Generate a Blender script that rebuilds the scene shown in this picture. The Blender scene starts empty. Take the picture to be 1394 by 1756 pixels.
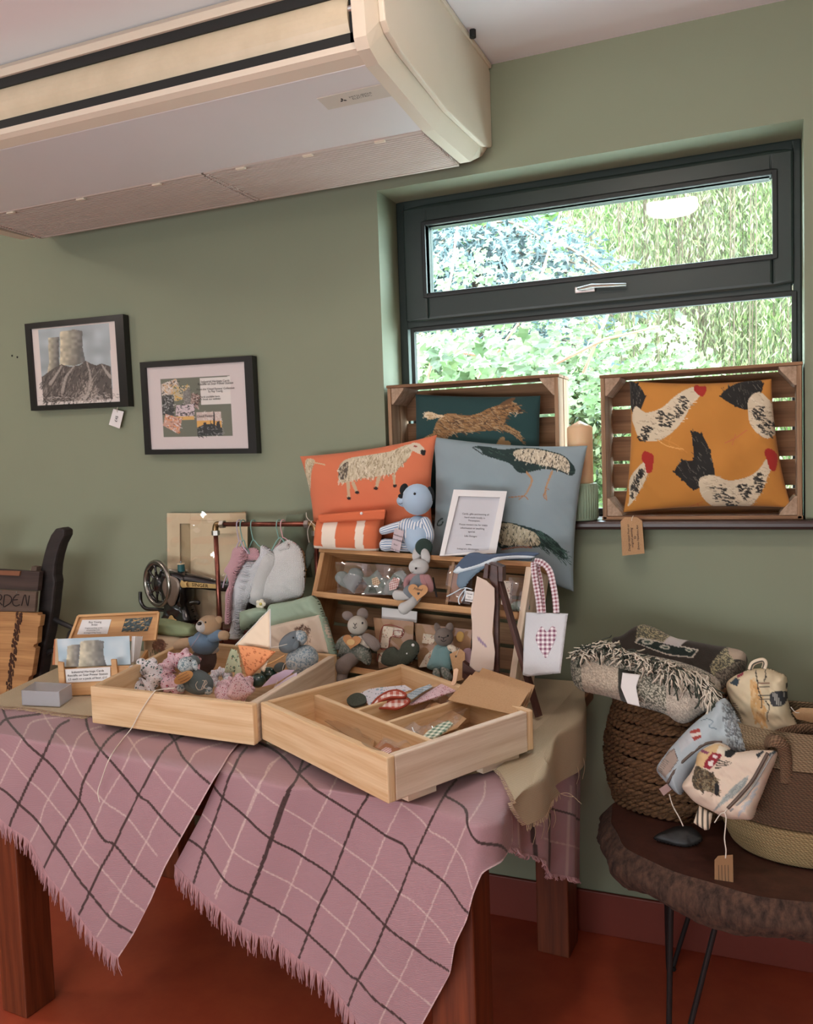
import bpy, math, random
import numpy as np
from mathutils import Matrix, Vector
rnd = random.Random(7); nr = np.random.RandomState(5)
SC = bpy.context.scene
COL = SC.collection
PI = math.pi
# ------------------------------------------------------------------ camera
FPX = 1456.4; PITCH, ROLL, YAW = -.064655, -.034502, -.397766
CAM = np.array([0, 0, 1.45])
_cy, _sy, _cp, _sp, _cr, _sr = math.cos(YAW), math.sin(YAW), math.cos(PITCH), math.sin(PITCH), math.cos(ROLL), math.sin(ROLL)
FW = np.array([_sy*_cp, _cy*_cp, _sp]); _rt = np.array([_cy, -_sy, 0.]); _up = np.cross(_rt, FW)
RT = _cr*_rt + _sr*_up; UP = -_sr*_rt + _cr*_up
cd = bpy.data.cameras.new('camera'); cam = bpy.data.objects.new('camera', cd); COL.objects.link(cam)
cam.matrix_world = Matrix(((RT[0], UP[0], -FW[0], CAM[0]), (RT[1], UP[1], -FW[1], CAM[1]), (RT[2], UP[2], -FW[2], CAM[2]), (0, 0, 0, 1)))
cd.sensor_fit = 'HORIZONTAL'; cd.sensor_width = 36; cd.lens = 36*FPX/1394; cd.clip_start = .02; cd.clip_end = 200
SC.camera = cam
# ------------------------------------------------------------------ world, sun, exposure
wd = bpy.data.worlds.new('world'); SC.world = wd; wd.use_nodes = True
wn = wd.node_tree; bg = wn.nodes['Background']
bg.inputs[0].default_value = (.70, .90, 1, 1); bg.inputs[1].default_value = 27
sd = bpy.data.lights.new('sun', 'SUN'); sun = bpy.data.objects.new('sun', sd); COL.objects.link(sun)
sd.energy = 8; sd.angle = .02; sd.color = (1, .97, .88)
sun.rotation_euler = (math.radians(48), 0, math.radians(-28))
SC.view_settings.view_transform = 'Standard'; SC.view_settings.look = 'None'
SC.view_settings.exposure = -0.27; SC.view_settings.gamma = 1; SC.view_settings.use_curve_mapping = False
LAMP_SPOTS = [(-.37, 1.22, 44), (-3.2, 1.25, 60), (-.6, -.9, 42), (-3.0, -1.3, 36), (2.0, -.4, 26)]
# added fill light behind the camera, aimed up at the ceiling; no window there
ad_ = bpy.data.lights.new('front_fill', 'AREA'); ao_ = bpy.data.objects.new('front_fill', ad_); COL.objects.link(ao_)
ad_.shape = 'RECTANGLE'; ad_.size = 3.6; ad_.size_y = 1.5; ad_.energy = 230; ad_.color = (.93, .96, 1)
ao_.location = (-1.4, -2.55, .95); ao_.rotation_euler = (PI/2+.85, 0, 0)
# ------------------------------------------------------------------ pixel rays -> world points
def ray(x, y): return FW + RT*(x-697)/FPX - UP*(y-878)/FPX
def at_y(x, y, v): d = ray(x, y); return CAM + d*v/d[1]
def at_x(x, y, v): d = ray(x, y); return CAM + d*v/d[0]
def at_z(x, y, v): d = ray(x, y); return CAM + d*(v-1.45)/d[2]
def at_d(x, y, v): d = ray(x, y); return CAM + d*v/np.linalg.norm(d)
def at_pl(x, y, o, n):
    d = ray(x, y); n = np.asarray(n, float); return CAM + d*((np.asarray(o)-CAM)@n)/(d@n)
def pj(p):
    q = np.asarray(p, float)-CAM; z = q@FW; return (697+FPX*(q@RT)/z, 878-FPX*(q@UP)/z)
def nz(v): v = np.asarray(v, float); return v/np.linalg.norm(v)
def V3(*a): return np.array(a, float)
# ------------------------------------------------------------------ materials
def lin(c):
    c = np.asarray(c, float)/255
    return np.where(c <= .04045, c/12.92, ((c+.055)/1.055)**2.4)
def L4(c): return tuple(lin(c)) + (1,)
MT = {}
def mat(name, col, rough=.65, metal=0, kind=None, col2=None, scale=20, bump=.0, bscale=None, vcol=False, var=.06, sheen=0, coat=0, emit=0, alpha=1, spec=.5, sss=0):
    if name in MT: return MT[name]
    m = bpy.data.materials.new(name); m.use_nodes = True; nt = m.node_tree; N = nt.nodes; LK = nt.links.new
    b = N['Principled BSDF']; b.inputs['Roughness'].default_value = rough; b.inputs['Metallic'].default_value = metal
    b.inputs['Specular IOR Level'].default_value = spec
    if sheen: b.inputs['Sheen Weight'].default_value = sheen
    if coat: b.inputs['Coat Weight'].default_value = coat; b.inputs['Coat Roughness'].default_value = .15
    if emit: b.inputs['Emission Color'].default_value = L4(col); b.inputs['Emission Strength'].default_value = emit
    if alpha < 1: b.inputs['Alpha'].default_value = alpha
    if sss: b.inputs['Subsurface Weight'].default_value = sss; b.inputs['Subsurface Scale'].default_value = .01
    tc = N.new('ShaderNodeTexCoord'); uv = tc.outputs['UV']; ob = tc.outputs['Object']
    def mth(op, a, bb=None, c=None):
        n = N.new('ShaderNodeMath'); n.operation = op
        for i, s in enumerate((a, bb, c)):
            if s is None: continue
            if isinstance(s, (int, float)): n.inputs[i].default_value = s
            else: LK(s, n.inputs[i])
        return n.outputs[0]
    def noise(vec, sc, det=3, ro=.55):
        n = N.new('ShaderNodeTexNoise'); n.inputs['Scale'].default_value = sc; n.inputs['Detail'].default_value = det; n.inputs['Roughness'].default_value = ro
        LK(vec, n.inputs['Vector']); return n.outputs['Fac']
    def mapv(vec, s):
        n = N.new('ShaderNodeMapping'); n.inputs['Scale'].default_value = s; LK(vec, n.inputs['Vector']); return n.outputs[0]
    def mix(f, a, c, mode='MIX'):
        n = N.new('ShaderNodeMix'); n.data_type = 'RGBA'; n.blend_type = mode
        for s, i in ((f, 0), (a, 6), (c, 7)):
            if isinstance(s, (int, float)): n.inputs[i].default_value = s
            elif isinstance(s, tuple): n.inputs[i].default_value = s
            else: LK(s, n.inputs[i])
        return n.outputs[2]
    def ramp(f, lo, hi):
        n = N.new('ShaderNodeMapRange'); n.inputs[1].default_value = lo; n.inputs[2].default_value = hi; LK(f, n.inputs[0]); return n.outputs[0]
    if vcol:
        a = N.new('ShaderNodeAttribute'); a.attribute_name = 'Col'; base = a.outputs['Color']
    else: base = L4(col)
    hgt = None
    c2 = L4(col2) if col2 is not None else tuple(lin(np.array(col)*.72)) + (1,)
    if kind == 'wood':
        oi = N.new('ShaderNodeObjectInfo'); ad = N.new('ShaderNodeVectorMath'); ad.operation = 'ADD'
        sc = N.new('ShaderNodeVectorMath'); sc.operation = 'SCALE'; cb = N.new('ShaderNodeCombineXYZ')
        for i in range(3): LK(oi.outputs['Random'], cb.inputs[i])
        LK(cb.outputs[0], sc.inputs[0]); sc.inputs['Scale'].default_value = 13.0
        LK(uv, ad.inputs[0]); LK(sc.outputs[0], ad.inputs[1]); v = ad.outputs[0]
        d = noise(mapv(v, (1.2, 5, 1)), scale*.25, 2)
        g = N.new('ShaderNodeTexWave'); g.wave_type = 'BANDS'; g.bands_direction = 'Y'; g.inputs['Scale'].default_value = scale*.8; g.inputs['Distortion'].default_value = 14; g.inputs['Detail'].default_value = 3; g.inputs['Detail Scale'].default_value = .9
        LK(mapv(v, (.16, 1, 1)), g.inputs['Vector'])
        f2 = noise(mapv(v, (1.5, 45, 1)), scale*.5, 3)
        ff = mth('ADD', mth('MULTIPLY', g.outputs['Fac'], .26), mth('MULTIPLY', f2, .74))
        base = mix(ramp(ff, .28, .8), base, c2)
        vo = N.new('ShaderNodeTexVoronoi'); vo.feature = 'F1'; vo.inputs['Scale'].default_value = scale*.32; LK(mapv(v, (.55, 1, 1)), vo.inputs['Vector'])
        kn = mth('LESS_THAN', vo.outputs['Distance'], .085); kn = mth('MULTIPLY', kn, mth('GREATER_THAN', noise(v, 3, 0), .44))
        base = mix(mth('MULTIPLY', kn, .75), base, tuple(x*.35 for x in c2[:3]) + (1,))
        base = mix(mth('MULTIPLY', ramp(d, .4, .75), .3), base, c2); hgt = ff
        if not bump: bump = .08
    elif kind == 'weave':
        s = N.new('ShaderNodeSeparateXYZ'); LK(uv, s.inputs[0]); k = PI*scale
        a = mth('SINE', mth('MULTIPLY', s.outputs[0], k)); c = mth('SINE', mth('MULTIPLY', s.outputs[1], k))
        hgt = mth('ADD', mth('MULTIPLY', mth('MULTIPLY', a, c), .5), .5)
        hgt = mth('ADD', hgt, mth('MULTIPLY', noise(uv, scale*.9, 2), .5))
        base = mix(ramp(hgt, .2, 1.0), mix(1.0, base, (.74, .74, .74, 1), 'MULTIPLY') if vcol else c2, base)
    elif kind == 'twill':
        s = N.new('ShaderNodeSeparateXYZ'); LK(uv, s.inputs[0])
        a = mth('SINE', mth('MULTIPLY', mth('ADD', s.outputs[0], mth('MULTIPLY', s.outputs[1], 1.9)), PI*scale))
        hgt = mth('ADD', mth('MULTIPLY', a, .5), .5)
        base = mix(mth('MULTIPLY', hgt, .38), base, mix(1.0, base, (.45, .36, .36, 1), 'MULTIPLY'))
        n_ = noise(uv, scale*2.2, 2); base = mix(mth('MULTIPLY', ramp(n_, .5, .75), .35), base, mix(1.0, base, (1.45, 1.4, 1.4, 1), 'MULTIPLY'))
    elif kind == 'knit':
        s = N.new('ShaderNodeSeparateXYZ'); LK(uv, s.inputs[0])
        x = mth('MULTIPLY', s.outputs[0], scale); t = mth('ABSOLUTE', mth('SUBTRACT', mth('FRACT', x), .5))
        y = mth('SINE', mth('MULTIPLY', mth('ADD', mth('MULTIPLY', s.outputs[1], scale*1.3), mth('MULTIPLY', t, 1.6)), 2*PI))
        hgt = mth('ADD', mth('MULTIPLY', y, .35), mth('MULTIPLY', mth('SINE', mth('MULTIPLY', t, 2*PI)), .6))
        base = mix(ramp(hgt, -.3, .3), mix(1.0, base, (.72, .70, .72, 1), 'MULTIPLY'), base)
        if col2 is not None:
            base = mix(ramp(noise(ob, 170, 2, .7), .50, .56), base, c2)
    elif kind == 'rope':
        s = N.new('ShaderNodeSeparateXYZ'); LK(uv, s.inputs[0])
        y = mth('MULTIPLY', s.outputs[1], scale); row = mth('FLOOR', y)
        h1 = mth('ABSOLUTE', mth('SINE', mth('MULTIPLY', y, PI)))
        h2 = mth('SINE', mth('MULTIPLY', mth('ADD', mth('ADD', mth('MULTIPLY', s.outputs[0], scale*.55), mth('MULTIPLY', y, .5)), mth('MULTIPLY', noise(uv, scale*.3), .7)), 2*PI))
        hgt = mth('ADD', mth('MULTIPLY', h1, .6), mth('MULTIPLY', h2, .3))
        base = mix(ramp(hgt, .05, .75), c2, base)
    elif kind == 'spots':
        vo = N.new('ShaderNodeTexVoronoi'); vo.inputs['Scale'].default_value = scale; LK(ob, vo.inputs['Vector'])
        base = mix(mth('LESS_THAN', vo.outputs['Distance'], .33), base, c2)
    elif kind == 'floral':
        for i, (cc, thr, s2) in enumerate([(col2, .30, 1.0), ((60, 84, 80), .22, 1.7), ((176, 66, 70), .17, 1.35)]):
            vo = N.new('ShaderNodeTexVoronoi'); vo.inputs['Scale'].default_value = scale*s2; vo.inputs['Randomness'].default_value = 1
            LK(mapv(ob, (1+.1*i, 1, 1.1)), vo.inputs['Vector'])
            n_ = noise(ob, scale*3, 1); base = mix(mth('LESS_THAN', mth('ADD', vo.outputs['Distance'], mth('MULTIPLY', n_, .25)), thr+.1), base, L4(cc))
    elif kind == 'gingham':
        s = N.new('ShaderNodeSeparateXYZ'); LK(uv, s.inputs[0])
        a = mth('GREATER_THAN', mth('FRACT', mth('MULTIPLY', s.outputs[0], scale)), .5); c = mth('GREATER_THAN', mth('FRACT', mth('MULTIPLY', s.outputs[1], scale)), .5)
        base = mix(mth('MULTIPLY', mth('ADD', a, c), .5), base, c2)
    elif kind == 'stripes':
        s = N.new('ShaderNodeSeparateXYZ'); LK(uv, s.inputs[0])
        base = mix(mth('GREATER_THAN', mth('FRACT', mth('MULTIPLY', s.outputs[0], scale)), .6), base, c2)
    elif kind == 'felt':
        hgt = noise(ob, 900, 3, .7); n_ = noise(ob, scale, 3); base = mix(ramp(n_, .3, .7), base, c2)
    elif kind == 'mottle':
        n_ = noise(mapv(ob, (1, 1, .3)) if 'bark' in name else ob, scale, 4, .65); base = mix(ramp(n_, .35, .68), base, c2); hgt = n_
    if var and not kind == 'mottle':
        n_ = noise(ob, 3.1 if kind != 'leaf' else 60, 3); g = ramp(n_, .25, .75)
        cl = N.new('ShaderNodeCombineColor')
        vv = mth('ADD', mth('MULTIPLY', g, 2*var), 1-var)
        for i in range(3): LK(vv, cl.inputs[i])
        base = mix(1.0, base, cl.outputs[0], 'MULTIPLY')
    if isinstance(base, tuple): b.inputs['Base Color'].default_value = base
    else: LK(base, b.inputs['Base Color'])
    if bump:
        if hgt is None or bscale: 
            hgt = noise(ob, bscale or 300, 3, .6)
        bp = N.new('ShaderNodeBump'); bp.inputs['Strength'].default_value = min(1, bump*3); bp.inputs['Distance'].default_value = .002
        LK(hgt, bp.inputs['Height']); LK(bp.outputs[0], b.inputs['Normal'])
    MT[name] = m; return m
def glassy(name, tint=(255, 255, 255), rough=.03, refl=.10, haze=0):
    if name in MT: return MT[name]
    m = bpy.data.materials.new(name); m.use_nodes = True; nt = m.node_tree; N = nt.nodes; LK = nt.links.new
    for n in list(N): N.remove(n)
    o = N.new('ShaderNodeOutputMaterial'); t = N.new('ShaderNodeBsdfTransparent'); t.inputs[0].default_value = L4(tint)
    g = N.new('ShaderNodeBsdfGlossy'); g.inputs['Roughness'].default_value = rough; mx = N.new('ShaderNodeMixShader')
    lw = N.new('ShaderNodeLayerWeight'); lw.inputs[0].default_value = .35
    mr = N.new('ShaderNodeMapRange'); mr.inputs[3].default_value = refl; mr.inputs[4].default_value = .75; LK(lw.outputs['Facing'], mr.inputs[0])
    pw = N.new('ShaderNodeMath'); pw.operation = 'POWER'; LK(lw.outputs['Facing'], pw.inputs[0]); pw.inputs[1].default_value = 2.5; LK(pw.outputs[0], mr.inputs[0])
    LK(mr.outputs[0], mx.inputs[0]); LK(t.outputs[0], mx.inputs[1]); LK(g.outputs[0], mx.inputs[2])
    if haze:
        df = N.new('ShaderNodeBsdfDiffuse'); df.inputs[0].default_value = (.9, .9, .92, 1); m2 = N.new('ShaderNodeMixShader'); m2.inputs[0].default_value = haze
        LK(mx.outputs[0], m2.inputs[1]); LK(df.outputs[0], m2.inputs[2]); LK(m2.outputs[0], o.inputs[0])
    else: LK(mx.outputs[0], o.inputs[0])
    MT[name] = m; return m
# ------------------------------------------------------------------ mesh builder
class MB:
    def __init__(s): s.v = []; s.f = []; s.u = []; s.c = []; s.n = 0
    def add(s, v, f, uv=None, c=None):
        v = np.asarray(v, float).reshape(-1, 3); k = s.n; s.v.append(v); s.n += len(v)
        if uv is None:
            uv = np.stack([v[:, 0], v[:, 2]+v[:, 1]], 1)
        for fc in f:
            s.f.append([i+k for i in fc])
        s.u.append(np.asarray(uv, float)); s.c.append(np.zeros((len(v), 3)) if c is None else np.asarray(c, float).reshape(-1, 3)*np.ones((len(v), 1)))
        return s
    def hexa(s, p, c=None):
        # p: 8 points, 0-3 bottom loop ccw, 4-7 top loop; each face gets own verts for clean uv
        p = np.asarray(p, float)
        for q in ((0, 3, 2, 1), (4, 5, 6, 7), (0, 1, 5, 4), (1, 2, 6, 5), (2, 3, 7, 6), (3, 0, 4, 7)):
            a, b, cc, d = p[list(q)]; e1 = np.linalg.norm(b-a)+np.linalg.norm(d-cc); e2 = np.linalg.norm(d-a)+np.linalg.norm(cc-b); e1 /= 2; e2 /= 2
            uv = [(0, 0), (e1, 0), (e1, e2), (0, e2)] if e1 >= e2 else [(0, 0), (0, e1), (e2, e1), (e2, 0)]
            o = (q[0]*.37+q[2]*.11); s.add([a, b, cc, d], [(0, 1, 2, 3)], [(x+o, y+o*.7) for x, y in uv], c)
        return s
    def box(s, c, d, R=None, col=None):
        R = np.eye(3) if R is None else np.asarray(R); h = np.asarray(d, float)/2
        P = [np.asarray(c)+R@(h*np.array(k)) for k in ((-1, -1, -1), (1, -1, -1), (1, 1, -1), (-1, 1, -1), (-1, -1, 1), (1, -1, 1), (1, 1, 1), (-1, 1, 1))]
        return s.hexa(P, col)
    def bar(s, a, b, w, h, up=(0, 0, 1), col=None):
        a = np.asarray(a, float); b = np.asarray(b, float); d = nz(b-a); x = nz(np.cross(d, up)); z = np.cross(x, d)
        return s.box((a+b)/2, (np.linalg.norm(b-a), w, h), np.stack([d, x, z], 1), col)
    def tube(s, P, r, n=8, c=None, flat=1, closed=False, ref=(0, 0, 1)):
        P = np.asarray(P, float); m = len(P); r = np.ones(m)*r if np.isscalar(r) else np.asarray(r, float)
        T = np.gradient(P, axis=0) if not closed else np.roll(P, -1, 0)-np.roll(P, 1, 0)
        T /= np.linalg.norm(T, axis=1, keepdims=True)+1e-12; rf = np.asarray(ref, float)
        if abs(T[0]@rf) > .9: rf = np.array([1., 0, 0])
        x = nz(np.cross(T[0], rf)); V = []; U = []; ln = 0
        for i in range(m):
            x = nz(x-T[i]*(x@T[i])); y = np.cross(T[i], x)
            if i: ln += np.linalg.norm(P[i]-P[i-1])
            for k in range(n+1):
                a = 2*PI*k/n; V.append(P[i]+r[i]*(x*math.cos(a)+y*math.sin(a)*flat)); U.append((k/n*2*PI*max(r.max(), 1e-4), ln))
        F = [(i*(n+1)+k, i*(n+1)+k+1, (i+1)*(n+1)+k+1, (i+1)*(n+1)+k) for i in range(m-1) for k in range(n)]
        if closed: F += [((m-1)*(n+1)+k, (m-1)*(n+1)+k+1, k+1, k) for k in range(n)]
        else: F += [list(range(n-1, -1, -1)), [(m-1)*(n+1)+k for k in range(n)]]
        return s.add(V, F, U, c)
    def lathe(s, prof, o, n=24, ax=(0, 0, 1), c=None, ref=(1, 0, 0), sx=1, sy=1):
        z = nz(ax); rf = np.asarray(ref, float); 
        if abs(z@nz(rf)) > .95: rf = np.array([0., 1, 0])
        x = nz(rf-z*(rf@z)); y = np.cross(z, x); o = np.asarray(o, float); V = []; U = []; ln = 0; mr = max(p[0] for p in prof)
        for i, (r, h) in enumerate(prof):
            if i: ln += math.hypot(r-prof[i-1][0], h-prof[i-1][1])
            for k in range(n+1):
                a = 2*PI*k/n; V.append(o+z*h+r*(x*math.cos(a)*sx+y*math.sin(a)*sy)); U.append((k/n*2*PI*mr, ln))
        F = [(i*(n+1)+k, i*(n+1)+k+1, (i+1)*(n+1)+k+1, (i+1)*(n+1)+k) for i in range(len(prof)-1) for k in range(n)]
        return s.add(V, F, U, c)
    def blob(s, o, r, R=None, n=16, c=None, f=None):
        R = np.eye(3) if R is None else np.asarray(R); r = np.ones(3)*r if np.isscalar(r) else np.asarray(r, float); V = []; U = []; m = n*2//3+2
        for i in range(m+1):
            t = PI*i/m
            for k in range(n+1):
                a = 2*PI*k/n; d = np.array([math.sin(t)*math.cos(a), math.sin(t)*math.sin(a), -math.cos(t)])
                q = d*r
                if f: q = f(q, d)
                V.append(np.asarray(o)+R@q); U.append((k/n*2*PI*r.mean(), t*r.mean()))
        F = [(i*(n+1)+k, i*(n+1)+k+1, (i+1)*(n+1)+k+1, (i+1)*(n+1)+k) for i in range(m) for k in range(n)]
        return s.add(V, F, U, c)
    def grid(s, P, c=None, uv=None, flip=False):
        P = np.asarray(P, float); h, w = P.shape[:2]
        if uv is None:
            du = np.linalg.norm(np.diff(P, axis=1), axis=2).mean(0); dv = np.linalg.norm(np.diff(P, axis=0), axis=2).mean(1)
            a = np.concatenate([[0], np.cumsum(du)]); b = np.concatenate([[0], np.cumsum(dv)]); uv = np.stack(np.meshgrid(a, b), 2)
        i = np.arange(h*w).reshape(h, w); q = np.stack([i[:-1, :-1], i[1:, :-1], i[1:, 1:], i[:-1, 1:]], 2).reshape(-1, 4)
        if flip: q = q[:, ::-1]
        return s.add(P.reshape(-1, 3), q.tolist(), np.asarray(uv).reshape(-1, 2), None if c is None else np.asarray(c).reshape(-1, 3))
    def slab(s, pts, off, c=None):
        # flat outline (closed loop of points) given thickness by vector off
        p = np.asarray(pts, float); n = len(p); off = np.asarray(off, float); V = np.concatenate([p, p+off])
        e = nz(p[1]-p[0]); f = nz(np.cross(off, e)); uv = np.stack([(V-p[0])@e, (V-p[0])@f], 1)
        nrm = sum(np.cross(p[i], p[(i+1) % n]) for i in range(n))
        F = [list(range(n)), list(range(2*n-1, n-1, -1))] + [[i, i+n, (i+1) % n+n, (i+1) % n] for i in range(n)]
        return s.add(V, F, uv, c)
WL = {}
def obj(name, mb, m, parent=None, smooth=False, bevel=0, label=None, cat=None, group=None, kind=None, solid=0, sub=0):
    V = np.concatenate(mb.v); 
    if parent is not None: o0 = WL[parent.name]
    else: o0 = np.array([(V[:, 0].min()+V[:, 0].max())/2, (V[:, 1].min()+V[:, 1].max())/2, V[:, 2].min()])
    loc = o0 if parent is None else V.mean(0)
    me = bpy.data.meshes.new(name); me.from_pydata((V-loc).tolist(), [], mb.f); 
    U = np.concatenate(mb.u); ul = me.uv_layers.new(name='UVMap'); li = np.empty(len(me.loops), int); me.loops.foreach_get('vertex_index', li)
    ul.data.foreach_set('uv', U[li].astype(np.float32).ravel())
    ms = m if isinstance(m, list) else [m]
    for x in ms: me.materials.append(x)
    C = np.concatenate(mb.c)
    if C.any():
        ca = me.color_attributes.new('Col', 'FLOAT_COLOR', 'POINT'); ca.data.foreach_set('color', np.concatenate([lin(np.clip(C, 0, 1)*255), np.ones((len(C), 1))], 1).astype(np.float32).ravel())
    me.validate(); me.update()
    if smooth: me.polygons.foreach_set('use_smooth', [True]*len(me.polygons))
    o = bpy.data.objects.new(name, me); COL.objects.link(o); WL[o.name] = np.array(loc, float)
    if parent is not None: o.parent = parent; o.location = Vector((loc-WL[parent.name]).tolist())
    else: o.location = Vector(loc.tolist())
    if smooth == 'w' or bevel:
        if bevel:
            w = o.modifiers.new('weld', 'WELD'); w.merge_threshold = .00005
            b = o.modifiers.new('bevel', 'BEVEL'); b.width = bevel; b.segments = 2; b.limit_method = 'ANGLE'; b.angle_limit = .7
    if solid: so = o.modifiers.new('solidify', 'SOLIDIFY'); so.thickness = solid; so.offset = 0
    if sub: su = o.modifiers.new('subsurf', 'SUBSURF'); su.levels = su.render_levels = sub
    tag(o, label, cat, group, kind); return o
def tag(o, label=None, cat=None, group=None, kind=None):
    for k, v in (('label', label), ('category', cat), ('group', group), ('kind', kind)):
        if v: o[k] = v
    return o
def thing(name, loc, label, cat, group=None, kind=None):
    o = bpy.data.objects.new(name, None); COL.objects.link(o); o.empty_display_size = .05; o.location = Vector([float(x) for x in loc]); WL[o.name] = np.array([float(x) for x in loc])
    return tag(o, label, cat, group, kind)
def text(s, org, xd, yd, size, m, parent, name='lettering', align='CENTER', lift=.0004, shear=0, wid=1, lead=1.0):
    cu = bpy.data.curves.new('t', 'FONT'); cu.body = s; cu.size = size; cu.align_x = align; cu.align_y = 'CENTER'; cu.shear = shear; cu.space_line = lead
    cu.extrude = 0; cu.resolution_u = 2
    t = bpy.data.objects.new('t', cu); COL.objects.link(t); dg = bpy.context.evaluated_depsgraph_get()
    me = bpy.data.meshes.new_from_object(t.evaluated_get(dg)); bpy.data.objects.remove(t); bpy.data.curves.remove(cu)
    V = np.array([list(v.co) for v in me.vertices]); me.name = name
    xd = nz(xd); yd = nz(np.asarray(yd)-xd*(np.asarray(yd)@xd)); n = np.cross(xd, yd); org = np.asarray(org, float)+n*lift
    W = org+V[:, :1]*xd*wid+V[:, 1:2]*yd
    for v, w in zip(me.vertices, W-org): v.co = w
    me.materials.clear(); me.materials.append(m)
    o = bpy.data.objects.new(name, me); COL.objects.link(o); WL[o.name] = org; o.parent = parent; o.location = Vector((org-WL[parent.name]).tolist()); return o
# ------------------------------------------------------------------ printing colours onto a dense mesh
def crom(p, k=8, closed=True):
    p = np.asarray(p, float); n = len(p); out = []
    rng = range(n) if closed else range(n-1)
    for i in rng:
        if closed: a, b, c, d = p[(i-1) % n], p[i], p[(i+1) % n], p[(i+2) % n]
        else: a, b, c, d = p[max(i-1, 0)], p[i], p[i+1], p[min(i+2, n-1)]
        for j in range(k):
            t = j/k; out.append(.5*((2*b)+(c-a)*t+(2*a-5*b+4*c-d)*t*t+(3*b-a-3*c+d)*t**3))
    if not closed: out.append(p[-1])
    return np.array(out)
class Paint:
    def __init__(s, X, Y, base):
        s.X = X.ravel(); s.Y = Y.ravel(); s.sh = X.shape; s.C = np.ones((len(s.X), 3))*np.array(base)/255.
    def inside(s, pts):
        p = np.asarray(pts, float); idx = np.nonzero((s.X >= p[:, 0].min()) & (s.X <= p[:, 0].max()) & (s.Y >= p[:, 1].min()) & (s.Y <= p[:, 1].max()))[0]
        x = s.X[idx]; y = s.Y[idx]; ins = np.zeros(len(idx), bool)
        for i in range(len(p)):
            x1, y1 = p[i-1]; x2, y2 = p[i]
            if y1 == y2: continue
            cnd = ((y1 > y) != (y2 > y)) & (x < (x2-x1)*(y-y1)/(y2-y1)+x1); ins ^= cnd
        return idx[ins]
    def poly(s, pts, col, sm=True, mot=.0):
        p = crom(pts, 6) if sm else np.asarray(pts, float); i = s.inside(p)
        c = np.array(col)/255.; s.C[i] = c*(1+mot*nr.uniform(-1, 1, (len(i), 1))); return p
    def line(s, pts, w, col, sm=True, a=1, w2=None, lim=None):
        p = crom(pts, 5, False) if sm and len(pts) > 2 else np.asarray(pts, float); n = len(p)-1
        for i in range(n):
            ww = w if w2 is None else w+(w2-w)*i/max(n-1, 1); x1, y1 = p[i]; x2, y2 = p[i+1]; h = ww/2
            idx = np.nonzero((s.X > min(x1, x2)-h) & (s.X < max(x1, x2)+h) & (s.Y > min(y1, y2)-h) & (s.Y < max(y1, y2)+h))[0]
            if not len(idx): continue
            dx, dy = x2-x1, y2-y1; t = np.clip(((s.X[idx]-x1)*dx+(s.Y[idx]-y1)*dy)/(dx*dx+dy*dy+1e-9), 0, 1)
            d = np.hypot(s.X[idx]-x1-t*dx, s.Y[idx]-y1-t*dy); j = idx[d < h]
            s.C[j] = s.C[j]*(1-a)+a*np.array(col)/255.
    def ell(s, cx, cy, rx, ry, col, ang=0, mot=0):
        a = np.linspace(0, 2*PI, 24, endpoint=False); c, d = math.cos(ang), math.sin(ang); x = rx*np.cos(a); y = ry*np.sin(a)
        s.poly(np.stack([cx+x*c-y*d, cy+x*d+y*c], 1), col, False, mot)
    def fur(s, pts, cols, n, ln, w=1.2, ang=0, spread=.5, sm=True, a=.85):
        p = crom(pts, 6) if sm else np.asarray(pts, float); i = s.inside(p)
        if not len(i): return
        k = nr.choice(i, n)
        for q in k:
            th = ang+nr.uniform(-spread, spread); l = ln*nr.uniform(.5, 1.2); c = cols[nr.randint(len(cols))]
            s.line([(s.X[q], s.Y[q]), (s.X[q]+l*math.cos(th), s.Y[q]+l*math.sin(th))], w, c, False, a)
    def out(s): return s.C.reshape(s.sh+(3,))
def vnoise(X, Y, sc, seed=0):
    r = np.random.RandomState(seed); g = r.rand(64, 64); x = np.asarray(X)/sc; y = np.asarray(Y)/sc; xi = np.floor(x).astype(int); yi = np.floor(y).astype(int); fx = x-xi; fy = y-yi
    fx = fx*fx*(3-2*fx); fy = fy*fy*(3-2*fy); G = lambda a, b: g[a % 64, b % 64]
    return (G(xi, yi)*(1-fx)+G(xi+1, yi)*fx)*(1-fy)+(G(xi, yi+1)*(1-fx)+G(xi+1, yi+1)*fx)*fy
def bilerp(q, nu, nv, s0=0, s1=1, t0=0, t1=1):
    q = np.asarray(q, float); U, Vv = np.meshgrid(np.linspace(s0, s1, nu), np.linspace(t0, t1, nv))
    P = q[0]*((1-U)*(1-Vv))[..., None]+q[1]*(U*(1-Vv))[..., None]+q[2]*(U*Vv)[..., None]+q[3]*((1-U)*Vv)[..., None]
    return P, U, Vv
def rays(P): return FW+RT*((P[..., 0:1]-697)/FPX)-UP*((P[..., 1:2]-878)/FPX)
def on_plane(P, o, n):
    d = rays(P); n = np.asarray(n, float); return CAM+d*(((np.asarray(o)-CAM)@n)/(d@n))[..., None]
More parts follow.
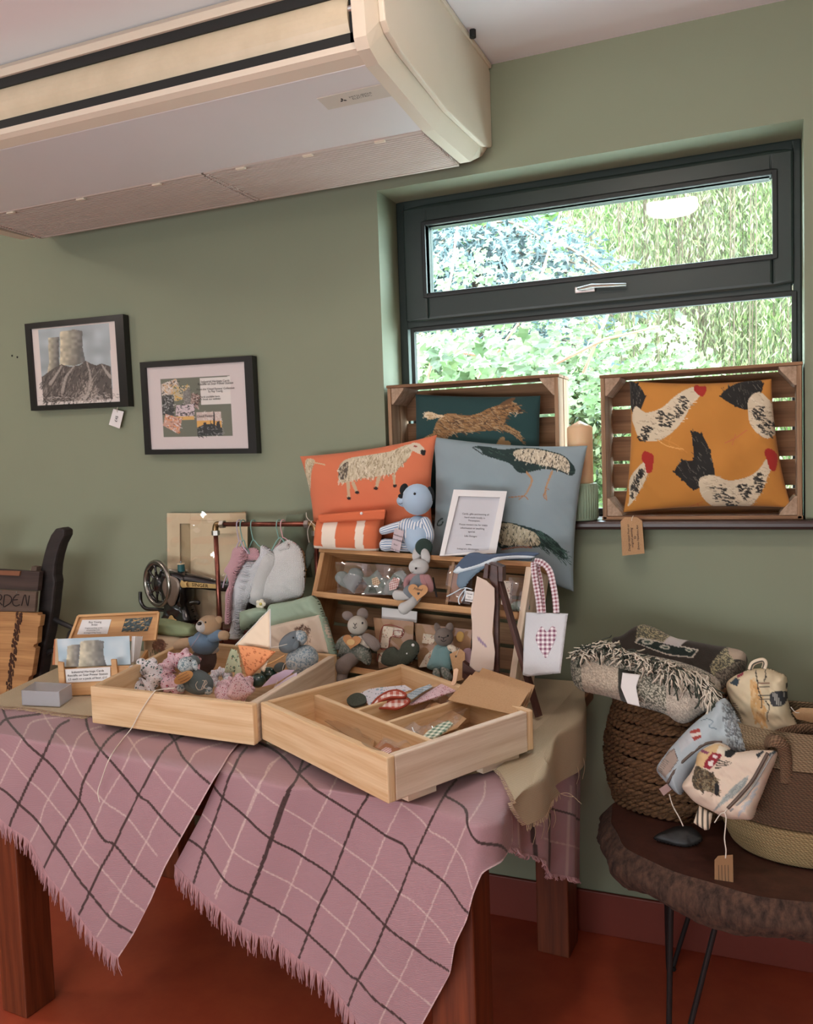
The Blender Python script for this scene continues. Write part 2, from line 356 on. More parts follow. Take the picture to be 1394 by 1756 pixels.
# ================================================================== THE ROOM
YW = 2.489; ZC = 2.592
m_wall = mat('green_wall_paint', (136, 142, 119), .75, var=.03, bump=.02, bscale=90)
m_ceil = mat('white_ceiling_paint', (238, 234, 238), .8, var=.02)
m_floor = mat('red_floor_paint', (186, 84, 54), .42, var=.10, kind='mottle', col2=(168, 70, 46), scale=6, bump=.05)
def struct(name, mb, m, **k): return obj(name, mb, m, kind='structure', **k)
struct('floor', MB().box((-1, .0, -.05), (7.4, 5.6, .1)), m_floor)
struct('ceiling', MB().box((-1, .0, ZC+.05), (7.4, 5.6, .1)), m_ceil)
wx0, wx1, wz0, wz1 = -1.109, .105, 1.243, 2.286
w = MB(); ya, yb = YW, YW+.26
def wallpiece(x0, x1, z0, z1): w.box(((x0+x1)/2, (ya+yb)/2, (z0+z1)/2), (x1-x0, yb-ya, z1-z0))
wallpiece(-4.6, wx0, 0, ZC); wallpiece(wx1, 2.6, 0, ZC); wallpiece(wx0, wx1, 0, wz0-.02); wallpiece(wx0, wx1, wz1, ZC)
wall = struct('wall_back', w, m_wall)
struct('wall_left', MB().box((-4.6, 0, ZC/2), (.1, 5.5, ZC)), m_wall)
struct('wall_right', MB().box((2.6, 0, ZC/2), (.1, 5.5, ZC)), m_wall)
struct('wall_front', MB().box((-1, -2.75, ZC/2), (7.3, .1, ZC)), m_wall)
struct('baseboard_back', MB().box((-1, YW-.006, .065), (7.2, .012, .13)), mat('red_skirting', (118, 46, 32), .5, var=.06), bevel=.003)
mh = mat('hole_black', (25, 22, 20), .9)
for q in ((20.5, 610), (29.5, 612.5)):
    c = at_y(*q, YW-.001); obj('screw_hole', MB().lathe([(0, 0), (.004, 0), (.004, .003), (0, .003)], c, 10, (0, 1, 0)), mh, wall)
# ceiling lamps: round flush discs, glowing
m_lamp = mat('lamp_glow', (255, 232, 205), emit=1, var=0)
for i, (lx, ly, e) in enumerate(LAMP_SPOTS):
    t = thing('ceiling_lamp', (lx, ly, ZC), ['round flush ceiling lamp nearest the window wall above the table', 'round flush ceiling lamp towards the left wall', 'round flush ceiling lamp behind the photographer', 'round flush ceiling lamp in the rear left of the room', 'round flush ceiling lamp in the right of the room'][i], 'lamp', 'round ceiling lamps')
    obj('lamp_housing', MB().lathe([(0, 0), (.09, 0), (.09, -.02), (0, -.02)], (lx, ly, ZC), 32), mat('lamp_white', (225, 222, 216), .5), t, smooth=False)
    mm = mat('lamp_glow_%d' % i, (255, 226, 196), var=0); mm.node_tree.nodes['Principled BSDF'].inputs['Emission Color'].default_value = L4((255, 241, 226)); mm.node_tree.nodes['Principled BSDF'].inputs['Emission Strength'].default_value = e
    obj('lamp_diffuser', MB().lathe([(0, -.075), (.10, -.075), (.112, -.066), (.112, -.03), (.10, -.022), (0, -.022)], (lx, ly, ZC), 32), mm, t)
# ================================================================== THE WINDOW
m_fr = mat('dark_green_frame', (38, 50, 47), .42, var=.04, spec=.5)
m_fr2 = mat('frame_gasket', (26, 30, 30), .5)
FY = 2.649
win = thing('window_1', ((wx0+wx1)/2, FY, wz0), 'dark green framed window with a top opening sash above a fixed pane', None, None, 'structure'); del win['label']
def rect_px(y, x0, y0, x1, y1):
    a = at_y(x0, y0, y); b = at_y(x1, y1, y); return a, b
gu0 = at_y(740, 450, FY+.02); gu1 = at_y(1324, 375, FY+.02)   # sides of upper pane
uzt = at_y(740, 393, FY+.02)[2]; uzb = at_y(742, 507, FY+.02)[2]
gl0 = at_y(718.5, 600, FY+.02); gl1 = at_y(1357, 560, FY+.02); lzt = at_y(719, 572, FY+.02)[2]
def ring(mb, x0, x1, z0, z1, wl, wr, wb, wt, y0, y1):
    for a, b, c, d in ((x0, x0+wl, z0, z1), (x1-wr, x1, z0, z1), (x0+wl, x1-wr, z0, z0+wb), (x0+wl, x1-wr, z1-wt, z1)):
        mb.box(((a+b)/2, (y0+y1)/2, (c+d)/2), (b-a, y1-y0, d-c))
    return mb
ztr = (uzb+lzt)/2-.012
obj('outer_frame', ring(MB(), wx0, wx1, wz0-.01, wz1, .028, .02, .03, .028, FY-.012, FY+.06), m_fr, win, bevel=.004)
obj('transom', MB().box(((wx0+wx1)/2, FY+.024, (lzt+.012+ztr)/2), (wx1-wx0-.05, .07, ztr-lzt-.012)), m_fr, win, bevel=.004)
sx0, sx1, sz0, sz1 = wx0+.028, wx1-.02, ztr-.012, wz1-.028
sash = obj('sash', ring(MB(), sx0, sx1, sz0, sz1, gu0[0]-sx0, sx1-gu1[0], uzb-sz0-.006, sz1-uzt, FY-.028, FY+.04), m_fr, win, bevel=.007)
obj('glazing_bead', ring(MB(), gu0[0]-.014, gu1[0]+.014, uzb-.014, uzt+.014, .014, .014, .014, .014, FY-.034, FY+.0), m_fr2, sash, bevel=.003)
obj('fixed_bead', ring(MB(), gl0[0]-.014, gl1[0]+.014, wz0+.01, lzt+.014, .014, .014, .02, .014, FY-.02, FY+.0), m_fr2, win, bevel=.003)
gl = glassy('window_glass', refl=.025, rough=.0)
obj('pane', MB().box(((gu0[0]+gu1[0])/2, FY+.02, (uzb+uzt)/2), (gu1[0]-gu0[0], .004, uzt-uzb)), gl, win)
obj('pane', MB().box(((gl0[0]+gl1[0])/2, FY+.02, (wz0+.02+lzt)/2), (gl1[0]-gl0[0], .004, lzt-wz0-.02)), gl, win)
mchr = mat('chrome', (225, 225, 225), .32, metal=1, var=0)
a = at_y(990, 495, FY-.05); b = at_y(1074, 488.5, FY-.05)
hd = MB(); hd.tube([a, a+(b-a)*.12, a+(b-a)*.3+V3(0, -.004, .004), b+V3(0, -.004, 0)], [.006, .010, .009, .007], 10, flat=.7)
hh = obj('handle', hd, mchr, win, smooth=True)
obj('handle_plate', MB().box(a+(b-a)*.14+V3(0, .016, -.001), (.062, .01, .02)), mchr, hh, bevel=.003)
# dark timber sill nosing
m_sill = mat('dark_sill_paint', (58, 40, 36), .35, var=.05)
sl = MB(); sl.box(((wx0+wx1)/2+.015, (FY+2.45)/2-.005, 1.236), (wx1-wx0+.05, FY-2.45+.01, .026)); 
sl.box((.45, 2.4725, 1.236), (.7, .035, .026)); sl.box((-.75, 2.4725, 1.236), (.75, .035, .026))
struct('trim_1', sl, m_sill, bevel=.009)
# ================================================================== AIR CONDITIONER
ac = thing('air_conditioner', (-1.55, 2.1, 2.28), 'long cream ceiling air conditioner with wide grey underside panel and black air slots', 'air conditioner')
m_ac = mat('aged_cream_plastic', (222, 208, 188), .45, var=.03); m_acg = mat('silver_underside', (226, 220, 220), .38, var=.02, metal=.15)
m_blk = mat('slot_black', (24, 26, 25), .6); m_lou = mat('yellowed_louvre', (214, 198, 170), .35, kind='mottle', col2=(203, 187, 158), scale=9)
X0, X1 = -2.42, -.79; XE = -.73
def prof(pts, xa, xb): return [(V3(xa, y, z), V3(xb, y, z)) for y, z in pts]
def extr(pts, xa, xb, pts2=None):
    mb = MB(); n = len(pts); pts2 = pts2 or pts
    A = [V3(xa, *p) for p in pts]; B = [V3(xb, *p) for p in pts2]
    mb.add(A, [list(range(n))]); mb.add(B, [list(range(n-1, -1, -1))])
    for i in range(n):
        j = (i+1) % n; l = np.linalg.norm(A[i]-A[j]); mb.add([A[i], B[i], B[j], A[j]], [(0, 1, 2, 3)], [(0, 0), (xb-xa, 0), (xb-xa, l), (0, l)])
    return mb
P_front = [(1.70, 2.333), (1.667, 2.57), (1.69, 2.59), (2.44, 2.59), (2.44, 2.34), (2.37, 2.285), (2.08, 2.281), (1.745, 2.310), (1.71, 2.322)]
obj('housing', extr([(1.735, 2.34), (1.735, 2.46), (1.86, 2.588), (2.44, 2.588), (2.44, 2.34), (2.37, 2.30), (2.08, 2.295), (1.76, 2.33)], X0, X1), m_blk, ac)
# underside panel and lip
obj('underside_panel', extr([(1.748, 2.3085), (2.078, 2.279), (2.078, 2.293), (1.748, 2.323)], X0, X1-.003), m_acg, ac, bevel=.002)
obj('front_lip', extr([(1.696, 2.336), (1.70, 2.324), (1.712, 2.316), (1.745, 2.3085), (1.75, 2.322), (1.72, 2.345)], X0, X1), m_ac, ac)
# louvre between two black slots: convex blade
def zf(x, y): return at_y(x, y, 1.69)[2]
lz = [zf(0, 222), zf(0, 204), zf(0, 147), zf(0, 131), zf(0, 114)]
bl = [(1.705-.014*math.sin(PI*t), lz[1]+(lz[2]-lz[1])*t) for t in np.linspace(0, 1, 9)] + [(1.73, lz[2]), (1.73, lz[1])]
obj('louvre', extr(bl, X0, X1-.018), m_lou, ac, smooth=False)
obj('louvre_pivot', MB().lathe([(0, 0), (.007, 0), (.007, .014), (0, .014)], (X1-.018, 1.70, lz[1]+.05), 12, (1, 0, 0)), mchr, ac)
obj('top_rail', extr([(1.692, lz[3]), (1.700, lz[4]), (1.85, 2.588), (1.95, 2.588), (1.74, lz[3])], X0, X1), m_ac, ac)
for a_, b_ in ((2.334, lz[1]+.001), (lz[2]-.001, lz[3])): obj('air_slot', extr([(1.699, a_), (1.699, b_), (1.73, b_), (1.73, a_)], X0, X1), m_blk, ac)
obj('air_slot', extr([(1.699, 2.334), (1.699, lz[3]), (1.73, lz[3]), (1.73, 2.334)], X1-.016, X1), m_blk, ac)
# end cap: chamfered
cy_, cz_ = 2.07, 2.45
P_in = [(1.715, 2.375), (1.69, 2.56), (1.69, 2.588), (2.46, 2.588), (2.487, 2.57), (2.487, 2.355), (2.41, 2.335), (2.10, 2.322), (1.80, 2.345), (1.735, 2.36)]
P_out = [(1.685, 2.338), (1.66, 2.56), (1.67, 2.588), (2.46, 2.588), (2.487, 2.56), (2.487, 2.335), (2.37, 2.283), (2.08, 2.275), (1.745, 2.303), (1.70, 2.318)]
cap = obj('end_cap', extr(P_out, X1-.002, -.762), m_ac, ac)
obj('cap_bevel', extr(P_out, -.762, -.745, P_in), m_ac, cap)
obj('side_panel', extr(P_in, -.7455, XE), m_ac, ac, bevel=.004)
capl = obj('end_cap', extr(P_out, X0-.05, X0+.002), m_ac, ac)
obj('ceiling_flange', MB().box((-.733, 2.12, 2.583), (.02, .72, .012)), m_ac, ac, bevel=.002)
obj('bracket_bolt', MB().lathe([(0, 0), (.009, 0), (.009, .02), (0, .02)], (-.712, 2.27, 2.572), 8), m_blk, ac)
# inlet grille: fine louvre ribs, two removable halves
m_gr = mat('grille_plastic', (196, 180, 170), .6, var=.05)
xm = at_z(357, 301, 2.281)[0]
gx = [(X0+.04, xm-.004), (xm+.004, X1-.006)]
for a_, b_ in gx:
    g = obj('grille', MB().box(((a_+b_)/2, 2.225, 2.289), (b_-a_, .28, .004)), mat('grille_dark', (120, 106, 98), .8), ac)
    fr = MB(); fr.box(((a_+b_)/2, 2.086, 2.283), (b_-a_, .012, .012)); fr.box(((a_+b_)/2, 2.368, 2.283), (b_-a_, .01, .012)); obj('grille_frame', fr, m_gr, g)
    n_ = 20
    for i in range(n_):
        y = 2.098+.262*(i+.5)/n_
        s_ = MB(); s_.box(((a_+b_)/2, y, 2.282), (b_-a_, .0085, .008)); obj('rib', s_, m_gr, g)
    for k in range(22):
        pass
    for xx in (a_+.004, b_-.004):
        for k in range(26): obj('edge_tooth', MB().box((xx, 2.095+k*.0105, 2.277), (.009, .005, .006)), m_gr, g)
    for fx in (.18, .5, .82): 
        c = V3(a_+(b_-a_)*fx, 2.088, 2.275); obj('catch', MB().box(c, (.03, .012, .006)), m_ac, g, bevel=.002)
# maker's plate
po = V3(0, 2.078, 2.279); pn = nz([0, .0295, .33]); 
q = [at_pl(x, y, po, pn) for x, y in ((543, 168), (663, 141), (680, 162), (563, 187))]
dn = -pn*.002
pl_ = obj('name_plate', MB().slab([p_-pn*.0002 for p_ in q], dn), mat('plate_cream', (206, 196, 184), .4, var=0), ac, bevel=.0006)
xd = nz(q[1]-q[0]); yd = np.cross(-pn, xd); yd = -yd if yd@(q[0]-q[3]) < 0 else yd
ctr = sum(q)/4+dn; mink = mat('black_print', (38, 34, 34), .6, var=0)
text('MITSUBISHI\nELECTRIC', ctr+xd*.012, xd, yd, .011, mink, pl_, lead=.85, wid=1.05)
lo = MB(); lc = ctr-xd*.036+dn*.2
for k in range(3):
    an = PI/2+k*2*PI/3; d1 = xd*math.cos(an)+yd*math.sin(an); s1 = xd*math.cos(an+PI/2)+yd*math.sin(an+PI/2)
    lo.slab([lc, lc+d1*.005+s1*.003, lc+d1*.010, lc+d1*.005-s1*.003], dn*.2)
obj('logo', lo, mink, pl_)
# ================================================================== OUTSIDE: trees beyond the glass
struct('ground', MB().box((0, 10, -.32), (40, 14.4, .1)), mat('pale_bounce_ground', (176, 178, 172), .9, kind='mottle', col2=(196, 196, 190), scale=30))  # unseen ground, made pale to bounce light up onto the window reveal
def leafmb(pts, dirs, ln, wd, droop=0, cols=None):
    n = len(pts); d = dirs/np.linalg.norm(dirs, axis=1, keepdims=True); r = nr.normal(size=(n, 3)); s = np.cross(d, r); s /= np.linalg.norm(s, axis=1, keepdims=True)
    L_ = (ln*nr.uniform(.6, 1.2, n))[:, None]; W_ = (wd*nr.uniform(.7, 1.2, n))[:, None]
    V = np.stack([pts, pts+d*L_*.45+s*W_*.5, pts+d*L_, pts+d*L_*.45-s*W_*.5], 1).reshape(-1, 3)
    F = (np.arange(n*4).reshape(n, 4)).tolist(); mb = MB(); 
    if cols is None: cols = np.array([[.5, .6, .3]])
    C = cols[nr.randint(len(cols), size=n)]*nr.uniform(.42, .74, (n, 1)); mb.add(V, F, None, np.repeat(C, 4, 0)); return mb
def leafmat(name):
    m = mat(name, (0, 0, 0), .55, vcol=True, var=0); nt = m.node_tree; b = nt.nodes['Principled BSDF']
    tr = nt.nodes.new('ShaderNodeBsdfTranslucent'); mx = nt.nodes.new('ShaderNodeMixShader'); mx.inputs[0].default_value = .35
    at = [n for n in nt.nodes if n.type == 'ATTRIBUTE'][0]; nt.links.new(at.outputs[0], tr.inputs[0]); o = nt.nodes['Material Output']
    nt.links.new(b.outputs[0], mx.inputs[1]); nt.links.new(tr.outputs[0], mx.inputs[2]); nt.links.new(mx.outputs[0], o.inputs[0]); return m
ml = leafmat('leaf_green'); mbark = mat('bark', (96, 80, 62), .9, kind='mottle', col2=(70, 58, 46), scale=14)
def trunk(base, top, r, parent, nm='trunk'): obj(nm, MB().tube([base, (np.array(base)+top)/2+V3(.05, 0, 0), top], [r, r*.8, r*.5], 8), mbark, parent, smooth=True)
# weeping willow
YL = 9.6
wil = thing('weeping_willow', (-.8, YL+.5, -.27), 'weeping willow with curtains of hanging yellow green strands seen at right through window', 'tree')
trunk((-.8, YL+.8, -.27), V3(-.7, YL+.8, 5.6), .3, wil)
P_, D_ = [], []
tw = MB()
for i in range(620):
    x = rnd.uniform(-1.85, 1.6); y = YL+rnd.uniform(-.9, .5); zt = rnd.uniform(4.7, 6.0); zb = rnd.uniform(.4, 2.2); 
    if x < -1.3 and rnd.random() < .5: zb += .8
    if i % 5 == 0: tw.tube([(x, y, zt), (x+.03, y, (zt+zb)/2), (x, y, zb)], .006, 3)
    n = int((zt-zb)/.04); z = np.linspace(zt, zb, n); ph = rnd.uniform(0, 6)
    px = x+.05*np.sin(z*2.2+ph)+nr.uniform(-.03, .03, n); P_.append(np.stack([px, y+nr.uniform(-.03, .03, n), z], 1)); D_.append(np.stack([nr.normal(0, .45, n), nr.normal(0, .45, n), -np.ones(n)], 1))
P_ = np.concatenate(P_); D_ = np.concatenate(D_)
obj('foliage', leafmb(P_, D_, 0.085, .018, cols=np.array([(200, 206, 142), (180, 194, 122), (216, 218, 162), (150, 166, 104)])/255.), ml, wil, kind='stuff')
obj('twigs', tw, mbark, wil, kind='stuff')
# blue cedar
sp = thing('blue_cedar', (-2.4, 7.6, -.27), 'blue grey cedar with drooping needle branches seen at left through the window', 'tree')
trunk((-2.4, 7.6, -.27), V3(-2.4, 7.6, 3.4), .12, sp)
P_, D_ = [], []; br = MB()
for i in range(120):
    z0 = rnd.uniform(1.6, 3.55); a = rnd.uniform(-3.6, .4); ln = rnd.uniform(.7, 1.35)*(1.25 if math.cos(a) > 0 else 1); d = V3(math.cos(a), math.sin(a)*.6, 0)
    t = np.linspace(0, 1, 9); c = np.array([V3(-2.4, 7.6, z0)+d*ln*k+V3(0, 0, .25*k-.75*k*k) for k in t]); 
    if i % 2 == 0: br.tube(c, .012, 4)
    n = 150; k = nr.uniform(.1, 1, n); base = V3(-2.4, 7.6, z0)+d*ln*k[:, None]+np.stack([0*k, 0*k, .25*k-.75*k*k], 1)+nr.normal(0, .05, (n, 3)); P_.append(base); D_.append(nr.normal(0, .6, (n, 3))+d*.8+V3(0, 0, -.3))
obj('foliage', leafmb(np.concatenate(P_), np.concatenate(D_), .11, .028, cols=np.array([(128, 158, 160), (150, 176, 178), (104, 134, 136), (170, 190, 184)])/255.), ml, sp, kind='stuff')
obj('branches', br, mbark, sp, kind='stuff')
# leafy hedge far behind
hg = thing('hedge', (-1.5, 12, -.27), 'tall leafy hedge far behind the willow and cedar', 'hedge')
hb = MB(); hb.box((-1.5, 13.2, 2.9), (15, .8, 6.4)); obj('inner_mass', hb, mat('hedge_dark', (70, 96, 44), .95, kind='mottle', col2=(96, 128, 58), scale=5), hg)
n = 16000; P_ = np.stack([nr.uniform(-8, 4, n), 12.6+nr.uniform(-.5, .1, n), nr.uniform(-.2, 6.3, n)], 1)
obj('foliage', leafmb(P_, nr.normal(0, 1, (n, 3)), .16, .09, cols=np.array([(120, 158, 70), (150, 186, 90), (98, 138, 62)])/255.), ml, hg, kind='stuff')
# nearby lobed-leaf shrub with pinkish stems
def lobed(mb, c, s, nrm, up, col):
    n_ = nz(nrm); u = nz(np.cross(up, n_)); v = np.cross(n_, u); pts = []
    for k in range(11):
        a = -PI/2+2*PI*k/11; r = s*(1.0 if k % 2 else .62)*(.55 if k in (0,) else 1); pts.append(c+u*r*math.cos(a)+v*r*math.sin(a)+n_*.1*s*math.cos(3*a))
    mb.add(pts, [list(range(11))], None, np.array(col)*rnd.uniform(.45, .74))
lc_ = [(.60, .72, .46), (.70, .82, .56), (.50, .64, .38), (.78, .87, .66)]
def shrub(name, label, boxes, stems, seed):
    t = thing(name, boxes[0][0], label, 'shrub'); t.location.z = -.27; WL[t.name] = np.array([*WL[t.name][:2], -.27]); lf = MB(); r = random.Random(seed)
    for (c, ext, n, s) in boxes:
        for i in range(n):
            p = np.array(c)+V3(r.uniform(-1, 1)*ext[0], r.uniform(-1, 1)*ext[1], r.uniform(-1, 1)*ext[2])
            lobed(lf, p, s*r.uniform(.6, 1.2), (r.gauss(0, .5), -1+r.gauss(0, .3), .7+r.gauss(0, .4)), (r.gauss(0, .4), 0, 1), r.choice(lc_))
    obj('foliage', lf, ml, t, kind='stuff'); sm = MB()
    for a, b in stems: sm.tube([a, (np.array(a)+b)/2+V3(.04, 0, .05), b], [.009, .007, .004], 5)
    obj('stems', sm, mat('pink_stem', (176, 112, 92), .7), t, kind='stuff'); return t
def W(x, y, Y): return at_y(x, y, Y)
def bx(x0, y0, x1, y1, Y, dy, n, s):
    a = W(x0, y0, Y); b = W(x1, y1, Y); return ((a+b)/2, (abs(b-a)[0]/2, dy, abs(b-a)[2]/2), n, s)
st = [(W(735, 640, 4.0), W(790, 330, 4.0)), (W(860, 650, 4.1), W(965, 350, 4.1)), (W(820, 650, 4.0), W(900, 540, 4.0)), (W(920, 640, 4.2), W(1130, 560, 4.2)), (W(1000, 640, 4.3), W(1060, 470, 4.3)), (W(760, 600, 4), W(880, 660, 4)), ((-1.45, 4.1, -.27), W(860, 650, 4.1)), ((-1.75, 4.0, -.27), W(735, 640, 4.0)), ((-1.1, 4.2, -.27), W(920, 640, 4.2))]
shrub('leafy_shrub', 'bright green shrub with lobed leaves and pinkish stems close outside the window', [bx(700, 600, 960, 720, 3.8, .3, 420, .042), bx(720, 450, 850, 640, 4.3, .3, 300, .028), bx(840, 470, 1010, 620, 4.4, .3, 420, .025), bx(960, 570, 1190, 700, 4.5, .3, 480, .027), bx(720, 390, 1000, 480, 4.4, .3, 90, .024)], st, 3)
n = 14000; A_ = W(700, 360, 5.5); B_ = W(1230, 720, 5.5)
bush = thing('garden_bush', (A_[0], 5.5, -.27), 'dense light green bush behind the lobed-leaf shrub', 'bush')
P_ = np.stack([nr.uniform(A_[0], B_[0], n), 5.5+nr.uniform(-.3, .3, n), nr.uniform(0, 1, n)], 1); top = 2.1+.35*vnoise(P_[:, 0]*10, P_[:, 0]*0, 4)-.25*(P_[:, 0]-A_[0])/(B_[0]-A_[0]); P_[:, 2] = .8+(top-.8)*P_[:, 2]**.6
obj('foliage', leafmb(P_, nr.normal(0, 1, (n, 3)), 0.07, .04, cols=np.array([(172, 200, 128), (144, 176, 102), (198, 218, 158)])/255.), ml, bush, kind='stuff')
trunk(V3(A_[0]+.5, 5.5, -.27), V3(A_[0]+.5, 5.5, 1.6), .05, bush, 'stem')
# ================================================================== placing helpers
class Fr:
    def __init__(s, o, n): s.o = np.asarray(o, float); s.n = nz(n); s.n = s.n if s.n@(CAM-s.o) > 0 else -s.n
    def pt(s, x, y, off=0): return at_pl(x, y, s.o+s.n*off, s.n)
    def arr(s, P, off=0): return on_plane(P, s.o+s.n*off, s.n)
    def sc(s, x, y, off=0): return float((s.pt(x, y, off)-CAM)@FW)/FPX
def FY_(Y): return Fr((0, Y, 1), (0, -1, 0))
def coons(top, bot, left, right, nu, nv):
    def rs(p, n):
        p = np.asarray(p, float); l = np.concatenate([[0], np.cumsum(np.linalg.norm(np.diff(p, axis=0), axis=1))]); t = np.linspace(0, l[-1], n)
        return np.stack([np.interp(t, l, p[:, 0]), np.interp(t, l, p[:, 1])], 1)
    T, B = rs(top, nu), rs(bot, nu); L_, R_ = rs(left, nv), rs(right, nv); s = np.linspace(0, 1, nu)[None, :, None]; t = np.linspace(0, 1, nv)[:, None, None]
    return (1-t)*T[None]+t*B[None]+(1-s)*L_[:, None]+s*R_[:, None]-((1-s)*(1-t)*T[0]+s*(1-t)*T[-1]+(1-s)*t*B[0]+s*t*B[-1])
def smooth_grid(P, it):
    P = P.copy()
    for _ in range(it):
        Q = P.copy(); Q[1:-1, 1:-1] = (P[:-2, 1:-1]+P[2:, 1:-1]+P[1:-1, :-2]+P[1:-1, 2:])/4; Q[0, 1:-1] = (P[0, :-2]+P[0, 2:])/2; Q[-1, 1:-1] = (P[-1, :-2]+P[-1, 2:]+P[-1, 1:-1]*2)/4; Q[1:-1, 0] = (P[:-2, 0]+P[2:, 0]+2*P[1:-1, 0])/4; Q[1:-1, -1] = (P[:-2, -1]+P[2:, -1]+2*P[1:-1, -1])/4
        P = .5*P+.5*Q
    return P
def pblob(name, fr, x, y, rx, ry, m, parent, ang=0, off=0, dz=1.0, n=16, f=None, **k):
    sc = fr.sc(x, y, off); a = math.radians(ang); ex = RT*math.cos(a)-UP*math.sin(a); ey = RT*math.sin(a)+UP*math.cos(a)
    mb = MB().blob(fr.pt(x, y, off), (rx*sc, dz*min(rx, ry)*sc, ry*sc), np.stack([ex, FW, ey], 1), n, f=f); return obj(name, mb, m, parent, smooth=True, **k)
def plimb(name, fr, pts, rad, m, parent, off=0, offs=None, n=10, flat=1, **k):
    o_ = offs or [off]*len(pts); P = np.array([fr.pt(x, y, o_[i]) for i, (x, y) in enumerate(pts)]); r = np.array(rad if hasattr(rad, '__len__') else [rad]*len(pts), float)*fr.sc(*pts[0])
    if len(pts) > 2:
        P = crom(P, 5, False); r = np.interp(np.linspace(0, 1, len(P)), np.linspace(0, 1, len(r)), r)
    d0 = nz(P[0]-P[1])*r[0]; d1 = nz(P[-1]-P[-2])*r[-1]
    P = np.concatenate([[P[0]+d0*.9, P[0]+d0*.6], P, [P[-1]+d1*.6, P[-1]+d1*.9]]); r = np.concatenate([[r[0]*.3, r[0]*.8], r, [r[-1]*.8, r[-1]*.3]])
    return obj(name, MB().tube(P, r, n, flat=flat, ref=FW), m, parent, smooth=True, **k)
def pwire(name, fr, pts, w, m, parent, off=0, offs=None, closed=False, n=6, **k):
    o_ = offs or [off]*len(pts); P = np.array([fr.pt(x, y, o_[i]) for i, (x, y) in enumerate(pts)]); P = crom(P, 6, closed)
    return obj(name, MB().tube(P, w, n, closed=closed, ref=FW), m, parent, smooth=True, **k)
def ppoly(name, fr, pts, th, m, parent=None, off=0, sm=False, bevel=0, **k):
    p = crom(pts, 5) if sm else np.asarray(pts, float); P = np.array([fr.pt(x, y, off) for x, y in p]); return obj(name, MB().slab(P, -fr.n*th), m, parent, bevel=bevel, **k)
def ptext(s, fr, x, y, px, m, parent, dx=(1, 0), off=0, **k):
    o = fr.pt(x, y, off); xd = fr.pt(x+dx[0]*10, y+dx[1]*10, off)-o; yd = np.cross(fr.n, nz(xd)); return text(s, o, xd, yd, px*fr.sc(x, y, off), m, parent, **k)
def psheet(name, fr, q, m, parent=None, step=1.5, paint=None, base=(200, 200, 200), off=0, wav=0, th=.0015, bd=None, **k):
    if bd is None:
        q = np.asarray(q, float); nu = max(4, int(np.linalg.norm(q[1]-q[0])/step)); nv = max(4, int(np.linalg.norm(q[3]-q[0])/step)); P, U, Vv = bilerp(q, nu, nv)
    else: P = coons(*bd, 60, 60) if step is None else coons(*bd, int(step), int(step))
    W_ = fr.arr(P, off)
    if wav: W_ = W_+fr.n*(wav*(vnoise(P[..., 0], P[..., 1], 17, 3)-.5)*2)[..., None]
    C = None
    if paint is not None: pp = Paint(P[..., 0], P[..., 1], base); paint(pp); C = pp.out()
    return obj(name, MB().grid(W_, C), m, parent, smooth=True, solid=th, **k)
def pillow(name, fr, q, th, m, parent=None, step=1.4, pinch=.05, paint=None, base=(128, 128, 128), wr=.12, off=0, seed=1, pw=.42, lump=None, **k):
    q = np.asarray(q, float); nu = int(max(np.linalg.norm(q[1]-q[0]), np.linalg.norm(q[2]-q[3]))/step)+3; nv = int(max(np.linalg.norm(q[3]-q[0]), np.linalg.norm(q[2]-q[1]))/step)+3
    def surf(nu, nv, sgn):
        U, Vv = np.meshgrid(np.linspace(-1, 1, nu), np.linspace(-1, 1, nv)); u = (U*(1-pinch*(1-Vv**2))+1)/2; v = (Vv*(1-pinch*(1-U**2))+1)/2
        P = q[0]*((1-u)*(1-v))[..., None]+q[1]*(u*(1-v))[..., None]+q[2]*(u*v)[..., None]+q[3]*((1-u)*v)[..., None]
        pr = (np.clip((1-U**2), 0, 1)*np.clip(1-Vv**2, 0, 1))**pw
        w1 = vnoise(P[..., 0]*1.0+P[..., 1]*.4, P[..., 1]*.6-P[..., 0]*.2, 46, seed)-.5; w2 = vnoise(P[..., 0]-P[..., 1], (P[..., 0]+P[..., 1])*.35, 15, seed+5)-.5
        e_ = np.clip(1.15-np.minimum(1-abs(U), 1-abs(Vv))*3, 0, 1)
        W_ = fr.arr(P, off)+fr.n*(sgn*th*pr*(1+wr*w1*2)+sgn*th*wr*.55*w2*pr**.5*(.4+e_))[..., None]
        return P, W_
    P, Wf = surf(nu, nv, 1); C = None
    if paint is not None or m.name.endswith('_print'):
        pp = Paint(P[..., 0], P[..., 1], base); 
        if paint: paint(pp)
        C = pp.out()
    mb = MB().grid(Wf, C, flip=False); Pb, Wb = surf(24, 24, -1); mb.grid(Wb, None if C is None else np.ones(Wb.shape)*np.array(base)/255., flip=True)
    return obj(name, mb, m, parent, smooth=True, **k)
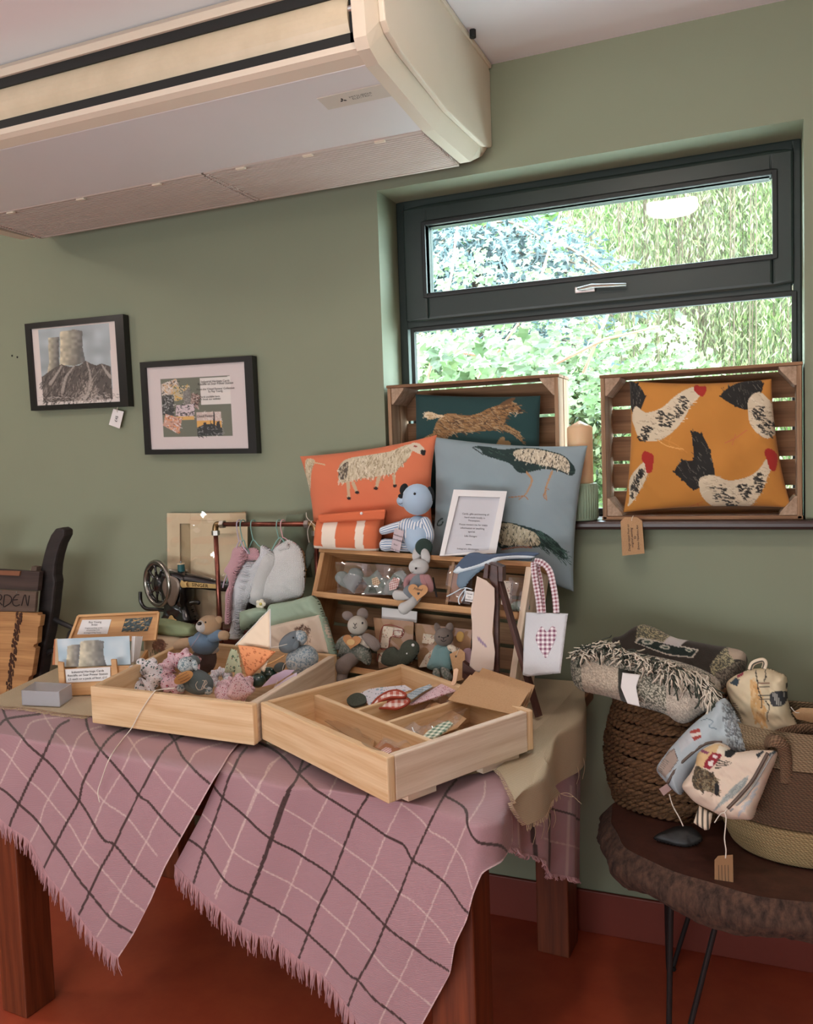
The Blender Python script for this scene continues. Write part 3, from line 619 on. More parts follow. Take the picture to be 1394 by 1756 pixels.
# ================================================================== TABLE
ZT = .775
m_leg = mat('orange_brown_timber', (126, 62, 34), .45, kind='wood', col2=(88, 40, 22), scale=9)
m_top = mat('table_top_timber', (150, 92, 54), .5, kind='wood', scale=8)
tFL, tFR, tBR, tBL = V3(-2.06, 1.61, 0), V3(-.487, 1.478, 0), V3(-.452, 2.42, 0), V3(-2.27, 2.44, 0)
table = thing('display_table', (-1.3, 1.95, 0), 'heavy orange brown timber table with square legs under the pink checked blanket', 'table')
obj('table_top', MB().hexa([p+V3(0, 0, .735) for p in (tFL, tFR, tBR, tBL)]+[p+V3(0, 0, ZT-.006) for p in (tFL, tFR, tBR, tBL)]), m_top, table, bevel=.004)
Rz = lambda a: np.array([[math.cos(a), -math.sin(a), 0], [math.sin(a), math.cos(a), 0], [0, 0, 1]])
for cx, cy in ((-1.849, 1.634), (-.560, 1.535), (-.563, 2.374), (-1.93, 2.38)):
    obj('leg', MB().box((cx, cy, .3675), (.095, .095, .735), Rz(-.07)), m_leg, table, bevel=.004)
obj('apron', MB().bar((-1.85, 1.65, .68), (-.56, 1.55, .68), .025, .10), m_leg, table)
obj('apron', MB().bar((-1.93, 2.38, .68), (-.56, 2.38, .68), .025, .10), m_leg, table)
# cloth surface: the table top plane, its front drop and its right drop
nF = nz(np.cross(tFR-tFL, V3(0, 0, 1))); nS = nz(np.cross(tBR-tFR, V3(0, 0, 1)))
def cloth(P, lift=.003, out=.016, swell=None):
    d = rays(P); ztop = ZT+lift; Pt = CAM+d*((ztop-1.45)/d[..., 2])[..., None]
    oF, oS = tFR+nF*out, tFR+nS*out
    Pf = CAM+d*(((oF-CAM)@nF)/(d@nF))[..., None]; Ps = CAM+d*(((oS-CAM)@nS)/(d@nS))[..., None]
    f = ((Pt-oF)@nF) > 0; s = ((Pt-oS)@nS) > 0
    corner = oF+nS*out; ux = nz(tFR-tFL); beyond = (Pf-corner)@ux > 0
    useF = f & ~beyond; useS = (s & ~useF) | (f & beyond)
    R_ = np.where(useF[..., None], Pf, np.where(useS[..., None], Ps, Pt))
    if swell is not None: R_ = R_+nF*(swell*useF)[..., None]+nS*(swell*useS)[..., None]+V3(0, 0, 1)*(.1*swell*(~f & ~s))[..., None]
    return R_
def pxs(s, sc, ox, oy): return [(float(a)/sc+ox, float(b)/sc+oy) for a, b in (t.split(',') for t in s.split())]
A5 = lambda s: pxs(s, 2.788, 0, 1160)
A6 = lambda s: pxs(s, 2.248, 400, 1280)
DARK1 = ["15,160 40,215 110,295 205,385 290,480 375,590 450,690 510,775 555,800 650,905 760,1010", "0,530 50,560 100,610 190,715 265,805 355,910 440,1025 530,1140 655,1228", "405,120 410,190 425,260 480,350 570,450 665,565 720,600 790,680 885,770", "800,260 835,310 870,380 920,435 1015,515",
 "330,210 270,250 205,385 150,490 98,605 60,690 35,760", "620,240 545,275 480,350 400,500 375,600 320,700 265,810 205,930", "900,270 830,310 770,370 700,500 665,565 600,700 555,800 490,920 440,1030 380,1150", "0,230 40,200 190,180"]
LITE1 = ["380,175 310,190 160,215 120,270 60,390 5,510", "480,240 415,260 370,300 340,380 290,480 210,620 180,715 120,830", "760,280 700,290 640,330 580,460 500,600 460,700 410,810 360,900 300,1020", "1060,320 985,340 930,370 890,440 830,550 770,660 720,760 650,900 590,1020 530,1140 470,1240", "0,350 60,400 150,500 230,590 320,690 400,800 480,895 590,1020 700,1115", "205,175 250,250 320,330 400,490 500,590 570,640 640,700 760,850", "610,285 640,330 700,420 750,455 830,545 940,640"]
DARK2 = [A5("1180,340 1145,385 1100,480 1070,575 1020,720 980,830 930,990"), A5("1450,400 1394,560 1315,770 1260,910 1205,1040 1145,1180"), A6("330,40 285,80 250,115 200,220 155,350 110,470 70,570 20,700"), A6("560,120 510,200 465,275 415,400 370,515 320,620 275,735 225,870"), A6("860,130 820,180 770,270 690,440 640,570 590,680 540,800 480,905 430,1040"),
 A6("60,-30 150,10 200,50 255,110 360,200 470,275 580,350 650,385 690,440 760,465 820,505 880,565 940,620"), A5("1015,515 1070,575 1190,660 1315,770 1394,830")+A6("260,430 370,510 485,600 590,690 690,750 770,810 860,850"), A5("885,770 980,830 1100,970 1205,1040 1300,1120")+A6("170,650 275,735 370,815 450,885 485,900 560,965 700,1080"), A6("815,190 880,230 920,280 960,340 1035,410")]
LITE2 = [A6("220,10 160,60 110,140 60,270 10,400 -60,560"), A6("430,60 390,140 350,220 300,320 260,430 215,540 170,650 130,765"), A6("700,130 640,230 580,350 530,475 480,590 430,710 380,820 335,915"), A6("970,140 965,200 920,280 870,390 820,500 760,640 710,760 650,890 600,990 560,1090"), A5("1370,370 1315,405 1280,440 1240,560 1180,700 1130,830 1090,940 1045,1050"),
 A5("1090,410 1150,460 1250,545")+A6("110,165 220,240 310,320 430,405 530,475 600,530 640,565 700,590 760,640 850,740"), A5("960,650 1050,730 1130,820 1260,910")+A6("215,540 310,610 435,710 545,800 650,890 780,990"), A6("640,230 720,290 760,325 830,350 880,390 920,440 945,520")]
C_B, C_D, C_L = (178, 140, 146), (64, 42, 40), (222, 200, 194)
def stripes(pp, dk, lt):
    for l in lt: pp.line(l, 2.9, C_L, a=.6)
    for l in dk: pp.line(l, 4.0, C_D, a=.92)
m_blk_ = mat('pink_check_wool', (0, 0, 0), .85, kind='twill', scale=330, vcol=True, bump=.12, var=.05, sheen=.2)
def swell(P, amp, s1, s2, seed): return amp*(vnoise(P[..., 0]*1.0+P[..., 1]*.45, P[..., 1]*.35, s1, seed)-.5)*2+amp*.35*(vnoise(P[..., 0]+P[..., 1]*.3, P[..., 1]*.2, s2, seed+1)-.5)*2
bl = MB(); FR_ = []
def add_sheet(top, bot, left, right, n, dk, lt, lift, out, sw, it, fr_edge=True, sel=None):
    P = coons(top, bot, left, right, n[0], n[1]); W_ = cloth(P, lift, out, sw(P)); W_ = smooth_grid(W_, it); pp = Paint(P[..., 0], P[..., 1], C_B); stripes(pp, dk, lt)
    if sel:
        for l in sel: pp.line(l, 3.5, (232, 205, 205), a=.7)
    bl.grid(W_, pp.out()); return P, W_
r1 = A5("1160,300 1100,370 1015,515 880,760 800,905 735,1060 650,1225 575,1340"); b1 = [(-60, 1340)]+A5("0,675 130,790 240,960 310,1025 400,1160 460,1250 575,1340")
P1, W1 = add_sheet([(-60, 1208), (60, 1200), (440, 1215)], b1, [(-60, 1208), (-60, 1340)], [(440, 1215)]+r1, (290, 250), [A5(x) for x in DARK1], [A5(x) for x in LITE1], .008, .040, lambda P: swell(P, .012, 90, 40, 11), 30, sel=[r1])
b2 = A5("835,905 920,985 980,1040 1060,1100 1130,1180 1230,1260")+A6("130,745 230,830 330,890 400,960 440,1000")+[(650, 1785), (690, 1830)]
r2 = [(905, 1290), (864, 1332)]+A6("1052,250 1052,360 1030,405 985,450 950,540 925,640 875,740 855,850 810,930 735,1065")+[(690, 1830)]
P2, W2 = add_sheet([(380, 1215), (640, 1240), (905, 1290)], b2, [(380, 1215), (392, 1290), (345, 1400), (299.5, 1484.6)], r2, (330, 330), DARK2, LITE2, .003, .016, lambda P: swell(P, .014, 120, 50, 21)+.018*np.exp(-((P[..., 0]-825-(1400-P[..., 1])*.1)/26)**2), 30, sel=[r2[2:]])
b3 = [(862, 1452), (916, 1471), (929, 1498), (998, 1509)]
P3, W3 = add_sheet([(850, 1322), (925, 1250), (1000, 1170)], b3, [(850, 1322), (860, 1390), (862, 1452)], [(1000, 1170), (998, 1509)], (110, 160), [A6("1145,180 1145,290 1152,430"), A6("1228,140 1228,490"), A6("1100,190 1180,220 1345,285")], [A6("1060,200 1070,400"), A6("1275,150 1265,500"), A6("955,240 1060,240 1110,270 1160,300"), A6("1170,350 1300,385 1345,395"), A6("1335,150 1330,500")], .003, .012, lambda P: .014*np.sin(P[..., 0]*.13+1)*(P[..., 1] > 1260)+.006, 30, sel=[b3])
blanket = obj('checked_blanket', bl, m_blk_, smooth=True, label='dusty pink checked wool blanket with fringe hanging off the table front', cat='blanket')
# fringe: twisted strands along the two lower edges
fg = MB()
def fringe(Pp, Ww, ln, dens, colr=(190, 146, 150)):
    E = Ww[-1]; seg = np.linalg.norm(np.diff(E, axis=0), axis=1); l = np.concatenate([[0], np.cumsum(seg)]); n = int(l[-1]*dens); up = Ww[-1]-Ww[-6]
    for i in range(n):
        t = l[-1]*(i+.5)/n; b = np.array([np.interp(t, l, E[:, k]) for k in range(3)]); j = min(int(np.interp(t, l, np.arange(len(l)))), len(up)-1)
        clump = ((i % 9)-4)*-.0016+math.sin(i*.23)*.004; L_ = ln*rnd.uniform(.8, 1.1)*(1-.18*abs((i % 9)-4)/4); dn_ = nz(nz(up[j])*.35+V3(.10, 0, -1)); tip = b+dn_*L_+V3(clump+rnd.uniform(-.004, .004), rnd.uniform(-.004, .004), 0)
        fg.tube([b-dn_*.004, (b+tip)/2+V3(rnd.uniform(-.003, .003), -.002, 0), tip], [.0018, .0016, .0009], 4)
fringe(P1, W1, .046, 520); fringe(P2, W2, .050, 520); fringe(P3, W3, .010, 260)
obj('fringe', fg, mat('pink_fringe', (198, 156, 160), .9), blanket, smooth=True, kind='stuff')
# ---- hessian runner
m_hes = mat('hessian', (212, 194, 164), .9, kind='weave', col2=(168, 148, 118), scale=420, bump=.2)
hs = MB()
tp = [pj((x, y, ZT+.012)) for x, y in ((-2.255, 2.40), (-1.7, 2.42), (-1.1, 2.42), (-.455, 2.41))]; bt = [(-25, 1203), (0, 1211), (50, 1213), (100, 1222), (157, 1228), (440, 1268), (640, 1352), (700, 1350), (851, 1319)]
P = coons(tp, bt, [tp[0], (-25, 1203)], [tp[-1], (940, 1235), (851, 1319)], 120, 40); hs.grid(smooth_grid(cloth(P, .012, .03), 3))
hrun = obj('hessian_runner', hs, m_hes, smooth=True, label='tan hessian runner spread under the crates with a frayed front edge', cat='runner')
hs = MB(); P = coons([(880, 1290), (940, 1232), (1003, 1163)], [(880, 1400), (959, 1343), (985, 1318), (1001, 1296)], [(880, 1290), (880, 1400)], [(1003, 1163), (1001, 1296)], 60, 50)
hs.grid(smooth_grid(cloth(P, .014, .026, .010*np.sin(P[..., 0]*.11)+.008), 14)); obj('side_drop', hs, m_hes, hrun, smooth=True)
fry = MB()
E = cloth(np.array([bt[1:5]], float), .014, .03)[0]
for i in range(3):
    for k in range(46):
        t = k/46; b = E[i]*(1-t)+E[i+1]*t; fry.tube([b, b+V3(rnd.uniform(-.006, .006), -.012, -.001), b+V3(rnd.uniform(-.014, .014), -.016-rnd.random()*.006, -.002)], .0006, 3)
for x, y in ((1000, 1300), (990, 1315), (930, 1400), (940, 1395), (950, 1388), (915, 1410)):
    b = cloth(np.array([[(x, y)]], float), .0, .05)[0, 0]; fry.tube(crom([b, b+V3(.004, -.003, -.02), b+V3(-.003, 0, -.04-rnd.random()*.02)], 4, False), .0006, 3)
obj('frayed_threads', fry, mat('hessian_thread', (206, 184, 150), .9), hrun, kind='stuff')
hs = MB(); P = coons([(851, 1319), (915, 1266)], [(905, 1416), (967, 1362)], [(851, 1319), (862, 1330), (905, 1416)], [(915, 1266), (932, 1300), (967, 1362)], 40, 50); W_ = cloth(P, .02, .055, .010*np.sin(P[..., 0]*.09)); hs.grid(smooth_grid(W_, 10))
hst = obj('hessian_strip', hs, m_hes, smooth=True, label='frayed hessian strip poking out under the front right crate corner', cat='cloth')
fry = MB()
for k in range(60):
    t = k/60; i = t*(W_.shape[1]-1); b = W_[-1, int(i)]; fry.tube([b, b+V3(rnd.uniform(-.003, .003), -.001, -.006-.006*rnd.random())], .0006, 3)
    b = W_[int(t*49), 0]; fry.tube([b, b+V3(-.008, rnd.uniform(-.002, .002), -.003)], .0006, 3)
b = W_[-1, -1]; fry.tube(crom([b, b+V3(.02, 0, .003), b+V3(.045, .01, -.022)], 4, False), .0006, 3); fry.tube(crom([b, b+V3(.018, 0, -.004), b+V3(.03, .0, -.003)], 4, False), .0006, 3)
obj('frayed_threads', fry, MT['hessian_thread'], hst, kind='stuff')
# ================================================================== WOODEN CRATES ON THE TABLE
m_pine = mat('pine', (230, 200, 160), .5, kind='wood', col2=(204, 162, 116), scale=9, var=.03)
m_pine2 = mat('pine_pale', (232, 212, 190), .55, kind='wood', col2=(206, 178, 150), scale=11, var=.03)
def board(a, b, z0, z1, th, inn):
    # upright board between ground points a,b ; thickness goes toward 'inn'
    a = V3(a[0], a[1], 0); b = V3(b[0], b[1], 0); d = nz(b-a); n = nz(np.cross(V3(0, 0, 1), d)); n = n if n@(V3(inn[0], inn[1], 0)-a) > 0 else -n
    P4 = [a, b, b+n*th, a+n*th]
    if np.cross(b-a, n*th)[2] < 0: P4 = [b, a, a+n*th, b+n*th]
    return MB().hexa([p+V3(0, 0, z0) for p in P4]+[p+V3(0, 0, z1) for p in P4])
def tray(name, label, z0, z1, tops, mats, th=.019):
    c = sum(tops)/4; t = thing(name, (c[0], c[1], z0), label, 'crate'); k = []
    for i, nm in enumerate(('front_board', 'right_board', 'rear_board', 'left_board')):
        a, b = tops[i], tops[(i+1) % 4]; d = nz(b-a)
        if i % 2: a = a+d*th; b = b-d*th
        k.append(obj(nm, board(a, b, z0, z1, th, c), mats[i], t, bevel=.003))
    ins = [p+(c-p)*.03 for p in tops]; ins = [V3(p[0], p[1], 0) for p in ins]
    if np.cross(ins[1]-ins[0], ins[2]-ins[1])[2] < 0: ins = ins[::-1]
    obj('base', MB().hexa([p+V3(0, 0, z0+.004) for p in ins]+[p+V3(0, 0, z0+.012) for p in ins]), m_pine, t); return t
Z0 = ZT+.026
fl = at_z(158, 1240, Z0); frr = at_z(436, 1279, Z0); z1a = (at_y(158, 1178, fl[1])[2]+at_y(436, 1208, frr[1])[2])/2
T1 = [fl, frr, at_z(578, 1122, z1a), at_z(318, 1097, z1a)]
crateA = tray('pine_crate', 'left pine crate on the table full of scrunchies and knitted sheep', Z0, z1a, T1, [m_pine, m_pine2, m_pine, m_pine])
a_ = at_z(448, 1263, Z0+.006); b_ = at_z(665, 1378, Z0+.006); c_ = at_z(914, 1290, Z0+.006); z1b = at_y(663, 1299, b_[1])[2]
T2 = [at_z(446, 1204, z1b), at_z(663, 1300, z1b), at_z(914, 1217, z1b), at_z(690, 1138, z1b)]
crateB = tray('pine_crate', 'right pine crate with dividers overhanging the table corner, holding kraft envelopes', Z0+.006, z1b, T2, [m_pine, m_pine2, m_pine, m_pine])
for (x0, y0), (x1, y1) in (((700, 1366), (748, 1348)), ((828, 1319), (890, 1297))):
    a = at_z(x0, y0, Z0-.004); b = at_z(x1, y1, Z0-.004); obj('runner_strip', board(a, b, Z0-.014, Z0+.006, .02, T2[3]), m_pine2, crateB)
dz_ = z1b-.012
DA = (at_z(538, 1192, dz_), at_z(752, 1278, dz_)); obj('divider', board(*DA, Z0+.016, dz_, .014, T2[2]), m_pine, crateB, bevel=.002)
obj('divider', board(at_z(606, 1215, dz_), at_z(760, 1168, dz_), Z0+.016, dz_-.002, .012, T2[2]), m_pine, crateB, bevel=.002)
obj('divider', board(at_z(652, 1238, dz_), at_z(830, 1182, dz_), Z0+.016, dz_-.002, .012, T2[2]), m_pine, crateB, bevel=.002)
mscr = mat('screw_metal', (110, 104, 96), .4, metal=.8)
for x, y in ((611, 1317), (612, 1333)):
    n = nz(np.cross(V3(0, 0, 1), nz(b_-a_))); n = -n if n@(CAM-b_) < 0 else n; f_ = Fr(b_, n); obj('screw', MB().lathe([(0, 0), (.0045, 0), (.004, .001), (0, .0012)], f_.pt(x, y, .0005), 10, n), mscr, crateB)
# ================================================================== TIERED DISPLAY RACK
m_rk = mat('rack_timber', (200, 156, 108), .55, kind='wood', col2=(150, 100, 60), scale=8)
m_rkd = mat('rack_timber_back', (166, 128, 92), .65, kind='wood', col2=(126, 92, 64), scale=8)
rO = V3(-1.25, 2.31, 1.164); rT = V3(-.56, 2.17, 1.150); ex = nz(rT-rO); rW = np.linalg.norm(rT-rO); ed = nz(V3(0, -.35, -.94)); en = nz(np.cross(ex, ed)); en = en if en@(CAM-rO) > 0 else -en; ed = nz(np.cross(en, ex)); ed = -ed if ed[2] > 0 else ed
RK = Fr(rO, en)
def rp(u, v, w): return rO+ex*u+ed*v+en*w
def ruv(x, y, w=0): p = RK.pt(x, y, w)-rO; return p@ex, p@ed
def rbox(u0, u1, v0, v1, w0, w1): return MB().hexa([rp(u0, v1, w1), rp(u1, v1, w1), rp(u1, v1, w0), rp(u0, v1, w0), rp(u0, v0, w1), rp(u1, v0, w1), rp(u1, v0, w0), rp(u0, v0, w0)])
rH = .395; rD = -.115
rack = thing('tiered_rack', rp(rW/2, rH, rD/2), 'leaning wooden display rack with three shelves behind the pine crates', 'rack')
zfoot = ZT+.0145
def vfoot(u, w): return (zfoot-rO[2]-ex[2]*u-en[2]*w)/ed[2]
for u0, u1, mm in ((-.018, 0, m_rk), (rW-.018, rW, m_pine2)):
    obj('side_panel', MB().hexa([rp(u0, vfoot(u0, 0), 0), rp(u1, vfoot(u1, 0), 0), rp(u1, vfoot(u1, rD), rD), rp(u0, vfoot(u0, rD), rD), rp(u0, -.002, 0), rp(u1, -.002, 0), rp(u1, -.002, rD), rp(u0, -.002, rD)]), mm, rack, bevel=.002)
v1 = (ruv(545, 1015)[1]+ruv(905, 1060)[1])/2; v2 = ruv(625, 1150)[1]
obj('top_shelf', rbox(-.022, rW+.004, -.014, 0, rD, .004), m_rk, rack, bevel=.002)
for v in (v1, v2): 
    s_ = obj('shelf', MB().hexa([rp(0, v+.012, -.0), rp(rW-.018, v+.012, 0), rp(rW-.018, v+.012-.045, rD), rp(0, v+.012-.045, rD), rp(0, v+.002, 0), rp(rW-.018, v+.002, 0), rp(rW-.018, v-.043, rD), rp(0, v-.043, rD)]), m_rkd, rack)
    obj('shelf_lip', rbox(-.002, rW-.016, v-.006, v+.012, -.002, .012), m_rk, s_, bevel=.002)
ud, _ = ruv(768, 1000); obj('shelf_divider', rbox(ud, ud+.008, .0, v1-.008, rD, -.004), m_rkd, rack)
nb = 5; rH = vfoot(rW, rD-.006)
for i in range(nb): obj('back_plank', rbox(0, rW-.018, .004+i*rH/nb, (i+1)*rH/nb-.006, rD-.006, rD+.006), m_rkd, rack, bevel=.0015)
# ================================================================== SOFT SHAPES
def puff(name, fr, out, th, m, parent=None, step=1.6, sm=True, paint=None, base=(150, 150, 150), off=0, rd=None, back=True, wr=.15, seed=2, ex=.5, lean=None, bk=None, **k):
    o = crom(out, 6) if sm else np.asarray(out, float)
    x0, y0 = o.min(0)-step; x1, y1 = o.max(0)+step; X, Y = np.meshgrid(np.arange(x0, x1, step), np.arange(y0, y1, step)); best = np.full(X.shape, 1e9); NX = X.copy(); NY = Y.copy(); ins = np.zeros(X.shape, bool)
    for i in range(len(o)):
        ax, ay = o[i-1]; bx_, by = o[i]; dx, dy = bx_-ax, by-ay; t = np.clip(((X-ax)*dx+(Y-ay)*dy)/(dx*dx+dy*dy+1e-9), 0, 1); cx = ax+t*dx; cy = ay+t*dy; d = np.hypot(X-cx, Y-cy); w = d < best
        best = np.where(w, d, best); NX = np.where(w, cx, NX); NY = np.where(w, cy, NY)
        if ay != by: ins ^= ((ay > Y) != (by > Y)) & (X < dx*(Y-ay)/(dy)+ax)
    sd = np.where(ins, best, -best); keep = sd > -.72*step; sn = sd < .25*step; GX = np.where(sn, NX, X); GY = np.where(sn, NY, Y); h = np.where(sn, 0, sd); rd = rd or max(h.max()*.8, step)
    pr = np.clip(h/rd, 0, 1); pr = (1-(1-pr)**2)**ex; P = np.stack([GX, GY], 2)
    w1 = vnoise(GX+GY*.5, GY*.8-GX*.3, 22, seed)-.5; w2 = vnoise(GX-GY, (GX+GY)*.4, 9, seed+3)-.5
    A = fr.arr(P, off)+fr.n*(th*pr*(1+2*wr*w1+wr*w2))[..., None]
    if lean is not None: A = A+fr.n*(((GY-y0)/(y1-y0))*lean)[..., None]
    idx = np.arange(X.size).reshape(X.shape); q = np.stack([idx[:-1, :-1], idx[1:, :-1], idx[1:, 1:], idx[:-1, 1:]], 2).reshape(-1, 4); kp = keep.ravel()[q].all(1); q = q[kp]
    used = np.unique(q); mp = -np.ones(X.size, int); mp[used] = np.arange(len(used)); q = mp[q]; C = None; pu = P.reshape(-1, 2)[used]
    if paint is not None: pp = Paint(pu[:, 0], pu[:, 1], base); paint(pp); C = pp.C
    A = A.reshape(-1, 3)[used]; sc = fr.sc(o[0][0], o[0][1]); uv = pu*sc; mb = MB().add(A, q.tolist(), uv, C)
    if back:
        B = fr.arr(P, off)-fr.n*((bk if bk is not None else th)*pr)[..., None]
        if lean is not None: B = B+fr.n*(((GY-y0)/(y1-y0))*lean)[..., None]
        mb.add(B.reshape(-1, 3)[used], q[:, ::-1].tolist(), uv, None if C is None else C)
    return obj(name, mb, m, parent, smooth=True, **k)
def cs(s, sc, ox, oy): return [(float(a)/sc+ox, float(b)/sc+oy) for a, b in (t.split(',') for t in s.split())]
C5 = lambda s: cs(s, 2.681, 500, 720)     # rack top / pillows
C3 = lambda s: cs(s, 1.8488, 640, 600)    # sill
CH = lambda s: cs(s, 3.872, 640, 640)     # hare crate
C8 = lambda s: cs(s, 2.966, 530, 920)     # rack
CD = lambda s: cs(s, 4.807, 530, 1030)    # lower shelf
CB = lambda s: cs(s, 6.06, 770, 920)      # easel / tote
C7 = lambda s: cs(s, 3.983, 230, 860)     # rail
CL = lambda s: cs(s, 5.808, 0, 900)       # cart
C6 = lambda s: cs(s, 3.485, 0, 860)
CG = lambda s: cs(s, 4.979, 0, 1100)
CX = lambda s: cs(s, 3.098, 150, 1020)    # left crate
CY = lambda s: cs(s, 5.808, 560, 1150)    # right crate
CT = lambda s: cs(s, 3.212, 960, 1060)    # throws
CP = lambda s: cs(s, 5.088, 1120, 1120)   # pouches
CF = lambda s: cs(s, 5.808, 0, 500)       # frames
CF2 = lambda s: cs(s, 5.808, 220, 580)
BIG = lambda s: cs(s, 1, 0, 0)
def knit(nm, c, c2=None, sc=260): return mat(nm, c, .95, kind='knit', scale=sc, col2=c2, bump=.3, var=.05, sheen=.2)
m_kraft = mat('kraft_card', (186, 146, 106), .8, kind='mottle', col2=(176, 136, 96), scale=260)
m_white = mat('white_card', (232, 228, 226), .7, var=0); m_ink = mat('ink_dark', (52, 48, 50), .8, var=0); m_film = glassy('clear_film', refl=.10, rough=.12, haze=.05)
m_twine = mat('white_twine', (224, 214, 200), .9, var=0); m_print = mat('fabric_print', (0, 0, 0), .85, vcol=True, kind='weave', scale=700, bump=.05, var=.02)
MT['fabric_print'].name = 'fabric_print'
m_paper = mat('paper_print', (0, 0, 0), .6, vcol=True, var=0); m_cello = glassy('cellophane', refl=.14, rough=.08, haze=.02)
m_btn = mat('button_black', (18, 16, 16), .25, var=0); m_thr = mat('thread_dark', (40, 34, 34), .9, var=0)
m_vprint = mat('cushion_print', (0, 0, 0), .9, vcol=True, var=.02, sheen=.1, bump=.06, bscale=900)
# ================================================================== CRATES ON THE SILL
m_cr = mat('weathered_crate', (156, 116, 84), .8, kind='wood', col2=(110, 78, 54), scale=7); m_cr2 = mat('weathered_crate_grey', (172, 138, 108), .85, kind='wood', col2=(128, 98, 72), scale=10)
m_blockw = mat('crate_corner_block', (188, 160, 136), .8, kind='mottle', col2=(150, 124, 100), scale=60)
def sill_crate(label, x0, x1, z0, z1, y0, y1, nsl, gap=.008):
    t = thing('fruit_crate', ((x0+x1)/2, (y0+y1)/2, z0), label, 'crate'); th = .012; d = y1-y0; sg = (d-gap)/2
    for k in range(2):
        ya_ = y0+k*(sg+gap); yb_ = ya_+sg
        obj('side_slat', MB().box((x0+th/2, (ya_+yb_)/2, (z0+z1)/2), (th, sg, z1-z0-.002)), m_cr2, t, bevel=.0015); obj('side_slat', MB().box((x1-th/2, (ya_+yb_)/2, (z0+z1)/2), (th, sg, z1-z0-.002)), m_cr2, t, bevel=.0015)
        obj('top_slat', MB().box(((x0+x1)/2, (ya_+yb_)/2, z1+.004), (x1-x0+.006, sg, .009)), m_cr, t, bevel=.0015); obj('bottom_slat', MB().box(((x0+x1)/2, (ya_+yb_)/2, z0+.005), (x1-x0+.004, sg, .010)), m_cr, t, bevel=.0015)
    h = (z1-z0)/nsl
    for i in range(nsl): obj('back_slat', MB().box(((x0+x1)/2, y1-.004, z0+h*(i+.5)), (x1-x0-.002, .008, h-.009)), m_cr, t, bevel=.001)
    for sx, sz in ((0, 0), (1, 0), (0, 1), (1, 1)):
        cx = x1-th if sx else x0+th; cz = z1-.001 if sz else z0+.011; ux = -1 if sx else 1; uz = -1 if sz else 1; s_ = .044
        obj('corner_block', MB().slab([(cx, y0+.004, cz), (cx+ux*s_, y0+.004, cz), (cx+ux*s_*.9, y0+.004, cz+uz*s_*.22), (cx+ux*s_*.12, y0+.004, cz+uz*s_*1.15), (cx, y0+.004, cz+uz*s_*1.15)], (0, d-.02, 0)), m_blockw, t, bevel=.001)
    return t
SZ = 1.2495
sill_crate('weathered fruit crate at the left of the window sill framing the hare cushion', -1.088, -.545, SZ, 1.668, 2.466, 2.605, 4)
sill_crate('weathered fruit crate at the right end of the sill framing the hens cushion', -.424, .097, SZ, 1.655, 2.466, 2.605, 5)
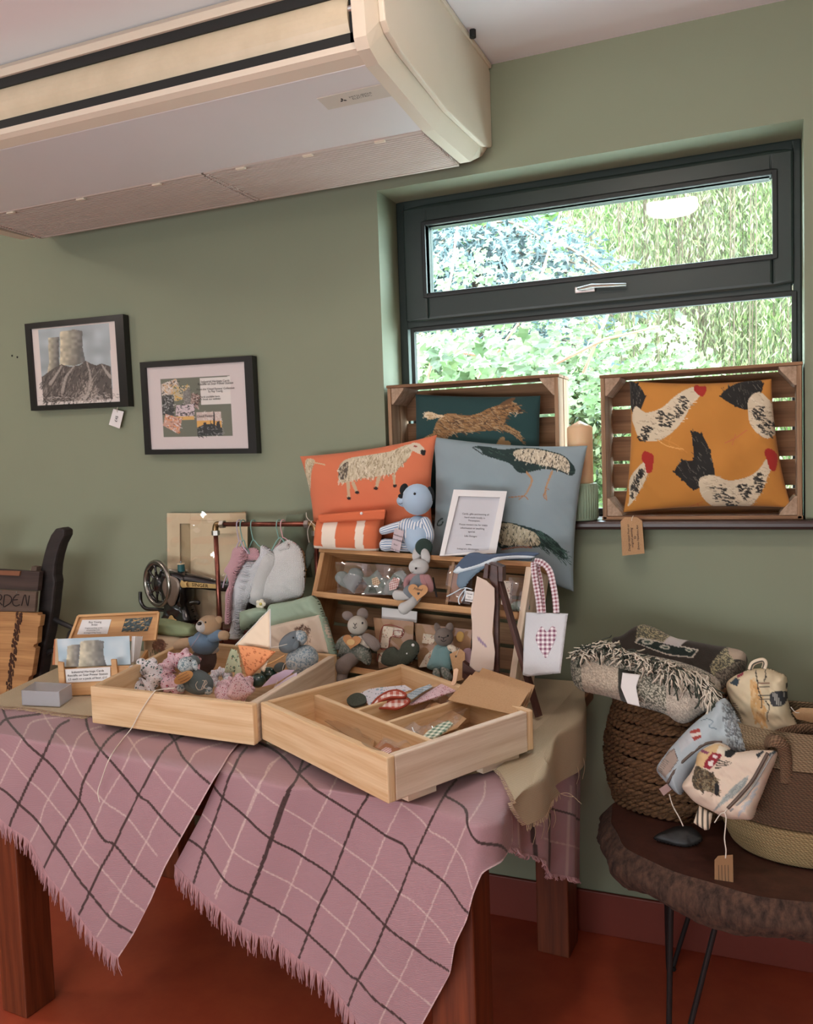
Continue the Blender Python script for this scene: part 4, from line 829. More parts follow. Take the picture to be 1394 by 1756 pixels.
# ---- hens cushion
fH = FY_(2.50)
def hens(p):
    K = (38, 36, 34); K2 = (70, 66, 60); Wc = (216, 200, 172); W2 = (186, 166, 138); R_ = (168, 44, 36); LG = (206, 140, 66)
    def tail(s, base):
        q = np.array(C3(s)); b = np.array(C3(base)[0]); p.poly(q, K)
        for e in q: p.line([tuple(b), tuple((b+e)/2+(1.5, 0)), tuple(e*1.04-b*.04)], 5.5, K, w2=3)
        p.fur(q, [(96, 92, 84), (60, 58, 54), (120, 114, 104)], 34, 9, .9, math.atan2(q.mean(0)[1]-b[1], q.mean(0)[0]-b[0]), .35)
    def body(s, dark, n=70, ang=.3): q = C3(s); p.poly(q, Wc); p.fur(q, [W2, (230, 218, 196), (150, 132, 108)], n, 7, 1.0, ang, .6); [p.fur(C3(d), [K, K2, (30, 28, 28)], 34, 7, 2.2, ang, .5) for d in dark]; p.fur(q, [(226, 212, 186), W2], n//4, 6, 1.0, ang, .5)
    tail("805,100 840,110 865,150 850,185 830,210 815,170 805,130", "832,215"); body("835,180 870,200 920,185 960,150 1000,125 1030,120 1040,145 1010,180 990,220 950,265 900,290 850,280 830,240 822,215", ["900,200 935,190 960,215 930,250 905,240", "975,150 1000,160 985,210 965,225 955,190", "850,250 875,240 880,270 855,290 840,275"])
    p.poly(C3("1018,125 1025,112 1040,118 1055,116 1058,132 1048,150 1030,142"), R_); p.line(C3("930,285 965,300 1000,325"), 1.6, LG); p.line(C3("950,275 945,300 985,320"), 1.6, LG); p.line(C3("905,285 940,305 990,315"), 1.2, (232, 180, 110))
    tail("1105,150 1130,120 1175,100 1220,95 1235,110 1225,150 1190,190 1150,180", "1200,185"); body("1190,160 1225,135 1260,165 1290,180 1285,250 1250,280 1215,262 1192,225", ["1200,190 1225,180 1240,215 1215,225", "1215,240 1245,225 1280,235 1262,270 1225,268"]); p.line(C3("1185,255 1150,280 1118,295"), 1.8, (196, 112, 70)); p.line(C3("1150,270 1140,300"), 1.4, (196, 112, 70))
    body("815,470 812,430 820,400 845,370 870,352 878,375 868,410 845,450 825,480 808,495", ["830,400 845,395 838,440 820,470 815,440", "845,380 856,376 852,400"], 30, 1.2); p.poly(C3("856,345 862,322 880,325 895,335 893,360 888,385 872,388 866,362"), R_)
    tail("960,385 985,350 1020,345 1015,265 1045,270 1070,320 1085,400 1050,410 1020,440 985,410", "1062,415"); body("1040,405 1080,395 1130,412 1190,400 1225,375 1250,340 1265,365 1250,400 1235,440 1200,490 1150,515 1090,505 1050,470 1038,440", ["1070,430 1110,425 1130,460 1160,485 1110,490 1075,470", "1150,430 1190,425 1200,455 1170,470", "1205,400 1225,390 1230,430 1212,450", "1120,490 1170,500 1140,515"], 90, .1)
    p.poly(C3("1240,325 1250,312 1270,320 1282,340 1275,380 1258,378 1248,350"), R_); p.line(C3("1045,480 1020,490 1000,500"), 1.4, (190, 110, 60)); p.line(C3("1030,485 1035,505"), 1.2, (190, 110, 60))
pillow('hens_cushion', fH, C3("812,98 1262,92 1325,500 793,515"), .058, m_vprint, paint=hens, base=(196, 132, 58), pinch=.055, seed=3, off=.006, wr=.16, label='mustard cushion printed with black and white hens inside the right sill crate', cat='cushion')
# ---- hare cushion
def hare(p):
    F = [(142, 108, 74), (164, 130, 92), (112, 82, 56), (184, 156, 120), (92, 70, 50), (76, 58, 42)]; B = "420,410 450,320 500,275 560,270 640,285 720,270 790,235 860,210 900,180 940,170 930,190 970,215 1000,250 985,265 930,265 905,300 890,345 860,375 760,385 640,395 560,400 500,440 430,440"
    q = CH(B); p.poly(q, (146, 108, 68)); p.fur(q, F, 520, 9, 1.2, .35, .5); p.poly(CH("500,290 440,300 400,310 365,290 362,262 400,258 450,275 490,282"), (214, 192, 156)); p.fur(CH("500,290 440,300 400,310 365,290 362,262 400,258 450,275 490,282"), [(232, 216, 186), (180, 150, 110)], 50, 6, 1, 2.9, .6)
    for s in ("860,350 905,345 960,375 990,400 1010,455 995,450 950,410 900,385 860,375", "430,400 520,400 470,450 380,480 330,500 350,440"): q = CH(s); p.poly(q, (160, 122, 80)); p.fur(q, F, 80, 7, 1, .7, .4)
    p.poly(CH("860,215 880,190 935,162 950,170 925,200 890,215"), (110, 80, 54)); p.ell(*CH("945,222")[0], 1.6, 1.2, (30, 24, 20)); p.poly(CH("850,480 870,430 895,425 900,450 925,450 930,480"), (150, 120, 84)); p.line(CH("920,265 970,262 960,290"), .8, (200, 190, 170))
    p.poly(CH("990,240 1002,250 992,262 978,258"), (60, 44, 36))
pillow('hare_cushion', FY_(2.52), CH("280,140 1110,150 1120,900 270,900"), .05, m_vprint, paint=hare, base=(34, 66, 66), pinch=.03, seed=8, label='dark teal cushion printed with a leaping hare inside the left sill crate', cat='cushion')
# ---- candle in ribbed green holder
cx, cy = -.487, 2.475; hb_ = MB(); n = 64
pr_ = [(0, 0), (.044, 0), (.047, .004), (.047, .104), (.044, .107), (.041, .104), (.041, .02), (0, .02)]; hb_.lathe(pr_, (cx, cy, SZ), n)
ch = thing('candle_holder', (cx, cy, SZ), 'sage green ribbed pot holding the pillar candle between the two sill crates', 'candle holder')
obj('pot', hb_, mat('sage_glaze', (138, 156, 132), .55), ch, smooth=True); rb = MB()
for k in range(40): a = 2*PI*k/40; rb.tube([(cx+.047*math.cos(a), cy+.047*math.sin(a), SZ+.006), (cx+.047*math.cos(a), cy+.047*math.sin(a), SZ+.102)], .0022, 6)
for k in range(0): pass
obj('ribs', rb, MT['sage_glaze'], ch, smooth=True, kind='stuff')
cn = thing('pillar_candle', (cx, cy, SZ+.021), 'tall cream pillar candle standing in the sage green ribbed pot', 'candle')
obj('wax', MB().lathe([(0, 0), (.036, 0), (.0365, .245), (.034, .25), (.010, .262), (0, .268)], (cx, cy, SZ+.021), 32), mat('candle_wax', (226, 190, 150), .4, sss=.3), cn, smooth=True)
obj('wick', MB().tube([(cx, cy, SZ+.285), (cx+.002, cy, SZ+.298)], .0012, 6), m_thr, cn)
# ---- kraft tag from hens cushion
fT = FY_(2.432)
tg = ppoly('gift_tag', fT, BIG("1064,894 1071,887 1092,887 1101,893 1105,949 1067,953"), .0012, m_kraft, label='kraft tag with handwriting hanging below the sill from the hens cushion', cat='tag')
text('Design taken from an\noriginal painting\nby\nEmma Hawkins Art', fT.pt(1086, 922, .001), fT.pt(1081, 850)-fT.pt(1084, 900), fT.pt(900, 922)-fT.pt(1000, 922), .0088, m_ink, tg, shear=.25, lead=.95)
pwire('tag_string', fT, BIG("1083,893 1084,888 1086,884"), .0008, m_twine, tg, off=.001)
# ================================================================== PICTURES ON THE WALL
m_bkf = mat('black_frame', (26, 24, 24), .35, var=0)
def framed(name, label, q, wd, d, rot_in, draw, base, inner, mcol, fw_px, matq=None):
    fB = FY_(YW-.002); fA = FY_(YW-d); t = thing(name, fB.pt(*q[3]), label, 'picture'); q = np.asarray(q, float); c = q.mean(0)
    iq = np.asarray(inner, float)
    P = [fA.pt(*p) for p in q]; I = [fA.pt(*p) for p in iq]
    for i in range(4):
        j = (i+1) % 4; a, b, e, f = P[i], P[j], I[j], I[i]; dd = V3(0, d-.003, 0); obj('frame_rail', MB().hexa([a+dd, b+dd, e+dd, f+dd, a, b, e, f]), mcol, t)
    fm = FY_(YW-d+.009); psheet('mount', fm, iq+(iq-c)*.01, m_paper, t, step=1.0, paint=draw, base=base, th=0)
    obj('glazing', MB().add([FY_(YW-d+.004).pt(*p) for p in iq], [(0, 1, 2, 3)]), glassy('picture_glass', refl=.035, rough=.02), t); return t
def towers(p, f, g, hill=True):
    for s in f:
        q = g(s); p.poly(q, (150, 142, 122), False); x0 = min(a for a, b in q); x1 = max(a for a, b in q)
        i = p.inside(q); u = (p.X[i]-x0)/(x1-x0); n_ = vnoise(p.X[i], p.Y[i], 5, 3); cc = np.stack([214-120*u, 204-110*u, 176-80*u], 1)*(.85+.3*n_)[:, None]; p.C[i] = np.clip(cc/255, 0, 1)
def art1(p):
    q = CF("380,380 1085,310 1125,1070 432,1105"); n_ = vnoise(p.X, p.Y, 14, 5); p.poly(q, (178, 184, 186), False); i = p.inside(q); p.C[i] = np.array([176, 186, 190])/255*(.85+.25*n_[i])[:, None]
    towers(p, ["480,460 590,448 588,560 592,760 470,810 490,700 482,560", "596,400 740,378 820,392 822,560 852,700 740,740 594,730 600,600"], CF)
    q = CF("415,850 470,810 540,760 610,725 700,750 790,735 855,690 900,715 960,735 1010,715 1100,745 1122,1068 432,1105"); p.poly(q, (92, 84, 80), False); p.fur(q, [(70, 62, 60), (120, 110, 104), (54, 48, 48), (150, 140, 134)], 420, 8, 1.3, 1.9, .5, False)
    for s in ("615,740 560,830 500,920", "740,745 660,850 620,1000", "865,700 900,850 880,1000 840,1070", "1015,730 1060,800 1100,850"): p.line(CF(s), 2.6, (172, 162, 154), a=.75, w2=6)
    p.fur(CF("860,880 930,860 980,1010 1050,1060 760,1085 820,980"), [(190, 178, 168), (160, 148, 140)], 120, 6, 1.3, 1.9, .6)
    p.fur(CF("440,1040 1110,1010 1120,1068 434,1100"), [(170, 160, 154), (200, 190, 184)], 110, 4, 1, .2, .5)
framed('framed_painting', 'black framed painting of two cooling towers above a rocky mound', CF("243,322 1222,224 1280,1142 308,1188"), 0, .032, 0, art1, (226, 214, 208), CF("298,372 1140,290 1194,1096 356,1138"), m_bkf, 0)
pt_ = FY_(YW-.02); tg = ppoly('price_tag', pt_, CF("1128,1168 1232,1196 1190,1365 1084,1325"), .0012, m_white, label='white price tag hanging from the lower corner of the cooling tower painting', cat='tag')
pwire('tag_string', pt_, CF("1168,1205 1160,1180 1172,1150 1166,1205"), .0007, m_twine, tg, off=.001); ptext('£45', pt_, *CF("1160,1268")[0], 8, m_ink, tg, dx=(.25, -1), off=.001, wid=.9)
def art2(p):
    p.poly(CF2("320,405 1010,370 1042,970 355,985"), (112, 114, 100), False)
    p.poly(CF2("714,398 1015,378 1022,655 728,665"), (226, 220, 214), False)
    def card(q, sky, low): p.poly(CF2(q), sky, False); p.fur(CF2(q), low, 70, 4, 1.3, 0, 1.5, False)
    card("326,460 478,402 500,465 490,500 440,560 335,570", (206, 190, 176), [(60, 54, 50), (210, 160, 96), (230, 222, 214)]); card("436,475 612,470 612,600 455,628", (196, 180, 150), [(70, 92, 88), (220, 170, 60), (60, 66, 64)])
    card("335,575 450,570 455,770 340,760", (70, 70, 70), [(30, 30, 32), (190, 190, 188), (110, 110, 108)]); card("540,530 610,500 620,640 560,660", (150, 146, 140), [(120, 116, 112)]); card("630,545 715,570 690,708 620,650", (150, 120, 110), [(86, 66, 62), (200, 180, 170)])
    card("478,668 658,655 658,790 470,775", (214, 196, 200), [(60, 56, 58), (40, 40, 42), (190, 180, 180)]); p.poly(CF2("470,780 658,775 658,810 540,815"), (222, 176, 106), False); card("370,755 535,800 505,955 345,870", (206, 160, 140), [(150, 96, 76), (230, 140, 60), (226, 220, 220)])
    card("680,738 922,730 938,970 690,972", (206, 186, 178), [(226, 216, 210)]); p.poly(CF2("682,820 930,820 932,900 686,900"), (226, 172, 96), False); q = CF2("686,890 750,860 830,850 936,895 938,970 690,972"); p.poly(q, (52, 54, 56), False); p.fur(q, [(30, 30, 32), (150, 150, 150)], 60, 5, .9, .3, 1.2, False)
    for s in ("845,735 860,735 866,905 850,905", "878,830 912,822 916,886 880,886", "750,840 775,836 790,950 745,950", "815,820 824,820 830,940 818,940"): p.poly(CF2(s), (48, 46, 50), False)
fr2 = framed('framed_display', 'black framed display of small prints beside the cooling tower painting', CF2("112,240 1230,172 1280,1148 165,1160"), 0, .032, 0, art2, (216, 204, 202), CF2("168,294 1152,232 1196,1098 216,1110"), m_bkf, 0)
fm = FY_(YW-.0245)
for s, y, z, x in (('Industrial Heritage Cards', 428, 4.6, 865), ('Ratcliffe on Soar Power Station', 452, 4.6, 867), ("From the 'Cloud Factory' Collection", 503, 4.2, 867), ('by Ray Young', 528, 4.2, 867), ('Cards available here.', 582, 4.0, 812), ('Or book our website', 606, 4.0, 814), ('Cloud Factory', 775, 5, 770)):
    ptext(s, fm, 220+x/5.808, 580+y/5.808, z*1.25, m_ink, fr2, dx=(1, -.05))
# ================================================================== ORANGE SHEEP AND BLUE PEACOCK CUSHIONS
def sheepP(p):
    WL_ = [(206, 194, 168), (226, 216, 194), (176, 160, 132), (150, 134, 108)]; q = C5("252,200 290,175 380,160 470,145 540,115 570,130 560,170 520,215 500,240 440,255 360,265 300,280 262,285 248,240"); p.poly(q, (202, 190, 162)); p.fur(q, WL_, 430, 7, 1.4, 1.7, .5)
    for s in ("288,280 305,280 305,355 292,358", "308,285 325,282 342,325 330,330", "425,255 442,255 430,305 415,310", "488,250 500,245 505,290 497,300"): p.poly(C5(s), (196, 172, 140), False)
    for x, y in ((299, 356), (338, 330), (420, 311), (502, 300)): p.ell(*C5("%d,%d" % (x, y))[0], 3.6, 2.6, (40, 34, 32))
    p.poly(C5("545,120 575,105 605,115 628,145 622,160 600,155 570,140"), (214, 200, 178)); p.poly(C5("608,140 628,140 626,162 610,158"), (36, 32, 32)); p.ell(*C5("582,122")[0], 3.2, 1.6, (150, 70, 60), .3); p.poly(C5("250,220 285,190 290,230 285,265 262,272 250,250"), (92, 84, 74)); p.fur(C5("250,220 285,190 290,230 285,265 262,272 250,250"), WL_, 30, 5, 1.1, 1.6, .3)
    q = C5("72,190 100,178 125,190 112,230 105,300 90,340 78,280"); p.poly(q, (200, 182, 148)); p.fur(q, WL_, 70, 6, 1.2, 1.6, .3); p.line(C5("115,195 150,200 175,205"), 2.2, (206, 176, 140))
pillow('sheep_cushion', FY_(2.395), C5("38,168 668,68 655,560 105,560"), .055, m_vprint, paint=sheepP, base=(216, 120, 84), pinch=.075, seed=12, label='bright orange cushion printed with a woolly sheep behind the blue toy dog', cat='cushion')
def peaP(p):
    T = (34, 54, 52); T2 = (62, 88, 80); q = C5("845,125 870,120 920,125 980,135 1050,130 1130,130 1200,145 1260,165 1300,205 1310,240 1290,255 1240,235 1170,225 1100,240 1060,240 1020,200 960,180 900,160 880,135"); p.poly(q, T); p.fur(q, [T2, (28, 44, 44)], 90, 7, 1, .5, .5)
    q = C5("1030,150 1060,135 1130,135 1200,150 1260,170 1285,205 1280,240 1220,220 1150,205 1080,190 1045,175"); p.poly(q, (196, 184, 160)); p.fur(q, [(60, 56, 50), (226, 218, 198)], 190, 5, 1.1, 1.8, .4)
    for s in ("1095,240 1118,275 1100,325 1085,345", "1210,235 1190,290 1182,320 1187,355"): p.line(C5(s), 3.6, (176, 138, 104), w2=2.4)
    for s in ("1085,345 1050,350 1018,352", "1085,345 1062,362", "1085,345 1103,362", "1187,320 1175,345 1190,365", "1182,310 1198,318"): p.line(C5(s), 1.8, (160, 120, 90))
    p.line(C5("895,160 865,140 845,128"), 1.6, (50, 60, 58)); p.poly(C5("965,470 1010,465 1080,480 1140,500 1200,530 1255,590 1262,640 1240,620 1180,580 1130,580 1060,570 970,580"), T); q = C5("970,480 1020,470 1080,490 1140,520 1150,570 1060,570 975,560"); p.poly(q, (186, 176, 150)); p.fur(q, [(50, 52, 46), (220, 212, 192)], 140, 5, 1.1, 1.8, .4)
    p.fur(C5("1140,500 1210,540 1260,600 1262,650 1200,600 1150,580"), [T2, T, (70, 100, 90)], 90, 14, 1.1, .75, .25); p.line(C5("980,590 1060,578 1120,580"), 2.4, (150, 100, 80)); p.line(C5("710,450 690,460 680,480 700,480 712,465"), 2.6, T)
pillow('peacock_cushion', FY_(2.40), C5("650,78 1360,118 1296,790 640,625"), .05, m_vprint, paint=peaP, base=(140, 156, 162), pinch=.06, seed=17, wr=.2, off=.0, label='pale grey blue cushion printed with peahens behind the small white sign frame', cat='cushion')
# ================================================================== THINGS STANDING ON THE RACK
def stem(*a, **k): return pwire(*a, **k)
FA = FY_(2.235)
# striped orange fabric basket
fo = FY_(2.30)
ob = thing('fabric_basket', fo.pt(600, 940), 'small orange and cream striped fabric basket on the left of the rack top', 'basket')
def ostr(p):
    for a, b in (((170, 235), 0), ((322, 362), 0)): p.poly(C5("%d,455 %d,455 %d,600 %d,600" % (a[0], a[1], a[1]-12, a[0]-8)), (252, 236, 218), False)
    p.poly(C5("110,575 410,590 400,610 110,600"), (252, 236, 218), False)
pillow('body', fo, C5("122,455 428,440 400,606 108,590"), .045, m_print, ob, paint=ostr, base=(228, 122, 80), pinch=.0, pw=.3)
obj('cuff', MB().hexa([*[fo.pt(*q, o_) for q, o_ in zip(C5("125,474 428,458 428,458 125,474"), (.052, .052, -.05, -.05))], *[fo.pt(*q, o_) for q, o_ in zip(C5("118,436 434,410 434,410 118,436"), (.055, .055, -.05, -.05))]]), mat('orange_cotton', (222, 118, 78), .85, kind='weave', col2=(200, 90, 52), scale=700), ob, bevel=.006)
pblob('pearl_button', fo, *C5("321,430")[0], 2.6, 2.6, m_white, ob, off=.056)
# blue toy dog
m_by = mat('pale_blue_jersey', (170, 192, 214), .9, sheen=.3, bump=.03); m_str = mat('blue_stripe_cotton', (226, 228, 232), .9, kind='stripes', col2=(120, 148, 182), scale=120); m_dk = mat('black_felt', (28, 30, 32), .95)
fb = FY_(2.27); bd = thing('toy_dog', fb.pt(715, 950), 'pale blue soft toy dog with black ears sitting on the rack top', 'soft toy')
pblob('body', fb, *C5("580,530")[0], 25, 34, m_by, bd); pblob('head', fb, *C5("578,366")[0], 27, 27, m_by, bd, off=.01); pblob('muzzle', fb, *C5("520,372")[0], 14, 11, m_by, bd, off=.015); pblob('nose', fb, *C5("508,350")[0], 7, 4.5, m_dk, bd, off=.03)
pblob('ear', fb, *C5("516,318")[0], 7, 10, m_dk, bd, ang=20, off=0); pblob('ear', fb, *C5("640,340")[0], 6, 13, m_dk, bd, ang=-12, off=.0); pblob('eye', fb, *C5("566,340")[0], 2.3, 2.4, m_btn, bd, off=.05)
pwire('mouth', fb, C5("492,383 500,387 510,382"), .0008, m_thr, bd, off=.042)
plimb('arm', fb, C5("530,480 470,495 420,510"), [9, 8, 7], m_str, bd, offs=[0, .01, .02]); plimb('arm', fb, C5("612,470 632,520 630,560"), [10, 9, 8], m_str, bd, off=.01)
puff('jacket', fb, C5("500,465 560,450 625,465 635,520 600,560 540,570 495,540"), .032, m_str, bd, off=.004)
plimb('leg', fb, C5("540,580 470,575 430,575"), [10, 10, 11], m_str, bd, offs=[0, .01, .02]); plimb('leg', fb, C5("570,560 590,570 605,582"), [12, 13, 14], m_by, bd, offs=[0, .015, .03]); pblob('foot_sole', fb, *C5("608,585")[0], 15, 15, mat('dark_green_felt', (44, 60, 54), .95), bd, off=.046, dz=.35)
tg = ppoly('paper_tag', fb, C5("474,497 517,512 496,610 454,598"), .001, mat('lilac_card', (196, 180, 186), .8, var=0), bd, off=.045); 
for y, s in ((520, 'Handmade'), (540, 'from Daddy'), (562, 'Bear'), (585, 'Baby Grow')): ptext(s, fb, *C5("%d,%d" % (488-(y-520)*.2, y+12))[0], 4.2, m_ink, tg, dx=(1, .3), off=.046)
pwire('tag_string', fb, C5("487,515 495,480 520,465"), .0006, m_twine, bd, off=.047)
# white photo frame with sign, leaning back
o_ = FY_(2.235).pt(810, 950); fw = Fr(o_, nz(V3(.34, -1, .28)))
wf = thing('sign_frame', o_, 'white picture frame holding a printed notice, standing on the rack top', 'frame'); Q = C5("745,320 990,328 940,612 680,625"); I_ = C5("768,350 958,356 906,598 702,620"); m_wf = mat('white_gloss_frame', (232, 230, 230), .3, var=0)
for i in range(4):
    j = (i+1) % 4; a, b, e, f = fw.pt(*Q[i], .008), fw.pt(*Q[j], .008), fw.pt(*I_[j], .008), fw.pt(*I_[i], .008); n_ = fw.n*.018; obj('frame_rail', MB().hexa([a-n_, b-n_, e-n_, f-n_, a, b, e, f]), m_wf, wf)
nt_ = ppoly('notice', fw, I_, .002, mat('notice_paper', (206, 206, 212), .6, var=0), wf, off=-.002)
obj('glazing', MB().add([fw.pt(*q, .003) for q in I_], [(0, 1, 2, 3)]), MT['picture_glass'], wf)
for i, (s, y) in enumerate((('Cards, gifts and bunting all', 434), ('hand made locally in', 450), ('Thrumpton.', 464), ('Please contact me for more', 483), ('information or anything', 499), ('special.', 515), ('Lilin Designs', 535), ('www.', 573), ('Instagram: lilindesigns', 594))):
    ptext(s, fw, *C5("%d,%d" % (846-(y-434)*.22, y))[0], 4.3, m_ink, nt_, dx=(1, .04), off=-.0012)
obj('strut', MB().slab([fw.pt(*q, -.012) for q in C5("800,400 880,400 900,600 760,600")], -fw.n*.003), m_bkf, wf)
# folded blue cloth on the rack top right
fc = Fr(RK.pt(850, 965), en); cl_ = thing('denim_pouch', fc.pt(850, 970), 'folded blue denim drawstring pouch with white lining draped over the rack top', 'pouch')
m_den = mat('denim_blue', (82, 98, 122), .9, kind='twill', scale=600); m_lin = mat('white_blue_lining', (212, 222, 230), .9); m_den2 = mat('chambray', (112, 132, 150), .9)
puff('top_fold', fc, CB("45,365 110,260 200,180 290,165 360,180 480,180 620,170 800,158 930,170 925,190 860,205 640,200 500,225 380,280 200,345 90,378"), .009, m_den, cl_, off=.012, seed=4)
puff('lining', fc, CB("45,368 120,300 150,330 300,290 420,240 520,210 720,195 880,205 850,225 700,230 540,245 400,300 240,345 110,385"), .008, m_lin, cl_, off=.014); puff('lower_fold', fc, CB("110,375 240,345 380,300 350,340 260,410 200,480 170,520 120,540 80,500 85,440"), .008, m_den2, cl_, off=.014)
puff('under_fold', fc, CB("480,235 640,205 840,210 830,250 700,245 540,262"), .012, MT['chambray'], cl_, off=-.01)
# ================================================================== THINGS ON THE RACK SHELVES
def heart(cx, cy, w, h, ang=0):
    t = np.linspace(0, 2*PI, 26, endpoint=False); x = np.sin(t)**3*w/2; y = -(13*np.cos(t)-5*np.cos(2*t)-2*np.cos(3*t)-np.cos(4*t))/30*h; a = math.radians(ang); return np.stack([cx+x*math.cos(a)-y*math.sin(a), cy+x*math.sin(a)+y*math.cos(a)], 1)
m_fg = mat('grey_green_felt', (126, 138, 132), .95, kind='felt', col2=(112, 122, 118), scale=400, bump=.1); m_fgd = mat('dark_green_grey_felt', (70, 74, 62), .95, kind='felt', col2=(56, 60, 50), scale=300, bump=.1)
m_gr_ = mat('red_gingham', (232, 214, 206), .9, kind='gingham', col2=(170, 84, 84), scale=150); m_gy = mat('yellow_gingham', (226, 204, 170), .9, kind='gingham', col2=(160, 110, 80), scale=150); m_gp = mat('plum_gingham', (236, 228, 232), .9, kind='gingham', col2=(146, 84, 98), scale=62)
rs_ = -.018
def fbag(parent, x0, y0, x1, y1, off=.01, fr=RK, top=6):
    psheet('clear_bag', fr, [(x0, y0), (x1, y0+2), (x1-2, y1), (x0+2, y1)], m_cello, parent, step=3, off=off, wav=.006, th=0)
t = obj_h = puff('felt_heart', RK, heart(*C8("208,220")[0], 47, 45, -14), .017, mat('blue_grey_knit_felt', (140, 150, 150), .95, kind='knit', scale=300, bump=.2), off=rs_, label='rounded blue grey fabric heart in a clear bag at the left of the top shelf', cat='ornament'); fbag(t, 576, 964, 628, 1018, .02)
t = puff('felt_star', RK, C8("268,205 310,205 350,170 372,205 415,220 392,255 385,297 330,290 275,292 300,250"), .012, m_fg, off=rs_, sm=False, rd=6, label='grey green felt star with a gingham patch on the top shelf', cat='ornament')
ppoly('patch', RK, C8("318,215 345,205 362,235 350,250 322,245"), .002, m_gy, t, off=rs_+.015); ppoly('small_tree', RK, C8("300,285 310,255 325,250 335,262 345,290"), .002, mat('dark_green_felt2', (50, 70, 62), .95), t, off=rs_+.014); fbag(t, 620, 966, 668, 1021, .012)
t = puff('felt_bird', RK, C8("385,290 395,240 420,205 445,180 475,172 492,190 488,215 470,240 450,265 440,295"), .012, m_fg, off=rs_, rd=6, label='grey green felt bird with a red gingham wing beside the white rabbit', cat='ornament'); ppoly('wing', RK, C8("408,275 405,240 430,208 462,215 455,245 440,268"), .002, m_gr_, t, off=rs_+.014); fbag(t, 657, 972, 700, 1021, .014)
ppoly('cord', RK, [(741, 990), (743, 990), (750, 1024), (747, 1024)], .002, m_thr, rack, off=-.01)
# white rabbit sitting on the top shelf lip
m_wk = knit('white_knit', (244, 242, 240)); m_pk = knit('pink_knit', (196, 140, 142)); m_bk_ = knit('blue_grey_knit', (136, 146, 156))
f = Fr(RK.pt(715, 1000), en); wr_ = thing('toy_rabbit', f.pt(710, 1045), 'white knitted rabbit in a pink cardigan dangling its legs over the top shelf', 'soft toy')
pblob('ear', f, *C8("549,88")[0], 8, 14, m_wk, wr_, ang=14, off=.022, dz=.7); pblob('ear', f, *C8("592,102")[0], 8, 14, m_wk, wr_, ang=-10, off=.022, dz=.7); pblob('body', f, *C8("560,250")[0], 17, 20, m_bk_, wr_, off=.025)
pblob('head', f, *C8("558,155")[0], 17.5, 14.5, m_wk, wr_, off=.03, n=20); puff('cardigan', f, C8("525,190 560,190 605,200 622,250 615,280 590,262 540,262 520,230"), .020, m_pk, wr_, off=.026)
plimb('arm', f, C8("520,205 498,225 492,255"), [6, 5.5, 4], m_pk, wr_, off=.03); plimb('arm', f, C8("600,210 615,245 618,270"), [6.5, 6, 5], m_pk, wr_, off=.035)
plimb('leg', f, C8("530,290 490,300 448,298"), [8, 7.5, 9], m_wk, wr_, offs=[.03, .04, .05]); plimb('leg', f, C8("550,305 520,340 482,366"), [8, 8, 10.5], m_wk, wr_, offs=[.03, .04, .05]); pblob('shorts', f, *C8("530,280")[0], 18, 13, m_bk_, wr_, off=.032)
pblob('eye', f, *C8("543,162")[0], 2, 2, m_btn, wr_, off=.056); pwire('mouth', f, C8("520,178 524,183 530,180"), .0006, m_thr, wr_, off=.054)
tg = ppoly('heart_tag', f, heart(*C8("553,280")[0], 34, 31, 4), .0015, mat('tan_card', (190, 142, 98), .8), wr_, off=.062); ptext('Friend', f, *C8("553,268")[0], 7, m_ink, tg, dx=(1, .18), off=.063, shear=.3); ptext('♥', f, *C8("556,292")[0], 5, m_ink, tg, off=.063)
# bagged cord with label, notebook, wooden fish in the right compartment
t = thing('clear_bag', RK.pt(787, 1036, -.02), 'clear bag with a white ribbon and label hanging in the divided top shelf', 'bag'); psheet('film', RK, [(769, 968), (812, 972), (806, 1037), (763, 1031)], m_cello, t, step=3, off=.006, wav=.008, th=0); ppoly('backing_card', RK, [(771, 970), (798, 972), (792, 1034), (766, 1030)], .002, mat('brown_card', (150, 108, 84), .8), t, off=-.008)
for s in ("700,305 740,285 775,265 800,262 830,270", "800,262 775,290 760,320 765,345", "795,270 790,300 775,330"): pwire('ribbon', RK, C8(s), .0018, m_lin, t, off=.012)
lb = ppoly('label', RK, C8("798,275 838,282 832,335 792,328"), .001, m_white, t, off=.014)
for y, s in ((292, 'Thread'), (307, 'love'), (322, 'Handmade')): ptext(s, RK, *C8("815,%d" % y)[0], 4, m_ink, lb, dx=(1, .12), off=.0155)
ppoly('patterned_notebook', RK, C8("985,225 1028,228 1018,350 975,345"), .012, mat('notebook_floral', (222, 212, 200), .8, kind='floral', col2=(190, 160, 150), scale=90), off=-.03, label='small cream patterned notebook at the right of the top shelf', cat='notebook')
t = puff('fabric_fish', RK, C8("1015,365 1040,335 1080,325 1115,318 1118,375 1060,380 1020,380"), .012, mat('sage_floral', (126, 142, 132), .9, kind='floral', col2=(196, 200, 190), scale=110), off=-.02, label='sage patterned stuffed lavender bag under clear film, right end of the top shelf', cat='ornament'); fbag(t, 872, 990, 908, 1048, .0)
